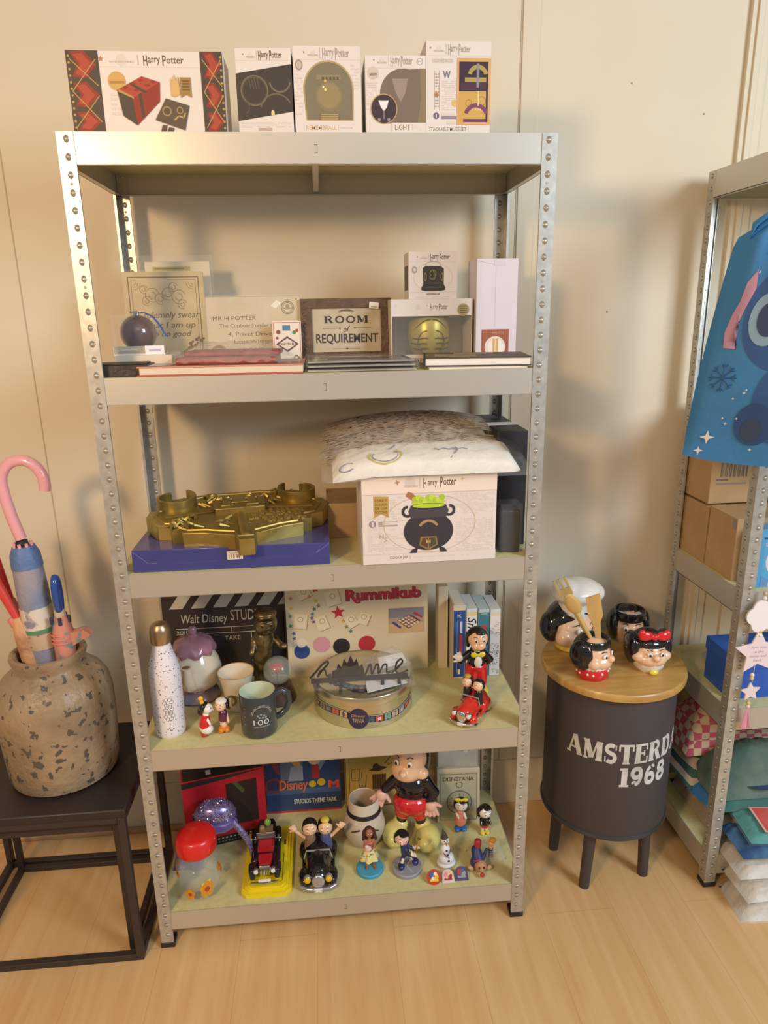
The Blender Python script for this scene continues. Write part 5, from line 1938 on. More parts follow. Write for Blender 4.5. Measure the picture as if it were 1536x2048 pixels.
# plain stage light shapes in place of the printed figure
D.circ(.66, .8, .09, C('d9b99a')).rect(.62, .5, .72, .7, C('a8333a')).circ(.62, .42, .05, C('d2ac2e')).circ(.74, .44, .055, C('d2ac2e'))
D.text('STUDIOS THEME PARK', .36, .13, .94, .20, C('d9d6d0'), .02)
q.build('front_print', t, smooth=0)

t = thing('framed_picture', 'yellow picture with brown sketched barrels and cactus, behind white cup', 'picture', (.548, .325, Z5), 0, rot=(radians(-3), 0, 0))
MB().bx(-.083, .083, 0, .01, 0, .19, C('8f7a52')).build('frame', t, bev=.001)
q = MB()
D = front_decal(q, .166, .19)
D.rect(.03, .03, .97, .97, mat('yellow_print', 'd0b568', .5)).border(.08, .06, .92, .94, .008, C('57452a'))
D.rect(.15, .12, .85, .3, C('b8a468'))
D.rect(.48, .3, .72, .55, C('6b5638'))
for k in range(6):
    D.rect(.49 + k * .04, .3, .5 + k * .04, .55, C('3f3222'))
D.line([(.3, .3), (.3, .6)], .012, C('57452a')).line([(.25, .36), (.24, .5)], .01, C('57452a')).line([(.36, .36), (.38, .55)], .01, C('57452a')).line([(.25, .36), (.3, .33), (.36, .36)], .01, C('57452a'))
D.border(.12, .46, .26, .66, .008, C('57452a')).poly([(.42, .62), (.58, .7), (.75, .66), (.6, .6)], C('4b4536')).circ(.55, .68, .06, C('4b4536'))
D.line([(.7, .72), (.85, .9)], .012, C('57452a')).line([(.75, .7), (.95, .78)], .012, C('57452a'))
q.build('front_print', t, smooth=0)


t = thing('framed_print', 'small pale green framed print of a pocket watch at back right', 'picture', (.779, .232, Z5), 0, rot=(radians(-6), 0, radians(-3)))
MB().bx(-.06, .06, 0, .012, 0, .165, C('c3bba2')).build('frame', t, bev=.0015)
q = MB()
D = front_decal(q, .12, .165)
D.rect(.05, .03, .95, .93, C('b0ad92')).border(.07, .05, .93, .90, .012, C('6b6655'))
D.text('DISNEYANA', .14, .77, .86, .845, C('4d4a3f'), .02)
D.ring(.52, .70, .08, .02, C('5d594b')).ring(.52, .38, .3, .03, C('6f6a58')).ring(.52, .38, .24, .012, C('8a8570'))
for k in range(12):
    a = k * pi / 6
    D.circ(.52 + .2 * cos(a), .38 + .2 * sin(a) * .12 / .165, .015, C('5d594b'), 8)
D.line([(.52, .38), (.52, .50)], .014, C('4d4a3f')).line([(.52, .38), (.62, .40)], .014, C('4d4a3f'))
q.build('front_print', t, smooth=0)
t = thing('bagged_print', 'clear plastic bag with a small coloured card behind the pocket watch print', 'bag', (.79, .318, Z5), 0)
q = MB()
q.bx(-.055, .06, 0, .004, 0, .22, C('cfc4ae'))
D = front_decal(q, .115, .22, 0, -.055)
D.circ(.7, .83, .14, C('c9924a')).circ(.68, .78, .07, C('e6e0d6')).circ(.6, .80, .05, C('b23d33'))
q.build('card', t, smooth=0)
MB().bx(-.06, .066, -.004, .008, 0, .228, FILM2).build('plastic_bag', t, bev=.003)

# --- cars
t = thing('display_stand', 'yellow plastic display base under the red and black model car', 'stand', (.258, .022, Z5), .0)
q = MB()
YP = mat('yellow_plastic', 'edd61c', .35, coat=.2)
def oct_(w, d, c):
    return [(-w + c, 0), (w - c, 0), (w, c), (w, d - c), (w - c, d), (-w + c, d), (-w, d - c), (-w, c)]
q.prism(oct_(.062, .235, .012), 0, .012, YP)
q.prism([(x * .88, y * .93 + .008) for x, y in oct_(.062, .235, .012)], .012, .017, YP)
q.prism([(x * .78, y * .9 + .012) for x, y in oct_(.062, .235, .012)], .017, .021, YP)
D = Decal(q, (.035, .03, .0212), (1, 0, 0), (0, 1, 0), .012, .18)
D.line([(.3, .0), (.3, .5)], .12, C('6b611a')).rect(.2, .68, .6, .78, C('4a431a'))
q.build('base', t, bev=.0015)
t = thing('model_car', 'vintage red and black model car standing on the yellow base', 'car', (.252, .135, Z5 + .0212), .03)
BG, RG = mat('black_car_gloss', '1c1a1b', .12, coat=.8), mat('red_car_gloss', 'b81f2c', .15, coat=.7)
q = MB()
for sx in (-1, 1):
    q.tube([(sx * .030, -.088, .012), (sx * .031, -.078, .027), (sx * .031, -.062, .030), (sx * .031, -.045, .016), (sx * .031, .03, .012), (sx * .031, .045, .026), (sx * .030, .062, .030), (sx * .029, .08, .016)], [.006, .010, .0105, .008, .007, .0095, .0105, .007], BG, 10)
q.bx(-.03, .03, -.06, .08, .010, .020, BG)
q.prism([(-.026, .02), (.026, .02), (.025, .072), (.018, .088), (-.018, .088), (-.025, .072)], .02, .046, BG)
q.build('chassis', t, bev=.003)
q = MB()
q.prism([(-.014, -.072), (.014, -.072), (.021, -.01), (.022, .022), (-.022, .022), (-.021, -.01)], .018, .040, RG)
q.build('bonnet', t, bev=.005)
q = MB()
q.bx(-.0205, .0205, -.034, -.029, .0185, .0408, BG)
q.build('bonnet_strap', t)
q = MB()
q.bx(-.013, .013, -.079, -.072, .014, .042, CHROME)
for k in range(6):
    q.bx(-.011 + k * .004, -.009 + k * .004, -.0805, -.079, .016, .040, C('8f9092', .3, metal=.8))
q.build('grille', t, bev=.002)
for sx in (-1, 1):
    q = MB()
    q.ell((sx * .021, -.082, .034), (.0075, .008, .0075), CHROME, None, 14, 10)
    q.ell((sx * .021, -.0885, .034), (.006, .003, .006), C('dfe3e2', .1), None, 12, 8)
    q.build('headlight', t)
q = MB()
q.tube([(-.034, -.098, .012), (0, -.102, .012), (.034, -.098, .012)], .0025, CHROME, 8)
q.bx(-.015, .015, -.1, -.098, .014, .021, C('e9e6df'))
q.build('bumper', t)
q = MB()
q.tube([(-.024, .016, .04), (-.023, .018, .060), (.023, .018, .060), (.024, .016, .04)], .0016, CHROME, 6)
q.bx(-.022, .022, .0175, .0185, .042, .058, FILM)
for sx in (-1, 1):
    q.tube([(sx * .024, .016, .045), (sx * .036, .010, .046)], .0012, CHROME, 6).ell((sx * .037, .01, .047), (.004, .002, .003), CHROME, None, 10, 6)
q.build('windscreen', t)
for sx in (-1, 1):
    for y in (-.066, .054):
        MB().lathe([(0, -.004), (.013, -.004), (.0155, -.001), (.0155, .003), (.013, .005), (0, .005)], BLACKP, 20, (sx * .030, y, .0155), (0, pi / 2, 0)).build('wheel', t)
q = MB()
for k in range(3):
    q.tube([(-.020, -.05 + k * .008, .03), (-.027, -.05 + k * .008, .024), (-.028, -.05 + k * .008, .016)], .0022, CHROME, 8)
q.build('exhaust_pipes', t)
q = MB()
q.bx(-.018, .018, .026, .06, .046, .052, C('7d6a4a')).ell((.004, .052, .064), (.009, .009, .011), C('7fa03a', .3)).ell((-.01, .04, .056), (.008, .008, .009), C('8f7a55', .3))
q.build('seat_and_green_knob', t, bev=.002)

t = toy_car('toy_car', 'black ceramic convertible car with yellow headlights and two waving riders', (.387, .105, Z5), .0, mat('black_car_glaze', '17161a', .1, coat=.8), .165, .098, .075, C('b9b8bd', .2, metal=.7), None, C('e6b81e', .2))
rider(t, (-.019, .03, .042), 1.5, C('8a6a5a', .3), HAIRB, None, -1, .1)
rider(t, (.021, .03, .042), 1.5, C('4a5a86', .3), HAIRB, C('d6c14a', .3), 1, -.1)

# --- plain white cup with a dark band
t = thing('ceramic_mug', 'large matt white rounded mug with a dark band below the rim', 'mug', (.512, .20, Z5))
WM2 = mat('matt_white_mug', 'd9ccba', .4, noise=(20, 'cfc0ac', .3, .7))
q = MB()
q.lathe([(0, 0), (.036, 0), (.046, .008), (.056, .035), (.057, .055), (.050, .082), (.042, .098), (.040, .130), (.0385, .132)], WM2, 44)
q.build('body', t)
MB().lathe([(.0385, .132), (.0368, .13), (.0375, .1), (.044, .08), (.05, .05), (.04, .012), (0, .01)], C('c9b69d', .35), 44).build('inside_glaze', t)
q = MB()
q.lathe([(.0464, .092), (.0440, .098), (.0424, .102), (.0421, .0995), (.0435, .095), (.0458, .0905)], C('2e2726', .4), 44)
for sx in (-1, 1):
    q.tube([(.0555 * cos(1.5 * pi + sx * b), .0555 * sin(1.5 * pi + sx * b), .07 - .004 * i) for i, b in enumerate((.25, .4, .55, .7))], .002, C('4a4240'), 6)
q.build('dark_band', t)

# --- large figurine
t = thing('large_figurine', 'large porcelain figurine in red shorts with big pale yellow shoes', 'figurine', (.640, .190, Z5), -.25)
blob('body', t, BLACKC, [('c', (-.028, 0, .05), (-.02, 0, .095), .014, .017), ('c', (.028, 0, .05), (.02, 0, .095), .014, .017), ('e', (0, .002, .12), (.045, .036, .035)), ('e', (0, .004, .165), (.046, .034, .040)),
                         ('c', (-.038, 0, .185), (-.068, -.008, .155), .016, .014), ('c', (.038, 0, .185), (.062, .002, .150), .017, .015), ('c', (.062, .002, .150), (.052, -.006, .128), .015, .013)], .0024)
blob('shorts', t, REDC, [('e', (0, .0, .115), (.050, .041, .034)), ('c', (-.022, 0, .085), (-.02, 0, .11), .024, .027), ('c', (.022, 0, .085), (.02, 0, .11), .024, .027)], .0024)
blob('shoes', t, PALEY, [('e', (-.042, -.024, .027), (.034, .046, .029)), ('e', (.048, -.026, .027), (.034, .048, .029)), ('e', (-.030, .004, .042), (.022, .024, .022)), ('e', (.031, .004, .042), (.022, .024, .022))], .0026)
it = []
hand(it, (-.070, -.010, .150), (-.55, -.2, -.8), .017)
blob('hand', t, PINKC, it, .0018)
it = []
hand(it, (.052, -.010, .132), (.15, -.25, -.9), .016)
blob('hand', t, PINKC, it, .0018)
blob('head', t, SKINC, [('e', (-.008, -.012, .228), (.044, .042, .034)), ('e', (0, 0, .262), (.046, .046, .050)), ('e', (-.014, -.05, .236), (.011, .012, .010)), ('e', (.03, -.02, .222), (.020, .018, .016))], .0022)
hairdo(t, (0, 0, .262), (.046, .046, .050), HAIRB, -.1, .7)
face(t, (-.006, -.004, .258), (.046, .048, .052), -.2, 0, SKINC, nose=False)

# --- small figures in front
t = thing('figurine', 'small doll in a flowered yellow skirt on a round blue base', 'figurine', (.519, .085, Z5), .1)
MB().lathe([(0, 0), (.0335, 0), (.035, .002), (.035, .009), (.033, .011), (0, .011)], mat('blue_base', '4aa3c4', .5), 40).build('base', t)
DSK = mat('tan_skin', 'a06a4c', .45)
it = [('c', (-.008, 0, .012), (-.006, 0, .045), .0035, .005), ('c', (.010, -.002, .012), (.005, 0, .045), .0035, .005), ('e', (-.009, -.006, .013), (.004, .008, .003)), ('e', (.012, -.007, .013), (.004, .008, .003)),
      ('c', (0, 0, .05), (0, 0, .088), .009, .0085), ('c', (0, 0, .09), (0, 0, .105), .004, .004), ('e', (0, -.001, .115), (.0100, .0095, .0125)),
      ('c', (-.011, 0, .092), (-.014, -.006, .078), .0035, .003), ('c', (-.014, -.006, .078), (-.004, -.012, .074), .003, .0028), ('c', (.011, 0, .092), (.013, -.006, .076), .0035, .003), ('c', (.013, -.006, .076), (.0, -.012, .070), .003, .0028)]
blob('body', t, DSK, it, .0011)
SK2 = mat('flowered_skirt', 'e6d694', .6)
q = MB()
n_ = 28
vs, fs = [], []
for j, (rr, z) in enumerate(((.0085, .070), (.014, .060), (.019, .047), (.023, .036))):
    for i in range(n_):
        a = 2 * pi * i / n_
        R_ = rr * (1 + .06 * j * sin(a * 6))
        vs.append((R_ * cos(a), R_ * .8 * sin(a), z))
fs = [(j * n_ + i, j * n_ + (i + 1) % n_, (j + 1) * n_ + (i + 1) % n_, (j + 1) * n_ + i) for j in range(3) for i in range(n_)]
q.add(vs, fs, SK2)
for k in range(16):
    a = k * 2.4
    z = .040 + .024 * ((k * .37) % 1)
    R_ = .0235 - (z - .036) * .38
    q.ell((R_ * cos(a), R_ * .8 * sin(a), z), (.0022, .0022, .0022), C(['4fb0c0', 'd9913a', '3f93a8'][k % 3]), None, 6, 4)
q.build('skirt', t, smooth=180)
blob('top', t, mat('coral_top', 'cf6a5f', .5), [('e', (0, 0, .072), (.0100, .0085, .005)), ('e', (0, -.001, .086), (.0105, .009, .006))], .0011)
blob('hair', t, mat('dark_brown_hair', '4a2f24', .5), [('e', (0, .004, .117), (.0125, .0105, .013)), ('c', (-.010, .006, .115), (-.013, .006, .092), .006, .005), ('c', (.010, .006, .115), (.016, .006, .090), .007, .006), ('e', (0, .008, .098), (.014, .006, .014))], .0012)
face(t, (0, -.001, .115), (.0100, .0095, .0125), 0, 0, DSK)
blob('carried_bundle', t, mat('bundle_pink', 'e6c4be', .5), [('e', (-.006, -.016, .080), (.009, .006, .008)), ('e', (-.009, -.018, .088), (.006, .005, .005))], .001)

t = thing('figurine', 'small running boy figurine with a trumpet on a round grey base', 'figurine', (.614, .078, Z5), -.1)
MB().lathe([(0, 0), (.037, 0), (.0385, .002), (.0385, .009), (.0365, .011), (.033, .0105), (0, .0105)], mat('grey_base', '9a9ba6', .5), 40).build('base', t)
q = MB()
D = Decal(q, (-.033, -.033, .0107), (1, 0, 0), (0, 1, 0), .066, .066)
for k in range(6):
    a = k * pi / 3
    D.line([(.5, .5), (.5 + .46 * cos(a), .5 + .46 * sin(a))], .04, C('b9bac4'))
q.build('base_ribs', t, smooth=0)
NAV = mat('navy_suit', '2d3358', .4, coat=.2)
blob('body', t, PINKC, [('c', (-.004, 0, .055), (-.006, 0, .078), .009, .0085), ('e', (-.012, -.003, .098), (.0185, .0175, .0175)), ('e', (-.012, -.02, .094), (.004, .004, .004))], .0013)
blob('suit', t, NAV, [('c', (-.004, 0, .052), (-.006, 0, .074), .0112, .0105), ('c', (.002, 0, .072), (.018, -.006, .066), .005, .0045), ('c', (-.012, 0, .072), (.008, -.016, .060), .005, .004), ('c', (-.006, 0, .05), (-.012, -.004, .03), .006, .005), ('c', (.002, 0, .05), (.016, -.002, .038), .006, .005)], .0013)
blob('leg', t, WHITEC, [('c', (-.010, -.004, .036), (-.013, -.006, .022), .0048, .0045)], .0011)
blob('leg', t, WHITEC, [('c', (.012, -.002, .040), (.018, -.002, .030), .0048, .0045)], .0011)
blob('shoe', t, mat('navy_shoe', '262c5c', .25, coat=.4), [('e', (-.014, -.010, .0175), (.009, .013, .008))], .0012)
blob('shoe', t, MATS['navy_shoe'], [('e', (.022, -.006, .028), (.009, .012, .009))], .0012)
it = []
hand(it, (.010, -.016, .060), (.7, -.4, .2), .0058)
blob('glove', t, WHITEC, it, .0009)
it = []
hand(it, (.019, -.006, .066), (.6, -.2, .7), .0058)
blob('glove', t, WHITEC, it, .0009)
hairdo(t, (-.012, -.003, .098), (.0185, .0175, .0175), HAIRB, 0, 1.0)
face(t, (-.012, -.003, .098), (.0185, .0175, .0175), .2, 0, PINKC, nose=False)
q = MB()
q.tube([(.016, -.016, .054), (.022, -.016, .068), (.027, -.014, .084), (.030, -.012, .098)], [.002, .0018, .0018, .0018], C('c9a24a', .25, metal=.7), 8)
q.tube([(.030, -.012, .098), (.031, -.012, .103)], [.002, .005], C('c9a24a', .25, metal=.7), 12)
q.tube([(.020, -.019, .064), (.024, -.021, .070), (.026, -.018, .078)], .0015, C('b98a3a', .25, metal=.7), 6)
q.build('trumpet', t)

t = thing('snowman_figurine', 'small white snowman figurine with black buttons and a dark pointed hat', 'figurine', (.717, .080, Z5), .1)
SNW = mat('snow_white', 'e4e6e8', .45)
blob('body', t, SNW, [('e', (0, 0, .010), (.025, .022, .010)), ('e', (0, 0, .022), (.021, .019, .018)), ('e', (-.003, 0, .050), (.013, .012, .015)), ('e', (-.004, 0, .078), (.011, .010, .012))], .0014)
q = MB()
for z, y, x in ((.055, -.0125, -.002), (.043, -.0145, 0), (.028, -.0185, .002)):
    q.ell((x, y, z), (.003, .002, .003), C('2f2c2e'), None, 8, 6)
for sx in (-1, 1):
    q.ell((-.004 + sx * .0035, -.0095, .082), (.0016, .001, .002), C('2f2c2e'), None, 8, 6)
q.build('buttons_and_eyes', t)
q = MB()
q.tube([(-.004, -.009, .077), (-.004, -.020, .076)], [.003, .0006], C('d97b2c'), 8)
q.build('nose', t)
q = MB()
q.tube([(-.005, 0, .086), (-.006, 0, .096), (-.010, 0, .113)], [.0095, .006, .0012], C('4a4038'), 12)
q.build('pointed_hat', t)
q = MB()
q.tube([(-.012, -.006, .052), (-.006, -.014, .042), (.004, -.018, .036)], .001, C('5a4636'), 5)
q.tube([(.010, -.006, .052), (.006, -.013, .05), (.0, -.016, .04)], .001, C('5a4636'), 5)
q.build('twig_arms', t)

t = thing('figurine', 'small girl figurine with a yellow bow and coral dress at back right', 'figurine', (.778, .205, Z5), -.1)
blob('body', t, WHITEC, [('c', (0, 0, .02), (0, 0, .06), .008, .008), ('e', (.002, -.002, .082), (.0180, .017, .0175)), ('c', (.010, -.004, .055), (.014, -.014, .048), .004, .0035), ('c', (-.010, -.004, .055), (-.006, -.016, .050), .004, .0035)], .0014)
blob('dress', t, mat('coral_glaze', 'd98a70', .25, coat=.4), [('c', (0, 0, .028), (0, 0, .056), .0165, .0115), ('e', (0, 0, .028), (.0175, .015, .012))], .0014)
blob('shoes', t, mat('blue_glaze', '2f6fb5', .2, coat=.5), [('e', (-.008, -.006, .0075), (.009, .013, .0075)), ('e', (.010, -.004, .0075), (.009, .013, .0075))], .0013)
hairdo(t, (.002, -.002, .082), (.0180, .017, .0175), HAIRB, 0, 1.1)
face(t, (.002, -.002, .082), (.0180, .017, .0175), -.1, 0, WHITEC)
blob('bow', t, mat('yellow_bow_small', 'e8d43a', .25, coat=.4), [('e', (.002, -.010, .102), (.004, .004, .004)), ('e', (-.008, -.009, .103), (.008, .004, .006)), ('e', (.012, -.009, .103), (.008, .004, .006))], .0011)
t = thing('figurine', 'small boy figurine in black jacket and red shorts by the right post', 'figurine', (.842, .185, Z5), .1)
blob('body', t, WHITEC, [('c', (0, 0, .03), (0, 0, .045), .008, .008), ('e', (0, -.002, .070), (.0180, .017, .0175)), ('c', (-.006, 0, .004), (-.005, 0, .02), .004, .005), ('c', (.006, 0, .004), (.005, 0, .02), .004, .005)], .0014)
blob('jacket', t, BLACKC, [('c', (0, 0, .034), (0, 0, .048), .0125, .011), ('c', (-.010, 0, .046), (-.013, -.010, .036), .0045, .004), ('c', (.010, 0, .046), (.013, -.010, .036), .0045, .004)], .0014)
blob('shorts', t, REDC, [('e', (0, 0, .026), (.0135, .012, .009))], .0014)
blob('shoes', t, YELC, [('e', (-.007, -.005, .0055), (.0065, .010, .0055)), ('e', (.007, -.005, .0055), (.0065, .010, .0055))], .0012)
hairdo(t, (0, -.002, .070), (.0180, .017, .0175), HAIRB, 0, 1.1)
face(t, (0, -.002, .070), (.0180, .017, .0175), .15, 0, WHITEC)
t = thing('figurine', 'small toppled figurine in a blue coat with red hat beside crumpled plastic', 'figurine', (.800, .058, Z5), .0)
blob('body', t, mat('brown_face', 'b98460', .4), [('e', (0, -.012, .020), (.016, .015, .016)), ('e', (0, -.026, .018), (.006, .006, .005))], .0013)
blob('coat', t, mat('blue_coat', '33386a', .45), [('c', (-.004, .0, .026), (-.006, .016, .045), .016, .013), ('c', (.010, .0, .034), (.020, .010, .050), .005, .004), ('e', (-.014, .0, .022), (.010, .012, .014))], .0014)
blob('hat', t, mat('red_hat', 'a83430', .4), [('c', (-.002, .018, .055), (-.001, .020, .066), .009, .0095)], .0012)
blob('ears', t, mat('tan_ear', 'c99b76', .4), [('e', (-.024, -.008, .012), (.010, .006, .006), (0, .4, 0)), ('e', (.022, -.010, .012), (.009, .006, .006), (0, -.4, 0))], .0012)
q = MB()
q.ell((.0, -.034, .012), (.006, .005, .006), C('b8322c', .3)).ell((-.006, -.026, .026), (.002, .002, .003), C('241d1c')).ell((.006, -.026, .026), (.002, .002, .003), C('241d1c'))
q.tube([(-.018, -.004, .03), (-.012, -.012, .036), (-.004, -.014, .04)], .002, C('b84a6a'), 6)
q.build('nose_and_eyes', t)
t = thing('striped_doll', 'tiny doll in blue stripes with orange top inside crumpled clear plastic', 'figurine', (.835, .085, Z5), .2)
blob('body', t, SKINC, [('c', (0, 0, .01), (.0, 0, .04), .006, .005), ('e', (.002, 0, .052), (.008, .0075, .008))], .0011)
q = MB()
for k in range(4):
    q.lathe([(.0066, .012 + k * .007), (.007, .0135 + k * .007), (.0066, .016 + k * .007)], C('3f5fa0'), 14)
q.build('stripes', t)
blob('cap', t, mat('orange_cap', 'e29a3c', .4), [('e', (.006, 0, .060), (.010, .008, .007))], .0011)
t = thing('plastic_bag', 'crumpled clear plastic bag between the small figurines at right', 'bag', (.832, .10, Z5), .3)
q = pillow(-.045, .04, -.03, .04, 0, .045, FILM2, seed=21, amp=.006, n=12, k=10)
q.build('bag', t, smooth=180)
# --- badges
for (x, y, w, cols_, lab) in ((.677, .018, .018, ('c8452f', '3f63a5', 'e6c53a', 'e9e2d6'), 'round red rimmed enamel badge, leftmost of three at front edge'),
                              (.713, .020, .016, ('e6cfc6', 'd98f9a', 'a83a4c', 'e6c07a'), 'pale pink enamel badge, middle of three at front edge'),
                              (.748, .024, .017, ('5a4f7a', 'b8433f', '9a9aa0', '4a6a8a'), 'purple and red arched enamel badge, rightmost of three at front edge')):
    t = thing('enamel_badge', lab, 'badge', (x, y, Z5), 0, rot=(radians(-38), 0, 0))
    q = MB()
    if 'round' in lab:
        q.lathe([(0, -.0015), (w, -.0015), (w, .0008), (0, .001)], C(cols_[0], .25, metal=.2), 28, (0, 0, w * .95), (pi / 2, 0, 0))
    else:
        pts = arc(0, w * 1.15, w * .9, w * .8, 0, 180, 12) + [(-w, 0), (w, 0)]
        q.prism(pts, -.001, .0012, C(cols_[0], .25, metal=.2), frame((0, 0, 0), (1, 0, 0), (0, 0, 1), (0, -1, 0)))
    q.build('plate', t)
    q = MB()
    D = Decal(q, (-w, -.0016, 0), (1, 0, 0), (0, 0, 1), 2 * w, 2 * w)
    D.circ(.4, .6, .22, C(cols_[1], .25)).circ(.62, .5, .2, C(cols_[2], .25)).circ(.6, .68, .12, C(cols_[3], .25)).rect(.2, .2, .8, .36, C(cols_[2], .25)).circ(.4, .4, .1, C(cols_[3], .25)).star(.5, .55, .1, C(cols_[0], .25))
    q.build('enamel', t, smooth=0)

# ================================================================ left: nesting tables, pot, umbrellas
TB = mat('black_table_lacquer', '332a29', .42, noise=(8, '2b2323', .3, .7))
TF = mat('black_steel_frame', '3a302d', .45)


def frame_table(name, label, x0, x1, y0, y1, H, bar, top=True):
    t = thing(name, label, 'table', ((x0 + x1) / 2, (y0 + y1) / 2, 0))
    w, d = (x1 - x0) / 2, (y1 - y0) / 2
    if top:
        MB().bx(-w - .004, w + .004, -d - .004, d + .004, H - .022, H, TB).build('table_top', t, bev=.004)
    for sx in (-1, 1):
        for sy in (-1, 1):
            MB().box((sx * (w - bar / 2), sy * (d - bar / 2), (H - .022) / 2), (bar, bar, H - .022), TF).build('leg', t, bev=.0015)
        MB().box((sx * (w - bar / 2), 0, bar / 2), (bar, 2 * d - 2 * bar, bar), TF).build('floor_bar', t, bev=.0015)
        MB().box((sx * (w - bar / 2), 0, H - .022 - bar / 2), (bar, 2 * d - 2 * bar, bar), TF).build('top_bar', t, bev=.0015)
    MB().box((0, d - bar / 2, bar / 2), (2 * w - 2 * bar, bar, bar), TF).build('floor_bar', t, bev=.0015)
    MB().box((0, d - bar / 2, H - .022 - bar / 2), (2 * w - 2 * bar, bar, bar), TF).build('top_bar', t, bev=.0015)
    MB().box((0, -d + bar / 2, H - .022 - bar / 2), (2 * w - 2 * bar, bar, bar), TF).build('top_bar', t, bev=.0015)
    return t


t = frame_table('nesting_table', 'larger black metal side table carrying the mottled pot, left of shelving', -.49, -.036, -.030, .325, .430, .017)
MB().box((0, -.1775 + .0085, .0085), (.454 - .034, .017, .017), TF).build('floor_bar', t, bev=.0015)
t = frame_table('nesting_table', 'smaller black metal side table tucked inside the larger one', -.452, -.062, .002, .302, .385, .015)

POT = mat('mottled_clay', 'ab9475', .38, coat=.0, noise=(9, '84705a', .3, .7), bump=(60, .35))
nt = POT.node_tree
b_ = nt.nodes['Principled BSDF']
ramp = [n for n in nt.nodes if n.type == 'VALTORGB'][0]
tc = [n for n in nt.nodes if n.type == 'TEX_COORD'][0]
mp = nt.nodes.new('ShaderNodeMapping')
mp.inputs['Scale'].default_value = (1, 1, .9)
n2 = nt.nodes.new('ShaderNodeTexNoise')
n2.inputs['Scale'].default_value = 52
n2.inputs['Detail'].default_value = 2.5
r2 = nt.nodes.new('ShaderNodeValToRGB')
r2.color_ramp.elements[0].position = .615
r2.color_ramp.elements[1].position = .63
r2.color_ramp.elements[0].color = (0, 0, 0, 1)
mx = nt.nodes.new('ShaderNodeMixRGB')
mx.inputs['Color2'].default_value = lin('5b544c')
nt.links.new(tc.outputs['Object'], mp.inputs['Vector'])
nt.links.new(mp.outputs['Vector'], n2.inputs['Vector'])
nt.links.new(n2.outputs['Fac'], r2.inputs['Fac'])
nt.links.new(r2.outputs['Color'], mx.inputs['Fac'])
nt.links.new(ramp.outputs['Color'], mx.inputs['Color1'])
nt.links.new(mx.outputs['Color'], b_.inputs['Base Color'])
t = thing('clay_pot', 'large mottled beige clay pot holding umbrellas on the black table', 'pot', (-.213, .138, .43))
q = MB()
q.lathe([(0, 0), (.108, 0), (.119, .008), (.124, .03), (.128, .10), (.130, .17), (.129, .205), (.124, .232), (.112, .254), (.094, .270), (.082, .281), (.0785, .290), (.081, .302), (.084, .312), (.082, .319), (.076, .321), (.068, .317), (.064, .305), (.066, .285), (.085, .262), (.105, .22), (.108, .06), (.09, .02), (0, .018)], POT, 64)
q.build('pot', t)


def place_tube(name, t, pts, r, m, n=14, **k):
    q = MB()
    q.tube(pts, r, m, n)
    return q.build(name, t, **k)


PK = mat('pink_handle', 'e7a7b0', .22, coat=.6)
UF = mat('blue_print_umbrella', '7f8aa8', .45, noise=(14, '9c96a0', .35, .65), bump=(35, .4))
t = thing('umbrella', 'closed blue grey umbrella with a long pink hook handle in the pot', 'umbrella', (-.213, .138, .0))
hk = [(-.018, 0, 1.02), (-.030, 0, 1.07), (-.038, 0, 1.12)]
for i in range(13):
    a = pi - i / 12 * pi * 1.03
    hk.append((.006 + .0455 * cos(a), -.004 * i / 12, 1.145 + .052 * sin(a)))
hk.append((.050, -.006, 1.128))
place_tube('handle', t, hk, [.0125, .0125, .0125] + [.0122] * 13 + [.0118], PK, 16)
q = MB()
q.tube([(.0, .0, .50), (-.004, 0, .70), (-.008, 0, .80), (-.012, 0, .90), (-.015, 0, .975), (-.016, 0, 1.0)], [.010, .030, .034, .034, .031, .022], UF, 18)
q.build('folded_canopy', t)
q = MB()
q.tube([(-.014, 0, .955), (-.0155, 0, .985), (-.016, 0, 1.004)], [.0335, .0315, .0235], mat('blue_cloth', '5d77ab', .5, bump=(40, .6)), 18)
q.build('gathered_top', t)
q = MB()
q.tube([(-.0105, 0, .862), (-.0085, 0, .812)], [.0350, .0352], mat('white_print_cloth', 'd9cfc2', .5, noise=(30, '8d8795', .40, .48)), 18)
q.tube([(-.008, 0, .812), (-.0076, 0, .802)], [.0354, .0353], C('5d8a68'), 18)
q.tube([(-.007, 0, .80), (-.005, 0, .762)], [.0352, .034], mat('beige_print_cloth', 'c5ac8e', .5, noise=(45, '7a6a60', .36, .44)), 18)
q.build('printed_band', t)
q = MB()
for k in range(8):
    a = k * pi / 4
    q.tube([(-.016 + .018 * cos(a), .018 * sin(a), 1.0), (-.017 + .019 * cos(a), .019 * sin(a), 1.012)], .0038, PK, 8)
q.cyl((-.016, 0, .99), (-.018, 0, 1.016), .014, .0125, C('2e2a2e'), 12)
q.build('rib_tips', t)
t = thing('umbrella', 'closed orange and cream umbrella with a red handle, leaning left', 'umbrella', (-.25, .125, 0))
place_tube('handle', t, [(-.012, 0, .835), (-.035, 0, .90), (-.055, 0, .955), (-.066, 0, .985)], [.009, .0105, .0105, .009], mat('red_handle', 'cf4440', .3, coat=.4), 14)
q = MB()
q.tube([(.02, .01, .56), (.006, .004, .72), (-.004, 0, .80), (-.012, 0, .84)], [.010, .024, .021, .012], mat('cream_orange_cloth', 'd2a076', .5, noise=(22, 'a97a60', .35, .6), bump=(40, .5)), 14)
q.tube([(-.016, 0, .82), (-.026, 0, .838)], [.012, .010], C('d9837f'), 10)
q.build('folded_canopy', t)
t = thing('umbrella', 'umbrella with a thin red stick handle poking out at the far left', 'umbrella', (-.275, .16, 0))
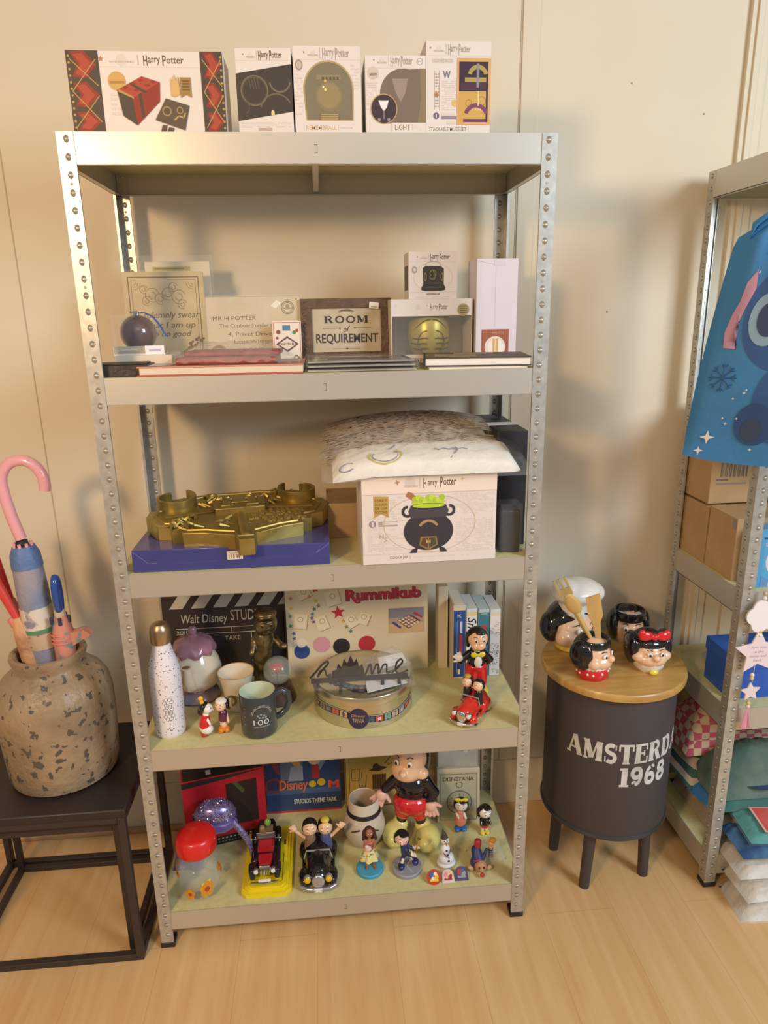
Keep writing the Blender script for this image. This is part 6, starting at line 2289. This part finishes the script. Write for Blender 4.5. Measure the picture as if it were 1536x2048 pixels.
place_tube('handle', t, [(-.01, 0, .86), (-.03, 0, .985), (-.034, 0, 1.05)], [.008, .009, .011], mat('bright_red_handle', 'd63b38', .3, coat=.5), 12)
place_tube('folded_canopy', t, [(.05, -.01, .58), (.02, 0, .74), (-.01, 0, .87)], [.008, .018, .009], mat('pink_cloth', 'd5868a', .5), 12)
t = thing('umbrella', 'short folding umbrella with a blue loop handle and striped coral cloth', 'umbrella', (-.165, .115, 0))
lp = [(.0, .019 * cos(a), .893 + .040 * sin(a)) for a in [i * pi / 10 for i in range(20)]]
q = MB()
q.tube([(p[0] + .002, p[1] * .55, p[2]) for p in lp], .0085, mat('blue_loop', '2a4d9c', .2, coat=.5), 12, closed=True)
q.build('handle', t)
q = MB()
q.tube([(.0, 0, .60), (.0, 0, .74), (.002, 0, .80), (.001, 0, .835), (.001, 0, .846)], [.008, .022, .024, .016, .011], mat('coral_teal_cloth', 'd08a7c', .5, noise=(30, '6f8f92', .42, .5)), 14)
q.cyl((.001, 0, .838), (.001, 0, .858), .0125, .012, C('cbb79c'), 12)
for k in range(5):
    q.tube([(.018 * cos(k * 1.25), .018 * sin(k * 1.25), .826), (.019 * cos(k * 1.25), .019 * sin(k * 1.25), .842)], .0042, C('3a3f52'), 8)
q.build('folded_canopy', t)
q = MB()
for k in range(3):
    q.lathe([(.0235, .778 + k * .010), (.0252, .780 + k * .010), (.0240, .783 + k * .010)], C('d8796d'), 18)
q.prism([(.01, -.002), (.065, .032), (.05, .044), (.012, .036)], -.012, .012, MATS['coral_teal_cloth'], frame((0, 0, .765), (1, 0, 0), (0, 0, 1), (0, -1, 0)))
q.build('cloth_fold', t)

# ================================================================ barrel table and ceramic heads
BB = mat('matt_black_drum', '4a4241', .5, spec=.35)
LIDW = wood_mat('acacia_lid', 'd2ab62', 'b0823f', (4, 42, 8), .35, coat=.3)
t = thing('drum_table', 'black drum side table lettered AMSTERDAM 1968 with a wooden lid', 'table', (1.176, .20, 0))
q = MB()
q.lathe([(0, .176), (.160, .176), (.1635, .180), (.1635, .575), (.160, .580), (0, .580)], BB, 72)
q.build('drum', t)
q = MB()
q.lathe([(.163, .172), (.1665, .174), (.168, .179), (.1665, .184), (.163, .186), (.158, .179)], mat('dark_steel_rim', '55595f', .3, metal=.7), 72)
q.build('rim', t)
q = MB()
q.lathe([(0, .580), (.178, .580), (.182, .583), (.183, .592), (.182, .599), (.179, .602), (0, .602)], LIDW, 72)
q.build('lid', t)
LP = ((1.054, .222, 1.06, .215), (1.091, .078, 1.105, .09), (1.265, .103, 1.262, .11), (1.25, .31, 1.245, .30))
for x, y, X, Y in LP:
    q = MB()
    q.cyl((x - 1.176, y - .20, 0), (X - 1.176, Y - .20, .177), .0135, .0165, BB, 20)
    q.build('leg', t)
q = MB()
DW = mat('stencil_white', 'd8d6d2', .6, noise=(40, 'b9b5ae', .3, .6))
for txt, sgap, width, hgt, a0, z0 in (('AMSTERDAM', .03, .388, .054, -2.60, .402), ('1968', .03, .140, .054, -1.775, .336)):
    polys, w = slab_polys(txt, sgap, 1.28)
    for p4 in polys:
        vs = []
        for px, py in p4:
            a = a0 + px / w * width / .1635
            vs.append((.1640 * cos(a), .1640 * sin(a), z0 + py * hgt))
        q.add(vs, [(0, 1, 2, 3)], DW)
q.build('stencil_lettering', t, smooth=180)

LT = .602


def head_mug(name, label, cat, loc, rz, s_, hair_open=True, yaw=0.0):
    t = thing(name, label, cat, loc, rz)
    return t


# chef jar
t = thing('cookie_jar', 'large ceramic head jar wearing a white chef hat at back of drum lid', 'jar', (1.098, .285, LT), .35)
blob('head', t, SKINC, [('e', (0, 0, .060), (.062, .056, .052)), ('e', (0, -.03, .040), (.052, .034, .030)), ('e', (-.045, -.02, .045), (.026, .024, .024)), ('e', (.045, -.02, .045), (.026, .024, .024)), ('c', (0, 0, .0), (0, 0, .03), .040, .045), ('e', (0, -.060, .062), (.013, .012, .011))], .003)
hairdo(t, (0, .006, .075), (.064, .058, .052), BLACKC, 0, 1.5)
face(t, (0, -.004, .066), (.060, .058, .050), 0, 0, SKINC, nose=False)
blob('chef_hat', t, WHITEC, [('c', (0, 0, .112), (0, 0, .135), .043, .045), ('e', (.0, -.004, .165), (.070, .062, .034)), ('e', (.03, -.008, .160), (.045, .05, .030)), ('e', (-.03, 0, .168), (.04, .05, .034))], .003)
q = MB()
q.lathe([(0, 0), (.042, 0), (.048, .006), (.042, .016), (0, .018)], mat('yellow_collar', 'ddbf52', .3, coat=.3), 30)
q.build('collar', t)
# back mug
t = thing('head_mug', 'black haired ceramic head mug standing at the back behind the red bow', 'mug', (1.262, .305, LT), -.2)
blob('head', t, SKINC, [('e', (0, 0, .045), (.042, .040, .040)), ('c', (0, 0, .0), (0, 0, .02), .030, .034), ('e', (0, -.042, .045), (.010, .009, .008))], .0026)
q = MB()
q.lathe([(.040, .068), (.0425, .074), (.0425, .086), (.041, .092), (.040, .094), (.037, .092), (.036, .08), (0, .078)], BLACKC, 36)
q.build('hair_rim', t)
blob('hair', t, BLACKC, [('e', (-.040, .010, .046), (.018, .034, .044)), ('e', (.040, .010, .046), (.018, .034, .044)), ('e', (0, .026, .05), (.046, .030, .048))], .0026)
MB().lathe([(0, .0815), (.037, .0815)], C('d8d3c8', .3), 30).build('inside_glaze', t)
face(t, (0, -.002, .045), (.042, .040, .040), 0, 0, SKINC, nose=False)
# front left mug
t = thing('head_mug', 'ceramic head mug with a red dotted collar, holding wooden utensils', 'mug', (1.093, .128, LT), .72)
blob('head', t, SKINC, [('e', (0, 0, .068), (.042, .040, .034)), ('e', (0, -.018, .048), (.034, .030, .022)), ('e', (0, -.046, .062), (.010, .010, .009)), ('e', (-.03, -.018, .05), (.017, .017, .016)), ('e', (.03, -.018, .05), (.017, .017, .016)), ('c', (0, 0, .02), (0, 0, .05), .026, .03)], .0024)
q = MB()
q.lathe([(.036, .084), (.0395, .089), (.0400, .096), (.038, .103), (.036, .105), (.033, .103), (.033, .092), (0, .09)], BLACKC, 36)
q.build('hair_rim', t)
MB().lathe([(0, .0925), (.033, .0925)], C('cdbf95', .4), 30).build('inside_glaze', t)
blob('hair', t, BLACKC, [('e', (-.036, .014, .064), (.017, .032, .040)), ('e', (.036, .014, .064), (.017, .032, .040)), ('e', (0, .026, .066), (.042, .028, .042))], .0024)
q = MB()
q.lathe([(0, 0), (.034, 0), (.040, .008), (.040, .020), (.036, .032), (.030, .038), (0, .038)], REDC, 36)
for k in range(14):
    a = k * 2.4
    z = .010 + .02 * ((k * .37) % 1)
    q.ell((.0395 * cos(a), .0395 * sin(a), z), (.0032, .0032, .0032), WHITEC, None, 8, 6)
q.build('dotted_collar', t)
q = MB()
for k in range(14):
    a = pi + k * pi / 13
    q.ell((.034 * cos(a), .034 * sin(a), .034), (.007, .006, .006), WHITEC, None, 10, 6)
q.build('lace_edge', t)
face(t, (0, -.004, .066), (.041, .040, .034), 0, 0, SKINC, nose=False)
# front right mug with bow
t = thing('head_mug', 'ceramic head mug with a plain red bow, at the front right of the lid', 'mug', (1.247, .148, LT), -.02)
blob('head', t, SKINC, [('e', (0, 0, .050), (.040, .038, .034)), ('e', (0, -.016, .036), (.040, .028, .022)), ('e', (0, -.042, .048), (.010, .010, .009)), ('e', (-.034, -.014, .042), (.016, .016, .014)), ('e', (.034, -.014, .042), (.016, .016, .014)), ('c', (0, 0, .008), (0, 0, .03), .028, .032)], .0024)
blob('hair', t, BLACKC, [('e', (0, .006, .074), (.043, .040, .022)), ('e', (-.042, .014, .056), (.017, .034, .044)), ('e', (.042, .014, .056), (.017, .034, .044)), ('e', (0, .026, .055), (.046, .030, .046))], .0024)
q = MB()
q.lathe([(0, 0), (.030, 0), (.038, .012), (.040, .024), (.034, .030), (0, .03)], WHITEC, 8)
q.ell((0, -.036, .006), (.012, .006, .007), YELC)
q.build('collar', t)
BW_ = [('e', (0, -.022, .096), (.010, .009, .009)), ('e', (-.022, -.022, .100), (.018, .009, .013)), ('e', (.022, -.022, .098), (.018, .009, .013)), ('e', (-.032, -.022, .104), (.010, .008, .015)), ('e', (.032, -.022, .100), (.010, .008, .015))]
blob('bow', t, REDC, BW_, .0018)
face(t, (0, -.004, .052), (.040, .039, .034), 0, 0, SKINC, nose=False)
# utensils
WU = wood_mat('beech_utensil', 'dcbf7f', 'cba766', (30, 30, 3), .45)
base = Vector((1.094, .140, LT + .094))


def utensil(name, label, tip, kind):
    t = thing(name, label, 'utensil', base + Vector(tip[3]))
    d = Vector(tip[:3])
    L = d.length
    z = d.normalized()
    x = Vector((1, -.35, 0))
    x = (x - z * x.dot(z)).normalized()
    y = z.cross(x)
    T = frame((0, 0, 0), x, y, z)
    q = MB(T)
    if kind == 'spatula':
        q.prism([(-.006, 0), (.006, 0), (.011, L * .42), (.019, L * .55), (.019, L), (-.015, L * .93), (-.016, L * .55), (-.009, L * .42)], -.0025, .0025, WU, frame((0, 0, 0), (1, 0, 0), (0, 0, 1), (0, -1, 0)))
    elif kind == 'spoon':
        q.tube([(0, 0, 0), (0, 0, L * .62)], [.0055, .006], WU, 10)
        q.ell((0, 0, L * .8), (.019, .005, L * .22), WU, None, 20, 12)
        q.ell((0, -.003, L * .8), (.0155, .003, L * .18), C('cfae6c', .5), None, 20, 12)
    else:
        q.tube([(0, 0, 0), (0, 0, L * .66)], [.0055, .006], WU, 10)
        q.prism([(-.006, L * .62), (.006, L * .62), (.017, L * .74), (.017, L), (.011, L), (.011, L * .84), (.003, L * .84), (.003, L), (-.003, L), (-.003, L * .84), (-.011, L * .84), (-.011, L), (-.017, L), (-.017, L * .74)], -.0025, .0025, WU, frame((0, 0, 0), (1, 0, 0), (0, 0, 1), (0, -1, 0)))
    q.build('blade' if kind == 'spatula' else ('bowl' if kind == 'spoon' else 'tines'), t, bev=.0008)
    return t


utensil('spatula', 'flat wooden spatula standing in the red collared mug', (-.035, -.02, .135, (.010, -.012, 0)), 'spatula')
utensil('wooden_spoon', 'wooden spoon standing in the red collared mug', (-.072, -.015, .130, (-.006, -.004, 0)), 'spoon')
utensil('wooden_fork', 'wooden fork standing behind the spoon in the red collared mug', (-.080, .012, .155, (-.008, .012, 0)), 'fork')

# ================================================================ right unit: boxes, bag, hanging star, blankets
XL = 1.405
t = thing('cardboard_box', 'wide brown cardboard box on the middle board of the right unit', 'box', (XL + .012, .24, .845))
MB().bx(0, .42, 0, .135, 0, .152, BROWNCARD).build('carton', t, bev=.001)
t = thing('cardboard_box', 'brown cardboard box with taped seam, nearest the front of the right unit', 'box', (XL + .012, .112, .845))
MB().bx(0, .30, 0, .122, 0, .157, BROWNCARD).build('carton', t, bev=.001)
q = MB()
Decal(q, (-.0003, .122, 0), (0, -1, 0), (0, 0, 1), .122, .157).rect(.0, .5, .02, 1, C('8e7148')).rect(.85, .82, .97, .98, C('8f8778'))
q.build('seam', t, smooth=0)
t = thing('cardboard_box', 'upper cardboard box printed with a barcode, on the two lower boxes', 'box', (XL + .012, .248, .845 + .158), .0)
MB().bx(0, .155, 0, .128, 0, .18, BROWNCARD).build('carton', t, bev=.001)
q = MB()
D = front_decal(q, .155, .18, 0, 0)
BC = C('6e6160')
for k in range(26):
    if k % 4 != 3:
        D.rect(.16 + k * .018, .38, .167 + k * .018 + .006 * (k % 3 == 0), .68, BC)
D.rect(.1, .27, .62, .30, C('8d7e74')).rect(.1, .33, .3, .355, BC).rect(.15, .73, .7, .76, C('8d7e74'))
q.build('front_print', t, smooth=0)


def pr_blue(D):
    D.text('Stitch', .30, .80, .70, .9, C('3a4f77'), .02)
    D.rect(.08, .83, .16, .86, C('3a4f77')).text('SNOW GLOBE', .12, .71, .72, .765, C('d9b7b0'), .01)
    D.circ(.48, .45, .32, C('d9cbc6')).circ(.48, .44, .13, C('5c78ab')).circ(.44, .36, .09, C('44608f')).circ(.5, .5, .06, C('7f97bf'))
    D.poly([(.1, .2), (.35, .08), (.9, .1), (.6, 0), (.1, 0)], C('5f8fc0'))


carton('blue_gift_box', 'bright blue printed box on the middle board behind the front post', (1.512, .064, .845), (.13, .044, .145), -.0, mat('light_blue_box', '58a3cf', .4), pr_blue)
t = thing('paper_pack', 'cream flat pack behind the blue printed box', 'box', (1.455, .24, .845 + .0), 0)
t.location = (1.60, .18, 1.003)
MB().bx(0, .1, 0, .1, 0, .02, C('e2d8b6')).build('pack', t, bev=.001)

# storage boxes on the lower board
STB = mat('royal_blue_box', '2f5fb8', .45)
t = thing('storage_box', 'royal blue lidded storage box on the lower board of the right unit', 'box', (1.435, .085, .535))
MB().bx(0, .17, 0, .12, 0, .082, STB).build('box_body', t, bev=.001)
MB().bx(-.003, .173, -.003, .123, .083, .118, STB).build('lid', t, bev=.001)
t = thing('plastic_packet', 'hazy clear packet lying behind the royal blue box', 'packet', (1.50, .225, .535))
q = pillow(-.06, .12, 0, .12, 0, .035, FILM2, seed=31, amp=.003, n=12, k=8)
q.build('film', t, smooth=180)
MB().ell((.01, .06, .012), (.035, .03, .011), C('8f98a8')).build('contents', t)

# drawstring bag
BAGM = mat('blue_bag_cloth', '3f86bd', .65, noise=(4, '3878ad', .3, .7), bump=(12, .35))
t = thing('drawstring_bag', 'blue cloth drawstring bag printed with stars, hanging at the right edge', 'bag', (1.37, -.045, 1.16), math.atan2(-.53, .85))
n_, k_ = 30, 34


def bag_shape(u, v, back):
    """u 0..1 across, v 0..1 up; front bulges to -y"""
    if v < .76:
        w = .170 - .058 * (v / .76) ** 1.5
        th = .034 * (1 - (2 * u - 1) ** 2) ** .5 * (.35 + .65 * min(1, v * 4))
    elif v < .84:
        f = (v - .76) / .08
        w = .112 - .078 * f
        th = .034 * (1 - (2 * u - 1) ** 2) ** .5 * (1 - .45 * f)
    else:
        f = (v - .84) / .16
        w = .034 + .034 * f
        th = .02 * (1 - (2 * u - 1) ** 2) ** .5
    x = -.0 + (2 * u - 1) * w
    pl = .005 * sin(u * 26) * max(0, min(1, (v - .45) * 3))
    y = (th + .001) * (1 if back else -1) + pl + .006 * sin(u * 5 + v * 4)
    z = v * .60 + (.018 * (2 * u - 1) ** 2 if v < .02 else 0) + .03 * u * (1 - v) * .4
    return Vector((x, y, z))


q = MB()
rows = []
for back in (0, 1):
    vs, fs = [], []
    for j in range(k_ + 1):
        for i in range(n_ + 1):
            vs.append(bag_shape(i / n_, j / k_, back))
    for j in range(k_):
        for i in range(n_):
            a = j * (n_ + 1) + i
            f = (a, a + 1, a + n_ + 2, a + n_ + 1)
            fs.append(f if not back else f[::-1])
    q.add(vs, fs, BAGM)
vs, fs = [], []
for i in range(n_ + 1):
    vs += [bag_shape(i / n_, 0, 0), bag_shape(i / n_, 0, 1)]
q.add(vs, [(2 * i, 2 * i + 1, 2 * i + 3, 2 * i + 2) for i in range(n_)], BAGM)
q.build('bag_body', t, smooth=180)


def on_bag(poly, m, k, sub=None):
    """prints a closed outline in (u, v) on the bag front"""
    global q
    cu, cv = sum(p[0] for p in poly) / len(poly), sum(p[1] for p in poly) / len(poly)
    rings = 6
    vs, fs = [], []
    n = len(poly)
    for r_ in range(rings + 1):
        f = r_ / rings
        for p in poly:
            b = bag_shape(cu + (p[0] - cu) * f, cv + (p[1] - cv) * f, 0)
            vs.append((b.x, b.y - .0006 * k, b.z))
    for r_ in range(rings):
        for i in range(n):
            a, b_ = r_ * n + i, r_ * n + (i + 1) % n
            fs.append((a, b_, b_ + n, a + n))
    q.add(vs, fs, m)


# plain night-sky print: hill, moon, crescent and stars in place of the printed figure
NV, PKP, LB = C('33588f', .65), C('c08fa6', .65), C('7fb0d0', .65)
q = MB()
on_bag(arc(.47, .50, .26, .17, 0, 352, 40), NV, 1)
on_bag(arc(.36, .50, .115, .085, 0, 350, 30), C('88a9be', .65), 2)
on_bag(arc(.37, .50, .075, .055, 0, 350, 24), C('36486a', .65), 3)
on_bag(arc(.395, .525, .02, .014, 0, 340, 12), LB, 4)
on_bag(arc(.58, .42, .12, .075, 0, 352, 30), LB, 3)
on_bag([(.18, .62), (.24, .66), (.25, .60), (.20, .53), (.17, .46), (.20, .405), (.12, .41), (.105, .46), (.13, .52), (.16, .56)], PKP, 3)
on_bag(arc(.52, .22, .17, .14, 0, 352, 32), NV, 2)
on_bag(arc(.38, .15, .11, .075, 0, 352, 28), C('2d4b7c', .65), 3)
on_bag(arc(.37, .13, .06, .04, 0, 350, 20), C('35465f', .65), 4)
ST = C('dcd6d2', .65)


def star_uv(u, v, r_):
    pts = []
    for i in range(8):
        a = pi / 4 * i
        rr = r_ if i % 2 == 0 else r_ * .35
        pts.append((u + rr * cos(a), v + rr * .56 * sin(a)))
    on_bag(pts, ST, 5)


for u, v, r_ in ((.48, .72, .05), (.55, .69, .035), (.13, .10, .045), (.09, .05, .03), (.30, .71, .012), (.25, .65, .012), (.45, .28, .014), (.3, .26, .012), (.24, .24, .01), (.28, .17, .01), (.38, .06, .012), (.2, .17, .01), (.22, .15, .012), (.31, .27, .01), (.34, .735, .012), (.56, .78, .03), (.66, .74, .03), (.7, .3, .02)):
    star_uv(u, v, r_)
q.build('printed_night_sky', t, smooth=180)
q = MB()
cu, cv = .155, .31
for k in range(8):
    a = k * pi / 4
    p = [bag_shape(cu + f * .085 * cos(a), cv + f * .048 * sin(a), 0) + Vector((0, -.0012, 0)) for f in (0, .5, 1)]
    q.tube(p, .0014, C('2f5f90', .65), 5)
    for s_ in (-.5, .5):
        p2 = [bag_shape(cu + .058 * cos(a), cv + .033 * sin(a), 0) + Vector((0, -.0012, 0)), bag_shape(cu + .08 * cos(a + s_ * .5), cv + .046 * sin(a + s_ * .5), 0) + Vector((0, -.0012, 0))]
        q.tube(p2, .0012, C('2f5f90', .65), 5)
q.build('printed_snowflake', t)
q = MB()
q.tube([(.034 * cos(a), .018 * sin(a) + .003, .502) for a in [i * pi / 8 for i in range(16)]], .006, mat('blue_cord', '3f7fb4', .6), 8, closed=True)
q.tube([(-.03, -.012, .50), (-.06, -.022, .495), (-.08, -.02, .48), (-.085, -.018, .46), (-.070, -.018, .475), (-.04, -.02, .497)], .012, BAGM, 8, flat=.5)
q.tube([(.0, .02, .51), (.0, .03, .56), (.005, .03, .62), (.01, .035, .66)], .0025, MATS['blue_cord'], 8)
q.build('drawstring', t)

# hanging star garland on the front post
t = thing('hanging_garland', 'pale pink wooden stars with beads and a pink tassel on the front post', 'decoration', (1.452, .026, .835))
PW = mat('pale_pink_wood', 'e9d6d6', .6)
FY = frame((0, 0, 0), (1, 0, 0), (0, 0, 1), (0, -1, 0))


def star_pts(cx, cz, r_, inn=.45, rot=0.0):
    return [(cx + (r_ if i % 2 == 0 else r_ * inn) * cos(pi / 2 + rot + i * pi / 5), cz + (r_ if i % 2 == 0 else r_ * inn) * sin(pi / 2 + rot + i * pi / 5)) for i in range(10)]


q = MB()
cl = []
for cx, cz, r_ in ((0, -.045, .034),):
    cl = [(cx + (r_ + .007 * abs(sin(2.5 * a))) * cos(a), cz + (r_ + .008 * abs(sin(2.5 * a))) * sin(a)) for a in [2 * pi * i / 60 for i in range(60)]]
q.prism(cl, .0, .005, C('efe7e6', .6), FY)
q.build('cloud_plate', t, bev=.0008)
q = MB()
q.prism(star_pts(.0, -.138, .060, .5, .06), 0, .005, PW, FY)
q.build('large_star', t, bev=.0008)
q = MB()
D = Decal(q, (-.03, -.005, -.165), (1, 0, 0), (0, 0, 1), .06, .05)
for k, s_ in enumerate(('love you', 'to the', 'moon and', 'back')):
    wd_ = (.62, .42, .7, .36)[k]
    D.text(s_, .5 - wd_ / 2, .74 - k * .22, .5 + wd_ / 2, .88 - k * .22, C('b09a9c'), 0, .2)
q.build('star_lettering', t, smooth=0)
q = MB()
q.prism(star_pts(-.005, -.243, .026, .5, .1), 0, .0045, PW, FY)
q.build('small_star', t, bev=.0008)
q = MB()
q.tube([(0, -.0025, .04), (.0, -.0025, -.01)], .0008, C('d9d0c4'), 5).tube([(0, -.0025, -.082), (-.004, -.0025, -.22)], .0007, C('d9d0c4'), 5).tube([(-.005, -.0025, -.262), (-.007, -.0025, -.29)], .0007, C('d9d0c4'), 5)
for z, m_ in ((.012, 'c9b48c'), (.0, 'e6dcd6'), (-.084, 'd9bd7a'), (-.093, 'eadfd8'), (-.198, 'eadfd8'), (-.207, 'd9bd7a'), (-.274, 'd9bd7a'), (-.283, 'e8c9cf')):
    q.ell((-.002 if z > -.19 else -.006, -.0025, z), .0052, C(m_, .4), None, 10, 8)
q.build('beads_and_string', t)
q = MB()
for k in range(36):
    a, rr = k * 2.4, .003 + .012 * ((k * .618) % 1)
    q.tube([(-.007, -.0025, -.287), (-.007 + rr * .4 * cos(a), -.0025 + rr * .25 * sin(a), -.305), (-.007 + rr * cos(a), -.0025 + rr * .5 * sin(a), -.345)], .0014, C('e6a9bb', .7), 4)
q.build('tassel', t)

# blankets under the lower board
def pack(name, label, loc, rz, w, d, h, m, cat='blanket', seed=1, pr=None, wrap=True, amp=.003, pw=.25):
    t = thing(name, label, cat, loc, rz)
    pillow(-w / 2, w / 2, 0, d, 0, h, m, seed=seed, amp=amp, pw=pw, n=20, k=16).build('folded_cloth', t, smooth=180)
    if pr:
        global q
        q = MB()
        D = Decal(q, (-w / 2, 0, h + .001), (1, 0, 0), (0, 1, 0), w, d, start=.002)
        pr(D)
        q.build('label_print', t, smooth=0)
    if wrap:
        pillow(-w / 2 - .006, w / 2 + .006, -.006, d + .006, -.0005, h + .007, FILM, seed=seed + 40, amp=.002, pw=.2).build('plastic_wrap', t, smooth=180)
    return t


WPL = mat('white_wrapped_cloth', 'ddd5c6', .5, noise=(10, 'bcb09c', .35, .65), bump=(22, .8))
for k, (dx, dy, rz, h) in enumerate(((0, 0, -.06, .05), (.012, .015, .03, .045), (.0, .03, -.03, .045))):
    z = (.0, .055, .105)[k]
    pack('wrapped_blanket', ['white plastic wrapped blanket, lowest in the stack on the floor', 'white plastic wrapped blanket, middle of the stack at lower right', 'white plastic wrapped blanket, topmost of the stack at lower right'][k],
         (1.60 + dx, -.085 + dy, z), rz, .32, .115, h, WPL, seed=50 + k)
pack('folded_blanket', 'dark blue folded blanket lying above the white wrapped stack', (1.61, -.045, .155), -.05, .32, .12, .028, mat('navy_blanket', '32517c', .8, noise=(16, '4a7396', .4, .6)), seed=61, wrap=False)


def pr_tos(D):
    CR = C('dc5a50', .6)
    D.rect(.12, .08, 1, .86, C('e8b9a8', .6)).rect(.14, .11, 1, .83, CR)
    D.text('To S', .30, .55, .62, .74, C('f0e2d6', .6), .005, .1)
    for k in range(3):
        D.line([(.36 + .1 * i, .40 - k * .12 + .02 * (i % 2)) for i in range(6)], .012, C('e9a79c', .6))


pack('gift_sack', 'teal folded gift sack with a coral patch, on the navy blanket', (1.625, -.04, .186), -.12, .30, .12, .024, mat('teal_cloth', '4fa29c', .7, noise=(9, '3f8a88', .35, .65)), 'sack', 66, pr_tos)


def pr_plain(D):
    D.circ(.35, .35, .22, C('38466f', .7)).circ(.35, .4, .09, C('6f8fb0', .7)).circ(.62, .35, .1, C('5f9fc0', .7)).ring(.45, .8, .3, .06, C('c04a3c', .7), 20, 160)


t = pack('printed_blanket', 'green folded blanket printed with blue rounds behind the teal sack', (1.62, .09, .19), 0, .32, .16, .07, mat('sea_green_cloth', '4f7f74', .8, noise=(8, '3f6a66', .35, .65)), seed=70, pr=pr_plain, wrap=False)
pack('base_blanket', 'beige wrapped blanket under the green printed blanket', (1.62, .08, .103), 0, .33, .27, .08, mat('beige_wrap', 'b5a388', .6, bump=(20, .6)), seed=72, wrap=False)
pack('blue_garment', 'bright blue folded garment spilling between the posts', (1.50, .115, .19), .2, .13, .10, .035, mat('sky_blue_cloth', '3f86c4', .7, bump=(20, .6)), 'garment', 74, None, False)
STR = mat('green_white_stripe', '3f6f63', .8)
nt = STR.node_tree
wv = nt.nodes.new('ShaderNodeTexWave')
wv.bands_direction = 'Z'
wv.inputs['Scale'].default_value = 8.5
wv.inputs['Distortion'].default_value = 1.2
wr = nt.nodes.new('ShaderNodeValToRGB')
wr.color_ramp.interpolation = 'CONSTANT'
wr.color_ramp.elements[0].color = lin('3a6a5e')
wr.color_ramp.elements[1].position = .5
wr.color_ramp.elements[1].color = lin('cbbfae')
tc = nt.nodes.new('ShaderNodeTexCoord')
nt.links.new(tc.outputs['Object'], wv.inputs['Vector'])
nt.links.new(wv.outputs['Fac'], wr.inputs['Fac'])
nt.links.new(wr.outputs['Color'], nt.nodes['Principled BSDF'].inputs['Base Color'])
t = thing('striped_blanket', 'green and white striped blanket with pink edge behind the drum table', 'blanket', (1.50, .235, .20), 0)
q = pillow(-.085, .2, -.06, .12, 0, .085, STR, seed=76, amp=.002, pw=.3)
q.build('folded_cloth', t, smooth=180)
q = MB()
q.tube([(-.03, -.058, .05), (.0, -.055, .075), (.03, -.05, .06), (.05, -.06, .03)], .014, C('9c5f86', .7), 10)
q.build('pink_edge', t)
t = thing('checked_cloth', 'pink and white checked cloth bundle under the lower board', 'cloth', (1.50, .255, .286), 0)
CHK = mat('checked_pink', 'c8707c', .8)
nt = CHK.node_tree
ck = nt.nodes.new('ShaderNodeTexChecker')
ck.inputs['Scale'].default_value = 46
ck.inputs['Color1'].default_value = lin('b8566a')
ck.inputs['Color2'].default_value = lin('c9b498')
tc = nt.nodes.new('ShaderNodeTexCoord')
nt.links.new(tc.outputs['Object'], ck.inputs['Vector'])
nt.links.new(ck.outputs['Color'], nt.nodes['Principled BSDF'].inputs['Base Color'])
pillow(-.085, .2, -.05, .1, 0, .15, CHK, seed=78, amp=.006, pw=.35).build('folded_cloth', t, smooth=180)
t = thing('green_cloth', 'grey green cloth bundle in front of the pink checked cloth', 'cloth', (1.52, .15, .226), 0)
pillow(-.08, .2, -.06, .07, 0, .13, mat('grey_green_cloth', '6b7c70', .85, noise=(12, '4f6a5c', .35, .6), bump=(18, .6)), seed=80, amp=.004, pw=.35).build('folded_cloth', t, smooth=180)
